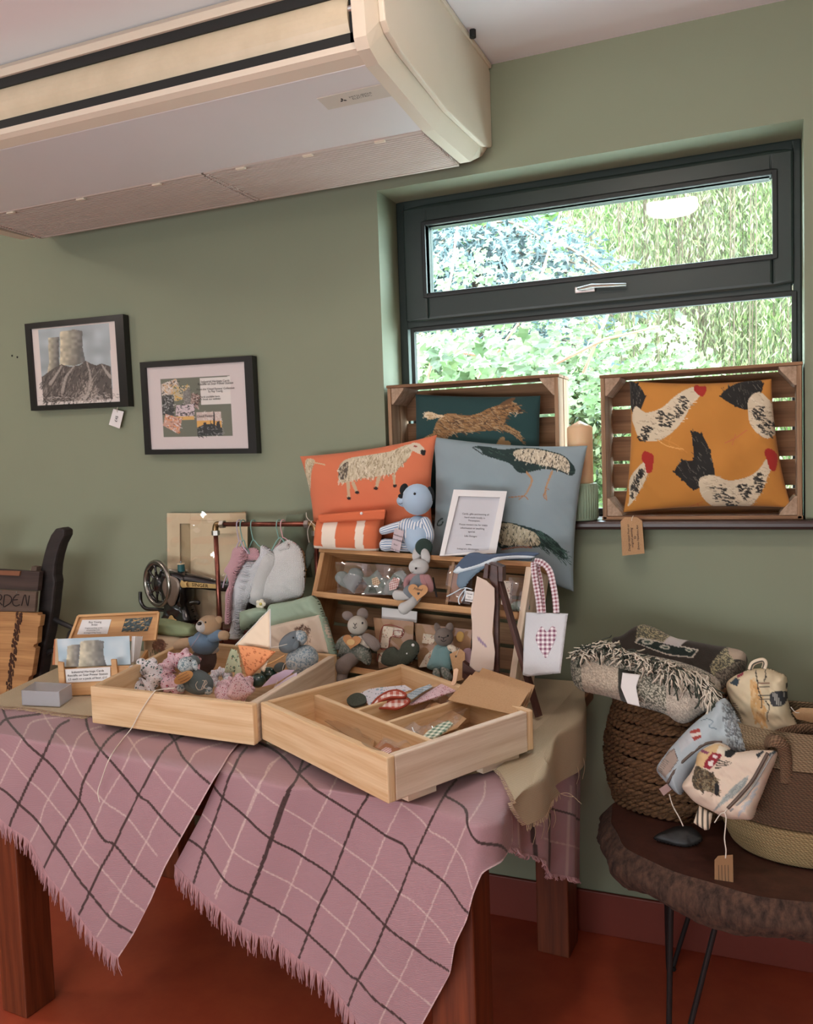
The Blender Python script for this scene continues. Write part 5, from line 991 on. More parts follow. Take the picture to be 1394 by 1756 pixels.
# ---- lower shelf: grey rabbit
m_gk = knit('grey_taupe_knit', (156, 140, 132)); m_ck = knit('cream_knit', (226, 216, 200)); m_gs = knit('green_marl_knit', (126, 136, 124), (176, 174, 164)); m_bw = knit('brown_grey_knit', (134, 118, 108)); m_tq = knit('turquoise_knit', (128, 170, 172))
f = Fr(RK.pt(610, 1110), en); r1_ = thing('toy_rabbit', f.pt(600, 1160), 'grey knitted rabbit with a kraft heart tag at the left of the lower shelf', 'soft toy')
pblob('body', f, *CD("375,380")[0], 24, 22, m_gs, r1_, off=-.0); puff('skirt', f, CD("285,370 350,360 470,370 500,440 485,530 430,500 330,460 250,470"), .026, m_gs, r1_, off=.004); pblob('head', f, *CD("400,205")[0], 17.5, 17, m_ck, r1_, off=.012, n=20)
pblob('ear', f, *CD("318,125")[0], 10, 8, m_gk, r1_, ang=20, off=.005, dz=.5); pblob('ear', f, *CD("440,112")[0], 10, 11, m_gk, r1_, off=.005, dz=.5); plimb('arm', f, CD("300,320 265,350 240,380"), [8, 8, 6], m_gs, r1_, off=.01); plimb('arm', f, CD("470,310 520,340 550,375"), [9, 9.5, 9], m_gk, r1_, off=.018)
plimb('leg', f, CD("370,470 310,510 280,540"), [12, 13, 15], m_gk, r1_, offs=[.01, .03, .04], n=14); plimb('leg', f, CD("290,560 275,600 265,650"), [10, 10, 9], m_gk, r1_, offs=[.02, .03, .035]); puff('sweater_band', f, CD("430,290 480,320 500,390 470,385 425,350"), .022, m_ck, r1_, off=.014)
for s in ("365,185 378,200 392,185", "378,200 378,218", "362,218 378,230 392,216"): pwire('face_stitch', f, CD(s) if len(s.split()) > 1 else CD(s), .0009, m_thr, r1_, off=.042)
pblob('eye', f, *CD("440,185")[0], 1.6, 2, m_btn, r1_, off=.036); tg = ppoly('heart_tag', f, heart(*CD("350,335")[0], 31, 26, 8), .0015, mat('tan_card2', (176, 124, 80), .8), r1_, off=.045)
ppoly('sticker', f, [(CD("343,343")[0][0]+7*math.cos(a), CD("343,343")[0][1]+5.5*math.sin(a)) for a in np.linspace(0, 2*PI, 16, endpoint=False)], .0005, mat('cream_sticker', (206, 170, 116), .7), tg, off=.0462)
# kraft cards with applique
m_cf = mat('cream_applique', (206, 192, 172), .9, kind='floral', col2=(180, 150, 130), scale=80); m_red = mat('red_binding', (140, 44, 44), .8)
def kcard(q, label, off, nm='kraft_card'):
    t = thing(nm, RK.pt(*q[3], off), label, 'card'); ppoly('card', RK, q, .002, mat('kraft_dark', (164, 122, 84), .8), t, off=off); psheet('cellophane', RK, q, m_cello, t, step=4, off=off+.003, wav=.003, th=0); return t
ppoly('envelope', RK, CD("600,55 890,90 885,182 598,146"), .002, m_white, off=-.05, label='white envelope standing behind the kraft cards on the lower shelf', cat='envelope')
t = kcard(CD("530,140 862,175 845,520 575,560"), 'kraft card with a red edged cream applique in cellophane on the lower shelf', -.03); q = CD("612,208 770,232 755,302 672,300 650,390 585,385"); ppoly('applique', RK, q, .002, m_cf, t, off=-.026)
pwire('red_edge', RK, q, .001, m_red, t, off=-.025, closed=True); pwire('red_edge', RK, CD("700,250 760,250 755,290 700,285"), .0008, m_red, t, off=-.025, closed=True); ppoly('applique', RK, CD("568,500 590,430 640,420 620,530"), .002, m_cf, t, off=-.026); pwire('red_edge', RK, CD("560,500 575,440 620,490"), .001, m_red, t, off=-.025)
t = kcard(CD("868,185 1340,240 1320,560 900,545"), 'wide kraft card with a cream bird applique in cellophane behind the brown rabbit', -.04); ppoly('applique', RK, CD("942,270 1040,285 1035,330 1015,360 930,350"), .002, m_cf, t, off=-.036); ppoly('applique', RK, CD("1180,390 1240,385 1250,420 1200,440"), .002, m_cf, t, off=-.036)
pblob('gold_sticker', RK, *CD("1245,297")[0], 7, 9, mat('gold_sticker', (206, 164, 92), .6), t, off=-.034, dz=.1); ppoly('applique', RK, CD("905,550 960,450 1020,400 1010,540"), .002, m_cf, t, off=-.034)
puff('felt_bird', RK, [(655, 1138), (656, 1122), (664, 1112), (676, 1109), (684, 1115), (690, 1104), (700, 1097), (711, 1098), (718, 1106), (718, 1118), (710, 1131), (698, 1140), (676, 1144)], .012, m_fgd, off=.0, label='dark green felt bird with a white button eye on the lower shelf', cat='ornament')
o1 = bpy.context.scene.objects['felt_bird.001']; pblob('button_eye', RK, *CD("856,366")[0], 2.6, 2.6, m_white, o1, off=.013, dz=.3); pblob('button', RK, *CD("806,436")[0], 1.4, 1.4, m_white, o1, off=.013, dz=.3)
f = Fr(RK.pt(760, 1110), en); r2_ = thing('toy_rabbit', f.pt(758, 1160), 'small brown knitted rabbit in a turquoise dress on the lower shelf', 'soft toy')
pblob('head', f, *CD("1110,302")[0], 16.5, 16, m_bw, r2_, off=.012, n=20); pblob('ear', f, *CD("1058,228")[0], 5.5, 10, m_bw, r2_, ang=-16, off=.008, dz=.6); pblob('ear', f, *CD("1157,226")[0], 7, 9.5, m_bw, r2_, ang=10, off=.008, dz=.6)
for s in ("1085,300 1108,306 1135,298", "1108,306 1108,325", "1085,325 1108,338 1130,325"): pwire('face_stitch', f, CD(s), .0009, m_thr, r2_, off=.038)
pblob('eye', f, *CD("1072,298")[0], 1.6, 1.8, m_btn, r2_, off=.036); pblob('eye', f, *CD("1143,290")[0], 1.6, 1.8, m_btn, r2_, off=.036); pblob('body', f, *CD("1090,450")[0], 14, 22, m_tq, r2_); puff('dress', f, CD("1050,370 1100,380 1160,378 1175,450 1180,570 1080,575 980,560 1010,470"), .024, m_tq, r2_, off=.006)
plimb('leg', f, CD("1060,570 1050,600 1060,620"), [7, 7, 6], m_gs, r2_, off=.01); plimb('leg', f, CD("1120,570 1130,605 1150,630"), [8, 8, 7], m_gs, r2_, off=.015); plimb('arm', f, CD("1160,390 1190,400 1200,420"), [6, 6, 5], m_cf, r2_, off=.01)
t = ppoly('kraft_tag', RK, CD("1158,440 1250,398 1285,430 1272,650 1205,665"), .0015, m_kraft, off=.03, label='kraft tag with a punched hole hanging beside the brown rabbit', cat='tag'); pblob('hole', RK, *CD("1213,460")[0], 2, 2, m_thr, t, off=.0305, dz=.1); pwire('tag_string', RK, CD("1213,460 1225,425 1240,395"), .0006, m_twine, t, off=.032)
puff('felt_flower', RK, CD("1260,440 1280,400 1310,390 1340,410 1345,560 1300,520"), .008, mat('mauve_felt', (168, 138, 148), .95), off=-.005, label='mauve felt shape behind the kraft tag on the lower shelf', cat='ornament')
# ---- dark wooden easel holding a long paper
m_ez = mat('dark_easel_wood', (84, 50, 42), .45, kind='wood', col2=(60, 34, 30), scale=12)
ey0 = at_z(850, 1205, ZT+.02)[1]; fe = FY_(2.06); ez = thing('table_easel', fe.pt(850, 1180), 'dark wooden table easel standing before the right end of the rack', 'easel')
def pbar(nm, fr, q, th, off=0): return ppoly(nm, fr, q, th, m_ez, ez, off=off, bevel=.0008)
pbar('front_post', fe, CB("430,290 500,312 512,640 512,1450 462,1440 462,560 415,430"), .014); pbar('left_post', fe, CB("370,284 410,300 400,440 350,430"), .014, off=.012); pbar('top_block', fe, CB("400,278 470,280 558,318 556,470 505,470 500,320"), .03, off=-.005)
a = fe.pt(*CB("530,470")[0], -.02); b = fe.pt(924, 1229, .03); obj('rear_leg', MB().bar(a, b, .020, .011, up=(1, -.3, 0)), m_ez, ez, bevel=.001); pbar('ledge', fe, CB("138,1300 282,1408 250,1500 135,1470"), .02, .02)
def paperP(p): p.poly(CB("292,1042 308,1040 392,1135 388,1160 300,1075"), (150, 126, 150), False)
psheet('paper_sheet', fe, None, m_paper, ez, step=50, off=.016, wav=.0, bd=(CB("290,413 390,460 472,535"), CB("212,1345 240,1370 275,1412 462,1395"), CB("290,413 260,600 225,760 238,900 240,1150 212,1345"), CB("472,535 474,700 450,1000 478,1200 462,1395")), paint=paperP, base=(212, 190, 176), th=.0008)
# ---- mini tote bag with gingham straps hanging on the rack end
ft = Fr(RK.pt(935, 1080, .03), nz(en+V3(.1, 0, .1))); tt = thing('mini_tote_bag', ft.pt(930, 1155), 'small white tote bag with a plum gingham heart hanging on the rack end', 'bag')
def wv(p): pass
puff('bag_body', ft, CB("800,785 1020,795 1238,800 1225,880 1158,1420 820,1455 765,1440 775,1100"), .006, mat('white_canvas', (218, 218, 222), .9, kind='weave', col2=(200, 202, 208), scale=600, bump=.1), tt, sm=False, rd=5)
puff('gingham_heart', ft, CB("968,935 1015,990 1050,945 1075,930 1110,955 1118,1010 1090,1110 1050,1190 1000,1262 930,1150 900,1060 925,970"), .001, mat('plum_gingham2', (238, 230, 234), .9, kind='gingham', col2=(134, 84, 108), scale=88), tt, off=.0075, sm=True, back=False)
def strap(pts, w, offs): 
    P = np.array([ft.pt(x, y, o) for (x, y), o in zip(pts, offs)]); P = crom(P, 6, False); T = np.gradient(P, axis=0); T /= np.linalg.norm(T, axis=1, keepdims=True); s = np.cross(T, ft.n); s /= np.linalg.norm(s, axis=1, keepdims=True); L_ = np.concatenate([[0], np.cumsum(np.linalg.norm(np.diff(P, axis=0), axis=1))])
    G = np.stack([P-s*w/2, P+s*w/2], 0); uv = np.stack([np.stack([0*L_, L_], 1), np.stack([0*L_+w, L_], 1)], 0); obj('strap', MB().grid(G, uv=uv), mat('plum_gingham_strap', (236, 226, 230), .9, kind='gingham', col2=(140, 78, 90), scale=105), tt, smooth=True, solid=.002)
strap(CB("945,795 930,650 895,450 880,330 880,262"), .016, (.008, .012, .018, .022, .01)); strap(CB("885,255 960,270 1040,350 1080,500 1105,650 1115,795"), .016, (.012, .02, .02, .015, .012, .008)); strap(CB("985,795 975,650 950,450 925,330 940,290"), .011, (.006, .006, .006, .01, .012))
# ================================================================== LEFT OF THE RACK: COPPER RAIL WITH BABY CLOTHES
RY = 2.33; fR = FY_(RY); m_cop = mat('aged_copper', (150, 92, 78), .32, metal=.85, kind='mottle', col2=(120, 70, 60), scale=40); m_br = mat('aged_brass', (150, 122, 84), .35, metal=.85, kind='mottle', col2=(110, 90, 62), scale=90); m_nut = mat('steel_nut', (170, 166, 160), .3, metal=.9)
cr_ = thing('copper_clothes_rail', fR.pt(460, 1070), 'copper pipe clothes rail with brass corners holding knitted baby clothes', 'rail'); A = fR.pt(369, 899); B = fR.pt(540, 885.5); B[2] = A[2]
zb = ZT+.006; obj('post', MB().tube([V3(A[0], A[1], zb+.01), A-V3(0, 0, .028)], .0078, 14), m_cop, cr_, smooth=True); obj('post', MB().tube([V3(B[0], B[1], zb+.01), B-V3(0, 0, .028)], .0078, 14), m_cop, cr_, smooth=True); obj('top_pipe', MB().tube([A+V3(.028, 0, 0), B-V3(.028, 0, 0)], .0078, 14), m_cop, cr_, smooth=True)
for P, sx in ((A, 1), (B, -1)):
    e = obj('elbow', MB().tube(crom([P-V3(0, 0, .032), P-V3(0, 0, .014), P+V3(sx*.004, 0, -.003), P+V3(sx*.014, 0, 0), P+V3(sx*.032, 0, 0)], 5, False), [.0102]*21, 14), m_br, cr_, smooth=True)
    for d in (V3(0, 0, -.026), V3(sx*.026, 0, 0)): obj('compression_nut', MB().tube([P+d*.8, P+d*1.4], .0135, 6), m_nut, e)
    obj('foot', MB().box((P[0], P[1], zb+.005), (.05, .10, .012)), MT['rack_timber'], cr_, bevel=.003)
def hanger(nm, col, x, yb, dy, label, xs):
    m_ = mat(nm+'_plastic', col, .35, var=0); h = thing('baby_hanger', fR.pt(x, yb, dy), label, 'hanger'); rx = fR.pt(x, 892)[0]; c = V3(rx, RY, A[2]); n = fR.pt(x, yb, dy); 
    p = [c+V3(0, .012, -.006), c+V3(0, .013, .006), c+V3(0, .004, .0135), c+V3(0, -.011, .010), c+V3(0, -.016, -.006), (c+n)/2+V3(0, -.010, 0), n]; obj('hook', MB().tube(crom(p, 5, False), .0019, 8), m_, h, smooth=True)
    l, r = [fR.pt(*q, dy) for q in xs]; obj('shoulder_bar', MB().tube(crom([l, l+(n-l)*.12+V3(0, 0, .006), (l+n)/2, n, (r+n)/2, r+(n-r)*.12+V3(0, 0, .004), r], 5, False), .0024, 8, flat=.7), m_, h, smooth=True)
hanger('lilac', (196, 184, 204), 410, 928, .10, 'lilac plastic hanger leftmost on the copper rail', ((382, 1008), (425, 950))); hanger('mint', (132, 178, 170), 416, 927, .085, 'mint hanger just right of the lilac hanger on the copper rail', ((389, 1000), (428, 950)))
hanger('mint', (132, 178, 170), 434, 926, .05, 'mint hanger in the middle of the copper rail holding the white cardigan', ((421, 952), (452, 944))); hanger('mint', (132, 178, 170), 478, 923, .05, 'mint hanger beside the pink hanger, holding the white jacket', ((440, 990), (500, 940))); hanger('pink', (214, 172, 178), 485, 922, .04, 'pink plastic hanger rightmost on the copper rail', ((470, 945), (508, 935)))
m_pj = knit('rose_cable_knit', (216, 168, 176), None, 150); m_wj = knit('white_blue_knit', (232, 234, 238), None, 150); m_ww = knit('fluffy_white_knit', (232, 232, 230), None, 170)
t = puff('baby_jumper', fR, C7("705,308 760,318 775,380 740,440 700,520 672,600 662,700 655,832 640,838 625,830 630,700 632,620 655,560 640,500 620,470 660,400 680,330"), .022, m_pj, off=.09, seed=5, label='pink cable knitted baby jumper at the left of the copper rail', cat='jumper'); puff('chest', fR, C7("770,330 810,315 845,330 850,390 800,405 760,400"), .015, m_pj, t, off=.07)
t = puff('baby_cardigan', fR, C7("760,340 775,375 800,402 835,405 865,360 872,300 900,310 930,335 925,400 880,470 830,560 800,640 770,700 750,760 745,850 738,905 700,925 655,912 668,840 665,740 672,640 690,520 720,420"), .028, m_wj, off=.06, seed=9, label='white and blue ribbed baby cardigan in the middle of the copper rail', cat='cardigan'); puff('cuff', fR, C7("655,900 700,895 740,905 735,935 690,945 650,935"), .014, m_ww, t, off=.07)
t = puff('baby_jacket', fR, C7("985,300 1050,262 1085,275 1135,320 1160,420 1165,520 1150,640 1080,665 1000,685 950,690 930,700 900,720 850,715 790,690 775,660 800,610 840,560 870,450 920,360"), .030, m_ww, off=.04, seed=13, label='fluffy white knitted baby jacket with a flower, right on the copper rail', cat='jacket')
puff('collar', fR, C7("985,310 1010,290 1050,285 1060,320 1020,335 990,335"), .01, m_ww, t, off=.062); plimb('sleeve', fR, C7("925,400 880,520 850,640"), [17, 15, 15], m_ww, t, off=.055, n=14); puff('back_panel', fR, C7("1110,330 1165,360 1170,520 1150,650 1105,640"), .012, mat('tan_lining', (170, 136, 100), .9), t, off=.02)
def ribs(nm, L_, R_, n, o1, bulge, m, par, w=.0022):
    mb = MB(); l = crom(L_, 8, False); r = crom(R_, 8, False)
    for i in range(n):
        t = i/(n-1); a = l[int(t*(len(l)-1))]; b = r[int(t*(len(r)-1))]; c = (a+b)/2+(0, 2.5); q = [(a, o1), ((a+c)/2, o1+bulge*.75), (c, o1+bulge), ((b+c)/2, o1+bulge*.75), (b, o1)]
        mb.tube(crom(np.array([fR.pt(x[0], x[1], o) for x, o in q]), 3, False), w, 5)
    obj(nm, mb, m, par, smooth=True, kind='stuff')
ribs('knit_rows', C7("735,420 700,520 680,620 676,720 674,820 668,900"), C7("830,420 800,540 765,640 752,720 738,830 735,905"), 30, .068, .022, m_wj, bpy.data.objects['baby_cardigan'])
ribs('knit_rows', C7("712,330 690,420 665,480"), C7("762,340 750,420 705,500"), 11, .094, .018, m_pj, bpy.data.objects['baby_jumper']); ribs('knit_rows', C7("640,620 634,720 630,825"), C7("668,600 660,700 654,825"), 16, .092, .018, m_pj, bpy.data.objects['baby_jumper'])
for k in range(5): a = 2*PI*k/5; pblob('petal', fR, 447+5*math.cos(a), 1036+5*math.sin(a), 4, 4, mat('flower_cream', (232, 226, 206), .9), t, off=.10, dz=.6)
pblob('flower_centre', fR, 447, 1036, 2.6, 2.6, mat('flower_yellow', (206, 194, 110), .9), t, off=.106)
t = thing('hanging_charm', fR.pt(530, 1000), 'grey green leaf charm with beads tied to the right corner of the rail', 'charm'); puff('leaf', fR, C7("1175,330 1200,275 1225,300 1230,350 1205,420 1180,460 1168,400"), .006, m_fgd, t, off=.02); pwire('cord', fR, C7("1215,130 1185,200 1195,280"), .0008, m_twine, t, off=.02)
for k in range(5): pblob('bead', fR, 524.6-k*.6, 972+k*5.5, 2, 2.2, mat('bead_brass', (170, 140, 100), .4, metal=.5), t, off=.02)
pwire('tied_string', fR, C7("1175,75 1180,110 1210,140 1250,180 1265,230"), .0009, m_twine, t, off=.014)
# ---- plastic wrapped olive cushion behind the rail
t = pillow('wrapped_cushion', FY_(2.40), [(492, 882), (522, 880), (536, 990), (470, 1000)], .03, mat('olive_velvet', (96, 106, 84), .7, sheen=.3), pinch=.02, off=.01, label='olive green cushion in clear wrapping standing behind the copper rail', cat='cushion')
# ---- cream panelled boards wrapped in film
fK = FY_(2.462); m_cb = mat('cream_mount_board', (222, 200, 164), .6); kb = thing('wrapped_mounts', fK.pt(340, 1070), 'cream picture mounts wrapped in clear film leaning on the wall', 'mounts')
def mountb(x0, y0, x1, y1, off, win):
    xm = [x0, x0+(x1-x0)*win[0], x0+(x1-x0)*win[1], x1]; zb_ = 1085
    for q in ([(x0, y0), (xm[1], y0), (xm[1]+2, zb_), (x0+2, zb_)], [(xm[2], y0), (x1, y0), (x1, zb_), (xm[2]+1, zb_)], [(xm[1], y0), (xm[2], y0), (xm[2], y0+18), (xm[1], y0+18)]): ppoly('mount_board', fK, q, .004, m_cb, kb, off=off, bevel=.0008)
ppoly('backing_board', fK, [(288, 884), (420, 878), (424, 1085), (286, 1085)], .004, mat('tan_board', (180, 156, 116), .7), kb, off=-.012); mountb(286, 880, 421, 1085, -.002, (.16, .30)); mountb(326, 893, 420, 1085, .006, (.22, .8)); mountb(345, 897, 424, 1085, .014, (.3, .85))
psheet('film_wrap', fK, [(284, 878), (423, 876), (425, 1085), (284, 1085)], m_cello, kb, step=5, off=.022, wav=.006, th=0)
# ================================================================== SEWING MACHINE ON ITS WOODEN BASE
fS = FY_(2.405); m_sm = mat('black_japan', (22, 21, 22), .22, coat=.6, var=0); m_gold = mat('gold_decal', (196, 164, 106), .5, metal=.3); m_rim = mat('steel_rim', (150, 146, 138), .25, metal=.9)
sm = thing('sewing_machine', fS.pt(330, 1110), 'antique black sewing machine with a spoked balance wheel and gold decals', 'sewing machine')
zt0 = fS.pt(330, 1068)[2]; xa_, xb_ = fS.pt(282, 1068)[0], fS.pt(470, 1068)[0]; wb_ = MB().box(((xa_+xb_)/2, 2.405, (ZT+.012+zt0)/2), (xb_-xa_, .10, zt0-ZT-.014)); obj('wooden_base', wb_, mat('mahogany', (96, 44, 34), .4, kind='wood', col2=(66, 28, 22), scale=10), sm, bevel=.004)
puff('pillar', fS, C6("985,420 1040,405 1110,422 1140,470 1145,560 1142,620 1165,725 985,725 1000,640 985,560"), .04, m_sm, sm, rd=10, ex=.6); plimb('arm', fS, C6("1080,470 1180,480 1290,500 1400,510 1480,520"), [14, 12, 9.5, 9.5, 11], m_sm, sm, n=18); plimb('needle_head', fS, C6("1480,500 1490,600 1492,660"), [13, 12, 8], m_sm, sm)
wc = fS.pt(*C6("942,492")[0], .02); wn_ = nz(V3(-.33, -.94, .05)); u_ = nz(np.cross(wn_, V3(0, 0, 1))); R_ = .076
ring_ = [wc+u_*R_*math.cos(a)+V3(0, 0, 1)*R_*math.sin(a) for a in np.linspace(0, 2*PI, 40, endpoint=False)]; wl = obj('balance_wheel', MB().tube(ring_, .0095, 12, closed=True, ref=wn_), m_rim, sm, smooth=True)
obj('inner_rim', MB().tube([wc+(p-wc)*.86-wn_*.004 for p in ring_], .006, 8, closed=True, ref=wn_), m_sm, wl, smooth=True); obj('wheel_hub', MB().lathe([(0, -.02), (.03, -.02), (.034, 0), (.022, .012), (0, .014)], wc, 24, wn_), m_sm, wl, smooth=True)
for k in range(9):
    a = 2*PI*k/9; d = u_*math.cos(a)+V3(0, 0, 1)*math.sin(a); obj('spoke', MB().tube([wc+d*.028, wc+d*.048, wc+d*.068], [.006, .004, .006], 8), m_sm, wl, smooth=True)
pwire('winder_guard', fS, C6("838,540 842,600 870,638 930,645 1000,650"), .007, m_sm, sm, off=-.005)
pl0 = fS.pt(*C6("1022,535")[0], .042); puff('oval_plate', fS, C6("1020,445 1062,465 1075,510 1062,570 1040,622 1012,620 985,565 968,510 985,460"), .004, mat('bronze_plate', (128, 112, 100), .4, metal=.5), sm, off=.044, rd=4)
q = C6("1072,475 1290,495 1290,520 1080,512"); ppoly('gold_band', fS, q, .0006, m_gold, sm, off=.031); ptext('SINGER', fS, *C6("1195,502")[0], 8.5, m_sm, sm, dx=(1, .09), off=.0315, wid=1.2)
puff('gold_ornament', fS, C6("1075,490 1085,470 1100,480 1120,478 1110,495 1122,510 1095,515 1080,508"), .001, m_gold, sm, off=.041, rd=2); puff('gold_ornament', fS, C6("1000,720 1010,690 1025,680 1040,695 1060,720"), .001, m_gold, sm, off=.041, rd=2)
plimb('tension_knob', fS, C6("1140,608 1165,602 1185,604"), [4, 3, 4], m_sm, sm, off=.03)
t = thing('thread_spool', fS.pt(311, 980, -.0), 'teal cotton reel on top of the sewing machine arm', 'spool'); c = fS.pt(*C6("1084,424")[0]); mt_ = mat('teal_thread', (34, 86, 88), .6)
obj('core', MB().lathe([(0, 0), (.013, 0), (.013, .003), (.009, .003), (.009, .029), (.013, .029), (.013, .032), (0, .032)], c, 20), m_cb, t); obj('thread', MB().lathe([(.0118, .0035), (.0125, .01), (.0118, .0285)], c, 20), mt_, t, smooth=True); obj('spool_pin', MB().tube([c, c+V3(0, 0, .04)], .002, 8), m_sm, t)
# ================================================================== OLD SACK TRUCK WITH GARDEN SIGN, LEFT
fC = FY_(2.22); m_old = mat('black_old_timber', (46, 38, 36), .7, kind='wood', col2=(30, 25, 24), scale=9); m_iron = mat('black_iron', (34, 32, 33), .5)
ca = thing('sack_truck', at_y(40, 1400, 2.22)*V3(1, 1, 0), 'old black sack truck with boards and a painted sign left of the table', 'cart')
rail = CL("545,40 600,28 640,50 637,110 592,200 562,300 542,400 535,500 547,570 532,700 521,820 510,900 480,1080 440,1250 420,1400 400,1520 375,1600 340,1800 300,2000 240,2000 290,1560 340,1400 352,1250 378,1000 372,860 392,650 392,470 430,300 462,190 500,100")
ppoly('curved_rail', fC, rail, .045, m_old, ca, off=.0, bevel=.008, sm=False); ppoly('curved_rail', fC, [(x-160, y+3) for x, y in rail], .045, m_old, ca, bevel=.008)
a0 = at_y(60, 1290, 2.2); obj('rail_foot', MB().bar(fC.pt(46, 1243, -.02), V3(fC.pt(40, 1243)[0]-.02, 2.24, .0), .05, .045, up=(1, 0, 0)), m_old, ca); obj('rail_foot', MB().bar(fC.pt(-114, 1243, -.02), V3(fC.pt(-120, 1243)[0]-.02, 2.24, .0), .05, .045, up=(1, 0, 0)), m_old, ca)
for s in ("505,920 610,975 735,1035 700,1080 690,1120", "432,1320 470,1275 530,1250 600,1240", "430,1310 405,1400 395,1500", "690,1120 640,1200 600,1240"): pwire('iron_bracket', fC, CL(s), .009, m_iron, ca, off=-.02, n=8)
fC2 = FY_(2.185); m_pl = mat('rough_light_plank', (196, 150, 98), .7, kind='wood', col2=(150, 104, 62), scale=7); m_dkp = mat('dark_board', (74, 58, 52), .75, kind='wood', col2=(52, 40, 36), scale=8); m_gd = mat('grey_board', (100, 82, 70), .8, kind='wood', col2=(78, 62, 52), scale=8)
ppoly('upper_board', fC2, CL("-500,430 0,445 392,468 372,662 0,640 -500,620"), .02, m_dkp, ca, bevel=.002); ppoly('top_rail', fC2, CL("-500,440 0,455 200,462 190,508 0,500 -500,490"), .006, mat('reddish_strip', (130, 84, 58), .7), ca, off=.006); ppoly('peg', fC2, CL("318,412 365,418 362,470 305,462"), .02, m_gd, ca, off=-.01)
sg = ppoly('sign_board', fC2, CL("-500,640 0,648 360,668 345,868 0,862 -500,850"), .012, m_gd, ca, off=.012, bevel=.002)
ink2 = mat('burnt_letter', (30, 22, 20), .9, var=0)
LET = {'D': ["45,700 35,810 70,800 108,770 112,725 80,700 45,700"], 'E': ["190,695 160,700 128,745 130,790 160,808 195,795", "130,750 175,745"], 'N': ["215,805 240,710 255,705 262,760 275,805 285,760 292,705"], 'R': ["-50,810 -38,700 0,695 18,715 5,745 -30,755", "-20,755 22,800"], 'A': ["-150,810 -115,695 -75,810", "-135,770 -85,770"], 'G': ["-190,710 -225,700 -260,740 -255,790 -220,810 -190,795 -190,765 -215,765"]}
for k, ss in LET.items():
    for s in ss: pwire('letter_stroke', fC2, CL(s), .0019, ink2, sg, off=.0125, n=5)
for x, y in ((22, 830), (165, 672), (10, 660)): pblob('nail_head', fC2, *CL("%d,%d" % (x, y))[0], 1.4, 1.4, mscr, sg, off=.0125, dz=.5)
ppoly('light_plank', fC2, CL("-200,865 158,868 150,1000 128,1200 100,1400 60,1660 -40,1900 -260,1900"), .022, m_pl, ca, off=.014, bevel=.002); ppoly('light_plank', fC2, CL("160,868 375,880 378,900 406,903 392,1010 378,1020 368,1180 335,1195 330,1215 355,1230 330,1400 315,1500 285,1520 270,1600 200,1900 -30,1900 65,1660 102,1400 130,1200 152,1000"), .022, m_pl, ca, off=.014, bevel=.002)
bkp = MB(); 
for k in range(110):
    t_ = k/110; y = 880+t_*760; x = 195-t_*110+rnd.uniform(-28, 28); p = fC2.pt(*CL("%f,%f" % (x, y))[0], .015); bkp.blob(p, (rnd.uniform(.002, .005), .0025, rnd.uniform(.004, .010)), n=5)
obj('bark_streak', bkp, mat('bark_dark', (70, 44, 30), .95), ca, kind='stuff')
# ================================================================== CARD STAND (LEFT)
m_bm = mat('beech', (214, 166, 112), .5, kind='wood', col2=(190, 138, 86), scale=7); zc = ZT+.0145
gA = at_z(103, 1194, zc); gB = at_z(236, 1188, zc); dC = nz(gB-gA); nC = nz(np.cross(V3(0, 0, 1), dC)); nC = nC if nC@(CAM-gA) > 0 else -nC
fD = Fr(gA, nz(nC+V3(0, 0, .0))); cb = thing('card_stand', (gA+gB)/2, 'beech card stand with open lid holding greeting cards, left of the pine crate', 'card stand')
def cbar(nm, q, th, off, m=None, parent=None, **k): return ppoly(nm, fD, q, th, m or m_bm, parent or cb, off=off, bevel=.001, **k)
zt = fD.pt(110, 1147)[2]; depth = .12
def foot(q, off): p = fD.pt(*q, off); return p
cbar('front_board', [(102, 1148), (236, 1141), (236, 1188), (103, 1194)], .008, 0); L0 = fD.pt(102, 1148); R0 = fD.pt(236, 1141); bk = -nC*depth
obj('side_board', MB().hexa([V3(*L0[:2], zc), V3(*(L0+bk)[:2], zc), V3(*(L0+bk+dC*.008)[:2], zc), V3(*(L0+dC*.008)[:2], zc), V3(*L0[:2], L0[2]), V3(*(L0+bk)[:2], L0[2]+.02), V3(*(L0+bk+dC*.008)[:2], L0[2]+.02), V3(*(L0+dC*.008)[:2], L0[2])]), m_bm, cb)
obj('side_board', MB().hexa([V3(*(R0-dC*.008)[:2], zc), V3(*(R0+bk-dC*.008)[:2], zc), V3(*(R0+bk)[:2], zc), V3(*R0[:2], zc), V3(*(R0-dC*.008)[:2], L0[2]), V3(*(R0+bk-dC*.008)[:2], L0[2]+.02), V3(*(R0+bk)[:2], L0[2]+.02), V3(*R0[:2], L0[2])]), m_bm, cb)
for q in ([(98.5, 1135), (108.5, 1136), (111, 1172), (101, 1173)], [(190, 1131), (199, 1131), (202, 1156), (192, 1158)]): cbar('upright', q, .009, .009)
sgc = cbar('label_card', [(111.5, 1148), (189, 1143.5), (189.5, 1167), (113.5, 1171)], .001, .0015+.001, m_white)
for s, y in (('Industrial Heritage Cards', 1151.5), ('Ratcliffe on Soar Power Station', 1157.2), ('£3 each or a pack of four, £11', 1163.3)): ptext(s, fD, 150.5, y, 5.4, m_ink, sgc, dx=(1, -.055), off=.0032)
def cardP(p):
    n_ = vnoise(p.X, p.Y, 16, 8); p.C[:] = np.stack([.62+.2*n_, .72+.14*n_, .78+.1*n_], 1); towers(p, ["670,1210 720,1195 800,1192 790,1300 780,1420 655,1420 668,1300", "800,1165 860,1150 960,1145 1035,1160 1030,1270 1045,1350 1065,1410 780,1420 792,1300"], CL)
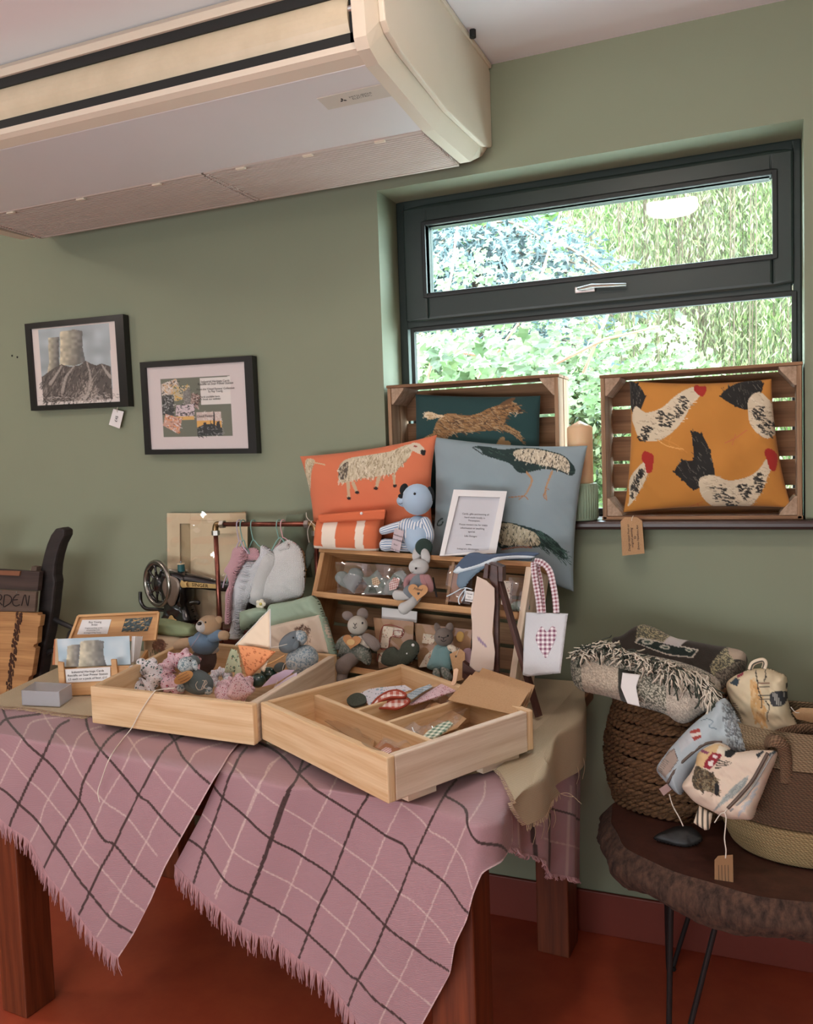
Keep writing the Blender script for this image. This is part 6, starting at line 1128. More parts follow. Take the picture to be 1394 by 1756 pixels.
fD2 = Fr(fD.pt(150, 1140, -.02), nz(nC+V3(0, 0, .12))); t = thing('greeting_card', fD2.pt(160, 1150), 'large greeting card showing two cooling towers at the front of the card stand', 'card')
psheet('print', fD2, CL("567,1137 1290,1105 1302,1395 590,1420"), m_paper, t, step=1.0, paint=cardP, base=(170, 190, 200), off=0, th=.0006)
for k, (q, c) in enumerate(((CL("552,1134 575,1130 592,1400 548,1395"), (206, 176, 140)), (CL("540,1140 560,1136 560,1390 520,1398"), (190, 120, 80)))): ppoly('greeting_card', fD2, q, .0015, mat('card_edge_%s' % ('tan', 'rust')[k], c, .8), off=-.01-.012*k, label=('tan greeting card just behind the cooling towers card', 'rust coloured greeting card peeking out behind at the left of the stand')[k], cat='card')
for k in range(5): ppoly('greeting_card', fD2, [(226+k*3, 1091+k*.4), (232+k*3.2, 1091), (229+k*2.6, 1134-k*2), (223+k*2.4, 1138)], .0012, m_white, off=-.012-.008*k, label='white edged greeting card, %s of the fanned row in the card stand' % ('foremost', 'second from the front', 'middle one', 'second from the back', 'rearmost')[k], cat='card', group='fanned cards in the card stand')
fL = Fr(fD.pt(190, 1092, -depth), nz(nC+V3(0, 0, .45))); ld = obj('lid', MB().slab([fL.pt(*q) for q in ((135, 1057), (272, 1050.5), (266, 1098), (118, 1102))], -fL.n*.007), m_bm, cb)
for a, b in (((135, 1057), (272, 1050.5)), ((135, 1057), (118, 1102)), ((272, 1050.5), (266, 1098))): obj('lid_rim', MB().bar(fL.pt(*a, .004), fL.pt(*b, .004), .007, .012, up=fL.n), m_bm, ld)
lw = ppoly('lid_label', fL, [(141, 1063), (191, 1062), (184, 1087), (132, 1088)], .001, m_white, ld, off=.0015)
for s, y, z in (('Ray Young', 1067, 5), ('Artist', 1071.5, 4.6), ('Original paintings, prints', 1077, 3), ('and greeting cards', 1080.5, 3), ('All images © Ray Young', 1085, 3)): ptext(s, fL, 163-(y-1067)*.25, y, z, m_ink, lw, dx=(1, -.03), off=.0022)
def nightP(p): p.fur([(205, 1058), (264, 1055), (256, 1086), (205, 1088)], [(60, 84, 88), (40, 52, 56), (220, 170, 100), (90, 106, 108)], 150, 6, 1.2, -.3, .3, False)
psheet('lid_photo', fL, [(215, 1061), (262, 1058), (253, 1082), (208, 1084)], m_paper, ld, step=1, paint=nightP, base=(50, 62, 64), off=.0015, th=0)
# frosted empty tray
m_ac = glassy('frosted_plastic', (232, 232, 236), refl=.10, rough=.3, haze=.22); t = thing('plastic_tray', at_z(80, 1205, zc), 'small empty frosted plastic tray on the hessian in front of the card stand', 'tray')
b4 = [at_z(*q, zc+.001) for q in ((38, 1209), (102, 1212), (124, 1197), (62, 1193))]; up_ = V3(0, 0, at_y(104, 1187, b4[1][1])[2]-b4[1][2])
for i in range(4): a, b = b4[i], b4[(i+1) % 4]; obj('wall', MB().slab([a, b, b+up_, a+up_], (sum(b4)/4-a)*.03*V3(1, 1, 0)), m_ac, t)
obj('floor', MB().slab(b4, (0, 0, .002)), m_ac, t)
# ---- fabric pot with a printed squirrel
fq = Fr(at_y(262, 1120, 2.13), nz(V3(.35, -1, .12))); t = thing('fabric_pot', fq.pt(285, 1130), 'small fabric pot with green cuff and squirrel print beside the card stand', 'pot')
def sqP(p): 
    q = C6("930,850 950,822 985,815 1010,840 1005,880 975,895 940,885"); p.poly(q, (132, 92, 72)); p.fur(q, [(104, 70, 56), (160, 120, 96)], 50, 4, 1, 1, 1); p.fur(C6("915,880 1010,885 1000,920 920,915"), [(96, 96, 70), (120, 116, 86)], 50, 4, 1, 1.6, .5); p.ell(*C6("995,848")[0], 2.2, 2, (100, 66, 54))
puff('body', fq, C6("872,775 960,785 1060,800 1155,830 1170,870 1090,910 1000,940 930,965 876,965"), .03, m_print, t, paint=sqP, base=(216, 190, 160), rd=9)
puff('cuff', fq, C6("872,700 900,692 1000,712 1090,722 1165,738 1170,775 1160,800 1060,806 960,790 876,775"), .034, mat('sage_linen', (146, 158, 122), .9, kind='weave', col2=(122, 134, 100), scale=700), t, rd=7, off=.0); puff('inner_rim', fq, C6("905,700 1000,700 1150,735 1140,752 1000,730 900,715"), .018, MT['sage_linen'], t, off=-.012)
# ---- teddy
m_tk = knit('tan_knit', (206, 168, 128)); m_bk2 = knit('blue_jumper_knit', (120, 150, 178)); m_wb = knit('white_hem_knit', (230, 222, 216)); m_dbr = knit('dark_brown_knit', (74, 44, 36))
f = FY_(2.06); td = thing('knitted_teddy', f.pt(352, 1150), 'tan knitted teddy bear in a blue jumper sitting behind the left pine crate', 'soft toy')
pblob('trousers', f, *C6("1222,940")[0], 21, 26, m_dbr, td, off=-.005); pblob('jumper', f, *C6("1225,845")[0], 24, 22, m_bk2, td); pblob('hem', f, *C6("1228,885")[0], 24, 9, m_wb, td, off=.002); pblob('head', f, *C6("1250,738")[0], 21, 17, m_tk, td, off=.01, n=20, ang=-8)
pblob('muzzle', f, *C6("1208,746")[0], 11, 10.5, m_wb, td, off=.03); pblob('nose', f, *C6("1192,730")[0], 4, 3.2, m_btn, td, off=.045); pblob('ear', f, *C6("1306,710")[0], 7, 7.5, m_tk, td, off=.006, dz=.6); pblob('ear', f, *C6("1268,695")[0], 6, 5, m_tk, td, off=-.01, dz=.6); pblob('eye', f, *C6("1228,722")[0], 1.5, 1.8, m_btn, td, off=.045)
for s in ("1182,738 1190,752 1200,756",): pwire('mouth', f, C6(s), .0009, m_thr, td, off=.046)
plimb('sleeve', f, C6("1190,830 1150,840 1130,845"), [10, 10, 9], m_bk2, td, off=.014); plimb('paw', f, C6("1130,845 1090,852 1062,862"), [9.5, 10, 8], m_tk, td, off=.018); plimb('sleeve', f, C6("1270,810 1300,800 1315,800"), [9.5, 10, 9.5], m_bk2, td, off=.01); plimb('paw', f, C6("1320,800 1340,800 1348,802"), [8, 8.5, 8], m_tk, td, off=.012)
pwire('neck_ribbon', f, C6("1195,790 1170,830 1140,870 1100,900"), .001, mat('lilac_ribbon', (170, 150, 160), .8), td, off=.042)
# ---- sheep bag: green and cream fabric basket behind the crate
fz = Fr(at_y(510, 1125, 2.17), nz(V3(-.12, -1, .25))); bg_ = thing('fabric_basket', fz.pt(515, 1128), 'large cream fabric basket with green cuff and printed sheep face, behind the left crate', 'basket'); m_sg = mat('green_lining', (164, 184, 162), .85, kind='weave', col2=(142, 162, 142), scale=700)
def shP(p):
    q = CX("1128,185 1150,165 1185,160 1205,180 1200,200 1185,235 1170,215 1150,195"); p.fur(q, [(110, 84, 72), (150, 122, 104), (80, 60, 52)], 90, 4, 1, 1.4, 1); p.fur(CX("1150,195 1200,190 1215,260 1170,280"), [(170, 144, 122), (190, 168, 146)], 60, 4, 1, 1.6, .5)
puff('body', fz, CX("975,160 1250,100 1285,200 1310,320 1180,325 1000,330 970,330"), .026, m_print, bg_, paint=shP, base=(232, 214, 194), rd=10, sm=False); puff('cuff', fz, CX("968,85 980,50 1100,30 1200,2 1225,30 1256,112 1120,140 975,182"), .030, m_sg, bg_, rd=12, sm=False)
puff('side_seam', fz, CX("1240,100 1258,115 1320,330 1300,330"), .02, m_sg, bg_, sm=False); puff('cuff_fold', fz, CX("818,98 850,80 905,68 945,75 960,100 890,150 835,190 820,170"), .03, m_sg, bg_, off=-.01)
# ---- bunting hanging over the crate
m_cp = mat('cream_quilting', (244, 222, 196), .8); fB = Fr(at_y(463, 1110, 1.97), nz(V3(-.1, -1, .2))); bn = thing('bunting', fB.pt(440, 1120), 'bunting with cream, orange and patterned pennants draped over the left crate', 'bunting')
puff('cream_pennant', fB, CX("970,75 972,150 972,290 880,275 785,268 860,190 920,120"), .006, m_cp, bn, sm=False, rd=4); ed_ = CX("970,75 972,290"); ed2 = CX("785,268 970,75")
for a, b in ((ed_[0], ed_[1]), (ed2[0], ed2[1])): pwire('beaded_edge', fB, [a, ((a[0]+b[0])/2, (a[1]+b[1])/2), b], .0014, m_white, bn, off=.006)
def orP(p): p.fur(CX("805,270 1000,300 850,450"), [(176, 84, 48), (190, 96, 56)], 60, 3, 1, 1, 1.6, False)
puff('orange_pennant', fB, CX("800,266 900,278 1000,302 925,380 850,452 825,360"), .005, m_print, bn, sm=False, paint=orP, base=(246, 164, 112), rd=4, off=.03); puff('cream_pennant', fB, CX("900,370 962,345 940,412 912,395"), .004, m_cp, bn, sm=False, off=.022)
puff('patterned_pennant', fB, CX("762,285 795,295 800,410 724,415 740,350"), .005, mat('green_floral_cotton', (186, 192, 160), .85, kind='floral', col2=(96, 116, 92), scale=60), bn, sm=False, off=.022); puff('white_pennant', fB, CX("800,300 830,455 800,450 780,430"), .004, MT['green_floral_cotton'], bn, off=.025, sm=False)
pwire('wooden_hook', fB, CX("955,370 1000,350 1050,320"), .0022, m_bm, bn, off=.02); pwire('twine', fB, CX("975,280 1010,275 1060,262"), .0008, m_twine, bn, off=.02)
# ================================================================== INSIDE THE LEFT CRATE
def cr(x, y, z): return at_z(x, y, z)
zi = Z0+.014
class Zf(Fr): pass
def at(x, y, z): p = at_z(x, y, z); return Fr(p, -FW)
fb_w = mat('white_floral_cotton', (228, 222, 224), .9, kind='floral', col2=(92, 112, 108), scale=85); fb_p = mat('pink_floral_cotton', (220, 186, 194), .9, kind='floral', col2=(164, 84, 100), scale=75); fb_r = mat('rose_sprig_cotton', (222, 190, 196), .9, kind='floral', col2=(176, 110, 120), scale=150)
def scrunchie(x, y, z, R_, r, m, label, tilt=(.2, -.7, .7), squash=1.0, seed=1):
    f = at(x, y, z); s = f.sc(x, y); o = f.pt(x, y); n = nz(tilt); u = nz(np.cross(n, V3(0, 0, 1))); v = np.cross(n, u); rr = random.Random(seed); V = []; nu, nv = 60, 16; ph = [rr.uniform(0, 6) for _ in range(4)]
    for i in range(nu):
        a = 2*PI*i/nu; pl = 1+.20*math.sin(9*a+ph[0])+.12*math.sin(17*a+ph[1])
        for k in range(nv):
            b = 2*PI*k/nv; q = r*s*pl*(1+.12*math.sin(3*b+6*a+ph[2])); V.append(o+(u*math.cos(a)+v*math.sin(a)*squash)*(R_*s+q*math.cos(b))+n*q*math.sin(b)*.9)
    V = np.array(V).reshape(nu, nv, 3); V = np.concatenate([V, V[:1]], 0); V = np.concatenate([V, V[:, :1]], 1); return obj('scrunchie', MB().grid(V), m, smooth=True, label=label, cat='scrunchie')
scrunchie(246, 1162, zi+.045, 20, 14, fb_w, 'white floral scrunchie at the left end of the left pine crate', (.1, -.8, .6), seed=2); scrunchie(306, 1152, zi+.055, 25, 14, fb_p, 'pink floral scrunchie leaning behind the grey knitted sheep', (.1, -.75, .65), seed=5)
scrunchie(378, 1163, zi+.04, 13, 7, mat('pastel_cotton', (222, 216, 222), .9, kind='floral', col2=(170, 200, 196), scale=120), 'pale pastel scrunchie behind the grey knitted sheep at the crate middle', (.3, -.6, .7), seed=7)
scrunchie(402, 1182, zi+.035, 20, 13, fb_r, 'rose sprig scrunchie near the front right corner of the left crate', (0, -.35, .9), seed=9); puff('bow_tail', at(402, 1172, zi+.06), CX("790,420 815,425 850,470 880,520 800,560 740,530 760,470"), .018, fb_r, bpy.data.objects['scrunchie.003'], off=.01)
m_gsk = knit('slate_knit', (112, 128, 130)); m_sp = knit('speckled_knit', (226, 232, 232), (120, 150, 160)); m_bs = knit('pale_blue_speckled_knit', (214, 222, 224), (140, 166, 182)); m_gf = knit('grey_face_knit', (124, 136, 144))
f = at(335, 1172, zi+.05); s1 = thing('knitted_sheep', f.pt(335, 1190), 'slate knitted sheep with speckled head and tan oval tag in the left crate', 'soft toy')
pblob('body', f, *CX("580,462")[0], 30, 21, m_gsk, s1, ang=20, n=20); pblob('head', f, *CX("528,372")[0], 16, 14, m_sp, s1, ang=-10, off=.012, n=18); pblob('ear', f, *CX("570,372")[0], 5, 10, m_sp, s1, ang=-15, off=.03, dz=.6); pblob('wool_cap', f, *CX("565,350")[0], 11, 9, m_gsk, s1, ang=20, off=.002); pblob('eye', f, *CX("546,350")[0], 1.6, 1.8, m_btn, s1, off=.032)
pblob('foot', f, *CX("497,495")[0], 8, 7, m_sp, s1, off=.02); pblob('foot', f, *CX("640,510")[0], 8, 7, m_sp, s1, off=.02); pblob('arm', f, *CX("610,500")[0], 11, 9, m_gsk, s1, off=.02)
tg = ppoly('oval_tag', f, [(314.6+18*math.cos(a)*math.cos(-.5)-9*math.sin(a)*math.sin(-.5), 1162+18*math.cos(a)*math.sin(-.5)+9*math.sin(a)*math.cos(-.5)) for a in np.linspace(0, 2*PI, 24, endpoint=False)], .0012, mat('tan_tag', (190, 138, 84), .8), s1, off=.045)
for d in ((-3, -4), (0, 0), (3, 4)): pwire('ink_line', f, [(314.6-9+d[0], 1166+d[1]), (314.6+d[0], 1162+d[1]), (314.6+9+d[0], 1157+d[1])], .0004, m_ink, tg, off=.0465, n=4)
pwire('string_bow', f, CX("610,455 625,460 618,495 590,505 575,480 585,460"), .0007, m_twine, s1, off=.05); pwire('string_bow', f, CX("605,500 625,455 635,470 615,490 640,500"), .0007, m_twine, s1, off=.05)
f = Fr(at_y(515, 1125, 2.02), -FW); s2 = thing('knitted_sheep', f.pt(515, 1150), 'pale blue speckled knitted sheep with grey face at the right of the crate', 'soft toy')
pblob('body', f, *CX("1140,345")[0], 29, 25, m_bs, s2, ang=-25, n=22); pblob('head', f, *CX("1085,250")[0], 25, 16, m_gf, s2, ang=-35, off=.012, n=20); pblob('poll', f, *CX("1128,228")[0], 13, 13, m_bs, s2, off=.014); pblob('ear', f, *CX("1108,268")[0], 5, 8, m_gf, s2, ang=20, off=.04, dz=.6); pblob('eye', f, *CX("1093,228")[0], 1.6, 1.6, m_btn, s2, off=.037); pblob('arm', f, *CX("1020,385")[0], 11, 8, m_gsk, s2, ang=-30, off=.0)
pwire('string_loop', f, CX("1035,405 1045,370 1075,352 1110,370 1105,400"), .0008, m_twine, s2, off=.045)
mdg = mat('dark_green_glaze', (34, 60, 52), .2, coat=.6, var=0)
for x, y, r, nmx in ((962, 425, 15, 'dark green glazed bauble under the pale sheep in the left crate'), (905, 455, 14, 'dark green glazed bauble beside the rose scrunchie in the left crate')): f = at(*CX("%d,%d" % (x, y))[0], zi+.045); o = CX("%d,%d" % (x, y))[0]; pblob('bauble', f, o[0], o[1], r, r*.9, mdg, None, label=nmx, cat='bauble')
f = at(480, 1165, zi+.07); mlc = mat('lilac_card2', (198, 176, 198), .8, var=0)
ppoly('lilac_card', f, CX("925,490 980,430 1050,398 1100,400 1075,425 1000,470"), .0015, mlc, off=.01, label='lilac card slanting against the right side of the left crate', cat='card'); ppoly('lilac_card', f, CX("990,490 1060,440 1112,412 1112,430 1050,470 1000,500"), .0015, mat('pale_lilac_card', (212, 198, 216), .8, var=0), off=.02, label='paler lilac card in front of the other lilac card', cat='card')
f = at(477, 1194, Z0+.05); t = thing('hair_bobble', f.pt(477, 1200), 'pale grey blue bobble on a string hanging between the two pine crates', 'bobble'); pblob('ball', f, 478, 1196, 12, 11, mat('pale_blue_felt', (196, 204, 214), .9), t); pwire('string', f, [(476, 1186), (472, 1178), (474, 1172), (476, 1166)], .0007, m_twine, t)
# white twine hanging over the crate front
d_ = nz(T1[1]-T1[0]); nf = nz(np.cross(V3(0, 0, 1), d_)); nf = nf if nf@(CAM-T1[0]) > 0 else -nf; p0 = T1[0]; fN = Fr(p0, nf); tw_ = [at_z(300, 1180, z1a+.004), at_z(272, 1183, z1a+.004), fN.pt(262, 1189, .004), fN.pt(240, 1222, .006), fN.pt(226, 1248, .01)]+[cloth(np.array([[q]], float), .012, .062)[0, 0] for q in ((210, 1268), (188, 1300), (174, 1338), (168, 1358), (171, 1376))]
obj('white_twine', MB().tube(crom(tw_, 6, False), .0013, 6), m_twine, smooth=True, label='loose white twine hanging over the front of the left pine crate', cat='twine')
# ================================================================== INSIDE THE RIGHT CRATE
zj = Z0+.022; n0 = V3(0, 0, 1)
def flat(nm, pts, z, m, label=None, cat=None, th=.0015, tilt=(0, 0, 1), parent=None, sm=False, cen=None):
    c = np.mean(pts, 0) if cen is None else cen; f = Fr(at_z(c[0], c[1], z), nz(tilt)); return ppoly(nm, f, pts, th, m, parent, sm=sm, label=label, cat=cat), f
flat('patterned_card', CY("210,215 500,170 780,143 850,185 640,260 420,345 390,300"), zj+.03, mat('blue_sprig_paper', (222, 220, 228), .8, kind='floral', col2=(150, 176, 190), scale=60), 'white card with blue sprigs in the back compartment of the right crate', 'card', tilt=(.1, -.2, 1))
t, f = flat('felt_coaster', CY("200,300 230,250 290,222 350,228 390,260 392,300 360,330 260,350"), zj+.035, m_fgd, 'dark green scalloped felt disc in the back compartment of the right crate', 'felt disc', th=.006, sm=True, tilt=(0, -.4, 1))
m_rb = mat('rust_ribbon', (156, 62, 40), .8); f = Fr(at_z(670, 1205, zj+.05), nz((.0, -.35, 1))); t = thing('gingham_hair_bow', f.pt(670, 1206), 'rust trimmed gingham hair bow lying on the divider of the right crate', 'hair bow')
for s, o_ in (("445,350 520,265 620,210 710,200 785,235 765,268 650,268 540,305 470,362", .012), ("470,365 580,320 680,285 790,280 822,300 795,340 700,380 590,375", .006)):
    q = CY(s); puff('gingham_loop', f, q, .004, mat('rust_gingham', (232, 214, 206), .9, kind='gingham', col2=(186, 96, 80), scale=70), t, off=o_); pwire('ribbon_trim', f, q, .0032, m_rb, t, off=o_+.003, closed=True)
t, f = flat('ribbon_card', CY("480,385 700,395 640,420 500,445 440,430"), zj+.008, mat('plum_cloth', (120, 84, 96), .9), 'plum fabric piece under the rust trimmed hair bow', 'fabric', th=.003)  # flat plum-coloured piece beneath the bow
flat('fabric_square', CY("815,330 1000,215 1150,125 1335,165 1270,200 1060,270 850,335"), z1b-.014, fb_r, 'pink sprig fabric piece folded over the dividers of the right crate', 'fabric', th=.003, tilt=(0, -.1, 1))
t, f = flat('clear_sleeve', CY("790,245 900,180 1030,135 1050,160 960,210 850,285"), z1b-.006, mat('pale_blue_strip', (196, 206, 214), .6, kind='stripes', col2=(150, 176, 186), scale=50), 'pale blue paper strip in a clear sleeve on the crate divider', 'card'); psheet('film', f, CY("780,240 1040,130 1060,165 850,295"), m_cello, t, step=3, off=.002, wav=.003, th=0)
t, f = flat('kraft_pack', CY("815,545 930,430 1050,292 1230,380 1394,478 1300,570 1200,612 1000,690"), zj+.03, m_kraft, 'kraft card in cellophane lying in the front compartment of the right crate', 'card', tilt=(-.1, -.15, 1)); psheet('cellophane', f, CY("760,540 1090,215 1420,400 1150,660"), m_cello, t, step=3, off=.004, wav=.012, th=0); psheet('cellophane_fold', f, CY("1180,250 1280,180 1750,330 1640,400"), m_cello, t, step=3, off=.012, wav=.010, th=0)
t, f = flat('kraft_pack', CY("480,760 590,640 790,735 700,800 640,830"), zj+.02, mat('kraft_reddish', (176, 124, 92), .8), 'reddish kraft card in crumpled film at the front corner of the right crate', 'card'); psheet('crumpled_film', f, CY("640,475 1000,600 920,740 500,740"), glassy('cloudy_film', refl=.16, rough=.15, haze=.12), t, step=3, off=.018, wav=.018, th=0)
t, f = flat('gingham_tag', CY("950,660 1010,600 1120,530 1215,498 1260,522 1190,590 1080,660 1020,672"), zj+.05, mat('green_gingham', (226, 226, 206), .9, kind='gingham', col2=(96, 128, 104), scale=80), 'green gingham fabric strip resting on the kraft card in the right crate', 'fabric', th=.004, tilt=(-.1, -.2, 1))
flat('pink_gingham_tag', CY("530,798 590,762 645,775 648,805 600,830"), zj+.03, m_gr_, 'pink gingham scrap in the front corner of the right crate', 'fabric', th=.003)
t, f = flat('clear_bag', CY("-20,500 120,500 480,700 460,760 200,640"), zj+.02, mat('brown_backing', (170, 134, 96), .7), 'clear bag with brown backing in the left compartment of the right crate', 'bag'); psheet('cellophane', f, CY("-30,480 330,600 480,740 60,600"), m_cello, t, step=3, off=.006, wav=.012, th=0)
env = [((806, 1157), (907, 1186), (883, 1226), (768, 1200)), ((815, 1151), (912, 1180), (893, 1220), (780, 1193)), ((827, 1145), (917, 1175), (902, 1213), (800, 1188))]
for k, q in enumerate(env):
    f = Fr(at_z(855, 1200, z1b-.0+.004-.006*k), nz(V3(-.1, -.35, 1))); t = ppoly('kraft_envelope', f, q, .0025, m_kraft, label=['frontmost kraft envelope leaning out of the right crate', 'middle kraft envelope in the leaning stack of the right crate', 'rearmost kraft envelope of the leaning stack in the right crate'][k], cat='envelope', group='kraft envelopes in the right crate')
fp = Fr(at_z(779, 1176, z1b), nz(V3(.2, -1, .3))); ppoly('wooden_peg', fp, CY("1265,-15 1295,-25 1315,-10 1290,120 1270,150 1235,140 1255,90"), .004, mat('peach_peg', (226, 186, 154), .6), label='peach wooden strip standing at the back corner of the right crate', cat='peg', bevel=.001)
# ================================================================== STOOL, BASKETS AND THROWS AT THE RIGHT
st_ = thing('log_slab_stool', (.04, 2.16, 0), 'stool made from a bark edged log slab on black hairpin legs', 'stool'); cx, cy, rx, ry, zs, tk = .035, 2.135, .405, .30, .525, .092
m_slab = mat('slab_wood', (84, 50, 40), .5, kind='mottle', col2=(60, 34, 28), scale=22, bump=.1, bscale=60); m_brk = mat('rough_bark', (92, 66, 52), .95, kind='mottle', col2=(42, 28, 22), scale=70, bump=.6, bscale=120)
nn = 220; top = []; mid = []
def er(a): return 1+.02*math.sin(3*a+1)+.015*math.sin(7*a)+.008*math.sin(15*a+2)
A_ = np.linspace(0, 2*PI, nn+1); top = np.array([V3(cx+rx*er(a)*math.cos(a), cy+ry*er(a)*math.sin(a), zs) for a in A_]); cen = V3(cx, cy, zs)
mb = MB().grid(np.stack([cen+(top-cen)*t for t in (.001, .3, .6, .85, .995)])); mb.grid(np.stack([cen-V3(0, 0, tk-.004)+(top-cen)*t for t in (.93, .5, .001)])); obj('slab', mb, m_slab, st_, smooth=True)
rows = []
for j, h in enumerate(np.linspace(0, 1, 14)):
    k = math.sin(PI*h)*.03; rr_ = [(1+k/.35+(.022*(vnoise(np.array([a*60.]), np.array([h*4.]), 1.0, 3)[0]-.5)+.014*(vnoise(np.array([a*24.]), np.array([h*9.]), 1.0, 9)[0]-.5))*(0 if j in (0,) else 1)) for a in A_]; rr_[-1] = rr_[0]
    rows.append(np.array([V3(cx+(p[0]-cx)*r*.996, cy+(p[1]-cy)*r*.996, zs-.0002-h*(tk+.01*math.sin(9*a)*h)) for p, r, a in zip(top, rr_, A_)]))
obj('bark_edge', MB().grid(np.stack(rows)), m_brk, st_, smooth=True)
kn = V3(cx-.13, cy-.285, zs-.045); obj('bark_knot', MB().blob(kn, (.026, .012, .024), n=12), mat('knot_dark', (52, 32, 26), .9), st_, smooth=True)
def hairpin(a, b, top_c, foot_, w):
    d = nz(V3(b[0]-a[0], b[1]-a[1], 0)); f0 = V3(*foot_, .008); obj('hairpin_leg', MB().tube(crom([V3(*a, zs-tk), f0-d*.012+V3(0, 0, .03), f0-d*.006, f0, f0+d*.006, f0+d*.012+V3(0, 0, .03), V3(*b, zs-tk)], 6, False), .0065, 8), m_iron, st_, smooth=True)
hairpin((-.20, 1.97), (-.09, 1.965), None, (-.195, 1.93), .1); hairpin((.13, 1.97), (.24, 2.0), None, (.205, 1.94), .1); hairpin((-.24, 2.24), (-.12, 2.33), None, (-.24, 2.36), .1); hairpin((.18, 2.33), (.28, 2.25), None, (.27, 2.36), .1)
# round seagrass basket
zb = zs+.002; bc = V3(-.215, 2.285, zb); bk_ = thing('seagrass_basket', bc, 'round brown twisted seagrass basket on the left of the log stool', 'basket'); m_sea = mat('seagrass', (128, 92, 58), .8, kind='mottle', col2=(74, 48, 30), scale=150, bump=.3)
nrow = 24; Hb = .32
for j in range(nrow):
    h = (j+.5)/nrow; r = .150+.028*math.sin(PI*min(1, h*1.15+.08)); P = []; n_ = 180
    wob = rnd.uniform(0, 6); ring_ = [bc+V3((r+.002*math.sin(5*a+wob))*math.cos(a), (r+.002*math.sin(5*a+wob))*math.sin(a)*.93, h*Hb+.003*math.sin(4*a+wob)) for a in np.linspace(0, 2*PI, n_, endpoint=False)]
    mbx = MB()
    for sft in (0, PI): 
        Q_ = []
        for i, p in enumerate(ring_):
            a = 2*PI*i/n_; tws = a*26+sft+wob; rad = nz(V3(math.cos(a), math.sin(a), 0)); Q_.append(p+rad*.0045*math.cos(tws)+V3(0, 0, .0045*math.sin(tws)))
        mbx.tube(Q_, .0056, 5, closed=True)
    obj('rope_coil', mbx, m_sea, bk_, smooth=True, kind='stuff')
obj('basket_lining', MB().lathe([(0, .004), (.130, .004), (.150, .15), (.128, .31)], bc, 32), mat('basket_lining_brown', (60, 40, 28), .9), bk_, smooth=True)  # dark brown lining inside the rope coils
# throws
def tweed(p, q, c1, c2, n=900):
    i = p.inside(q); r = (nr.rand(len(i)) < .42)[:, None]; p.C[i] = np.where(r, np.array(c2)/255., np.array(c1)/255.)*nr.uniform(.9, 1.08, (len(i), 1))
DK, CR_, TW = (62, 62, 54), (214, 200, 182), (92, 92, 80)
def thr1(p):
    p.C[:] = np.array(DK)/255; tweed(p, CT("0,100 145,240 150,460 0,460"), TW, (196, 190, 170), 420); tweed(p, CT("145,60 345,200 340,460 140,460"), (206, 192, 172), (176, 160, 142), 300); tweed(p, CT("430,300 600,330 600,600 420,500"), TW, (200, 194, 176), 700); tweed(p, CT("600,330 930,300 930,700 600,700"), (204, 192, 176), (170, 158, 144), 400); tweed(p, CT("130,100 900,200 900,330 400,300 130,240"), (120, 116, 104), (200, 190, 172), 500)
def thr2(p):
    p.C[:] = np.array((58, 52, 46))/255; tweed(p, CT("440,50 515,60 640,130 720,140 640,200 560,160 430,170"), TW, (186, 176, 140), 500); tweed(p, CT("830,290 930,170 1000,190 900,420 840,330"), TW, (186, 176, 140), 400); p.poly(CT("925,170 1030,190 1025,260 960,260 935,230"), (190, 170, 150), False); tweed(p, CT("860,330 1030,250 1020,320 870,450"), (84, 78, 70), (140, 130, 114), 200)
    p.poly(CT("425,165 450,135 772,205 740,250 600,235"), (214, 206, 192), False); p.poly(CT("436,167 456,143 762,209 734,244 600,228"), (36, 50, 46), False); p.poly(CT("578,170 620,120 725,135 665,192"), (214, 208, 206), False)
    for x, y, a, b in ((495, 163, 10, 4.6), (590, 191, 9, 3.6), (718, 208, 6, 2.6)): p.ell(*CT("%d,%d" % (x, y))[0], a, b, (206, 204, 190), .12); p.ell(*CT("%d,%d" % (x, y))[0], a*.55, b*.45, (70, 90, 80), .12)
m_th = mat('throw_print', (0, 0, 0), .95, vcol=True, bump=.3, bscale=420, var=.04, sheen=.2)
ftb = Fr(at_y(1180, 1150, 2.30), nz(V3(.0, -1, .55))); t2_ = puff('tweed_throw', ftb, CT("290,150 350,105 440,50 515,58 640,118 725,135 850,160 935,172 1025,205 1018,290 905,440 860,560 600,560 400,400"), .055, m_th, paint=thr2, off=.0, rd=16, ex=.45, wr=.06, label='folded dark green checked throw with a paper label at the back of the basket', cat='throw')
ftf = Fr(at_y(1100, 1170, 2.12), nz(V3(.0, -1, .35))); t1_ = puff('fringed_throw', ftf, CT("62,262 75,210 110,165 220,150 420,190 640,235 800,290 880,350 882,420 850,480 780,530 700,578 640,570 580,530 430,485 250,430 120,400 75,350"), .06, m_th, paint=thr1, rd=24, ex=.5, wr=.08, label='rolled green and cream throw with a messy fringe on the seagrass basket', cat='throw')
psheet('paper_band', ftf, None, m_white, t1_, step=14, bd=(CT("345,300 442,312"), CT("372,470 440,487"), CT("345,300 335,380 372,470"), CT("442,312 420,380 440,487")), off=.074, th=.0006)
fr1 = MB(); fr2_ = MB(); cc = [CT("100,190")[0], CT("240,150")[0], CT("420,230")[0], CT("600,280")[0], CT("780,330")[0], CT("840,440")[0]]
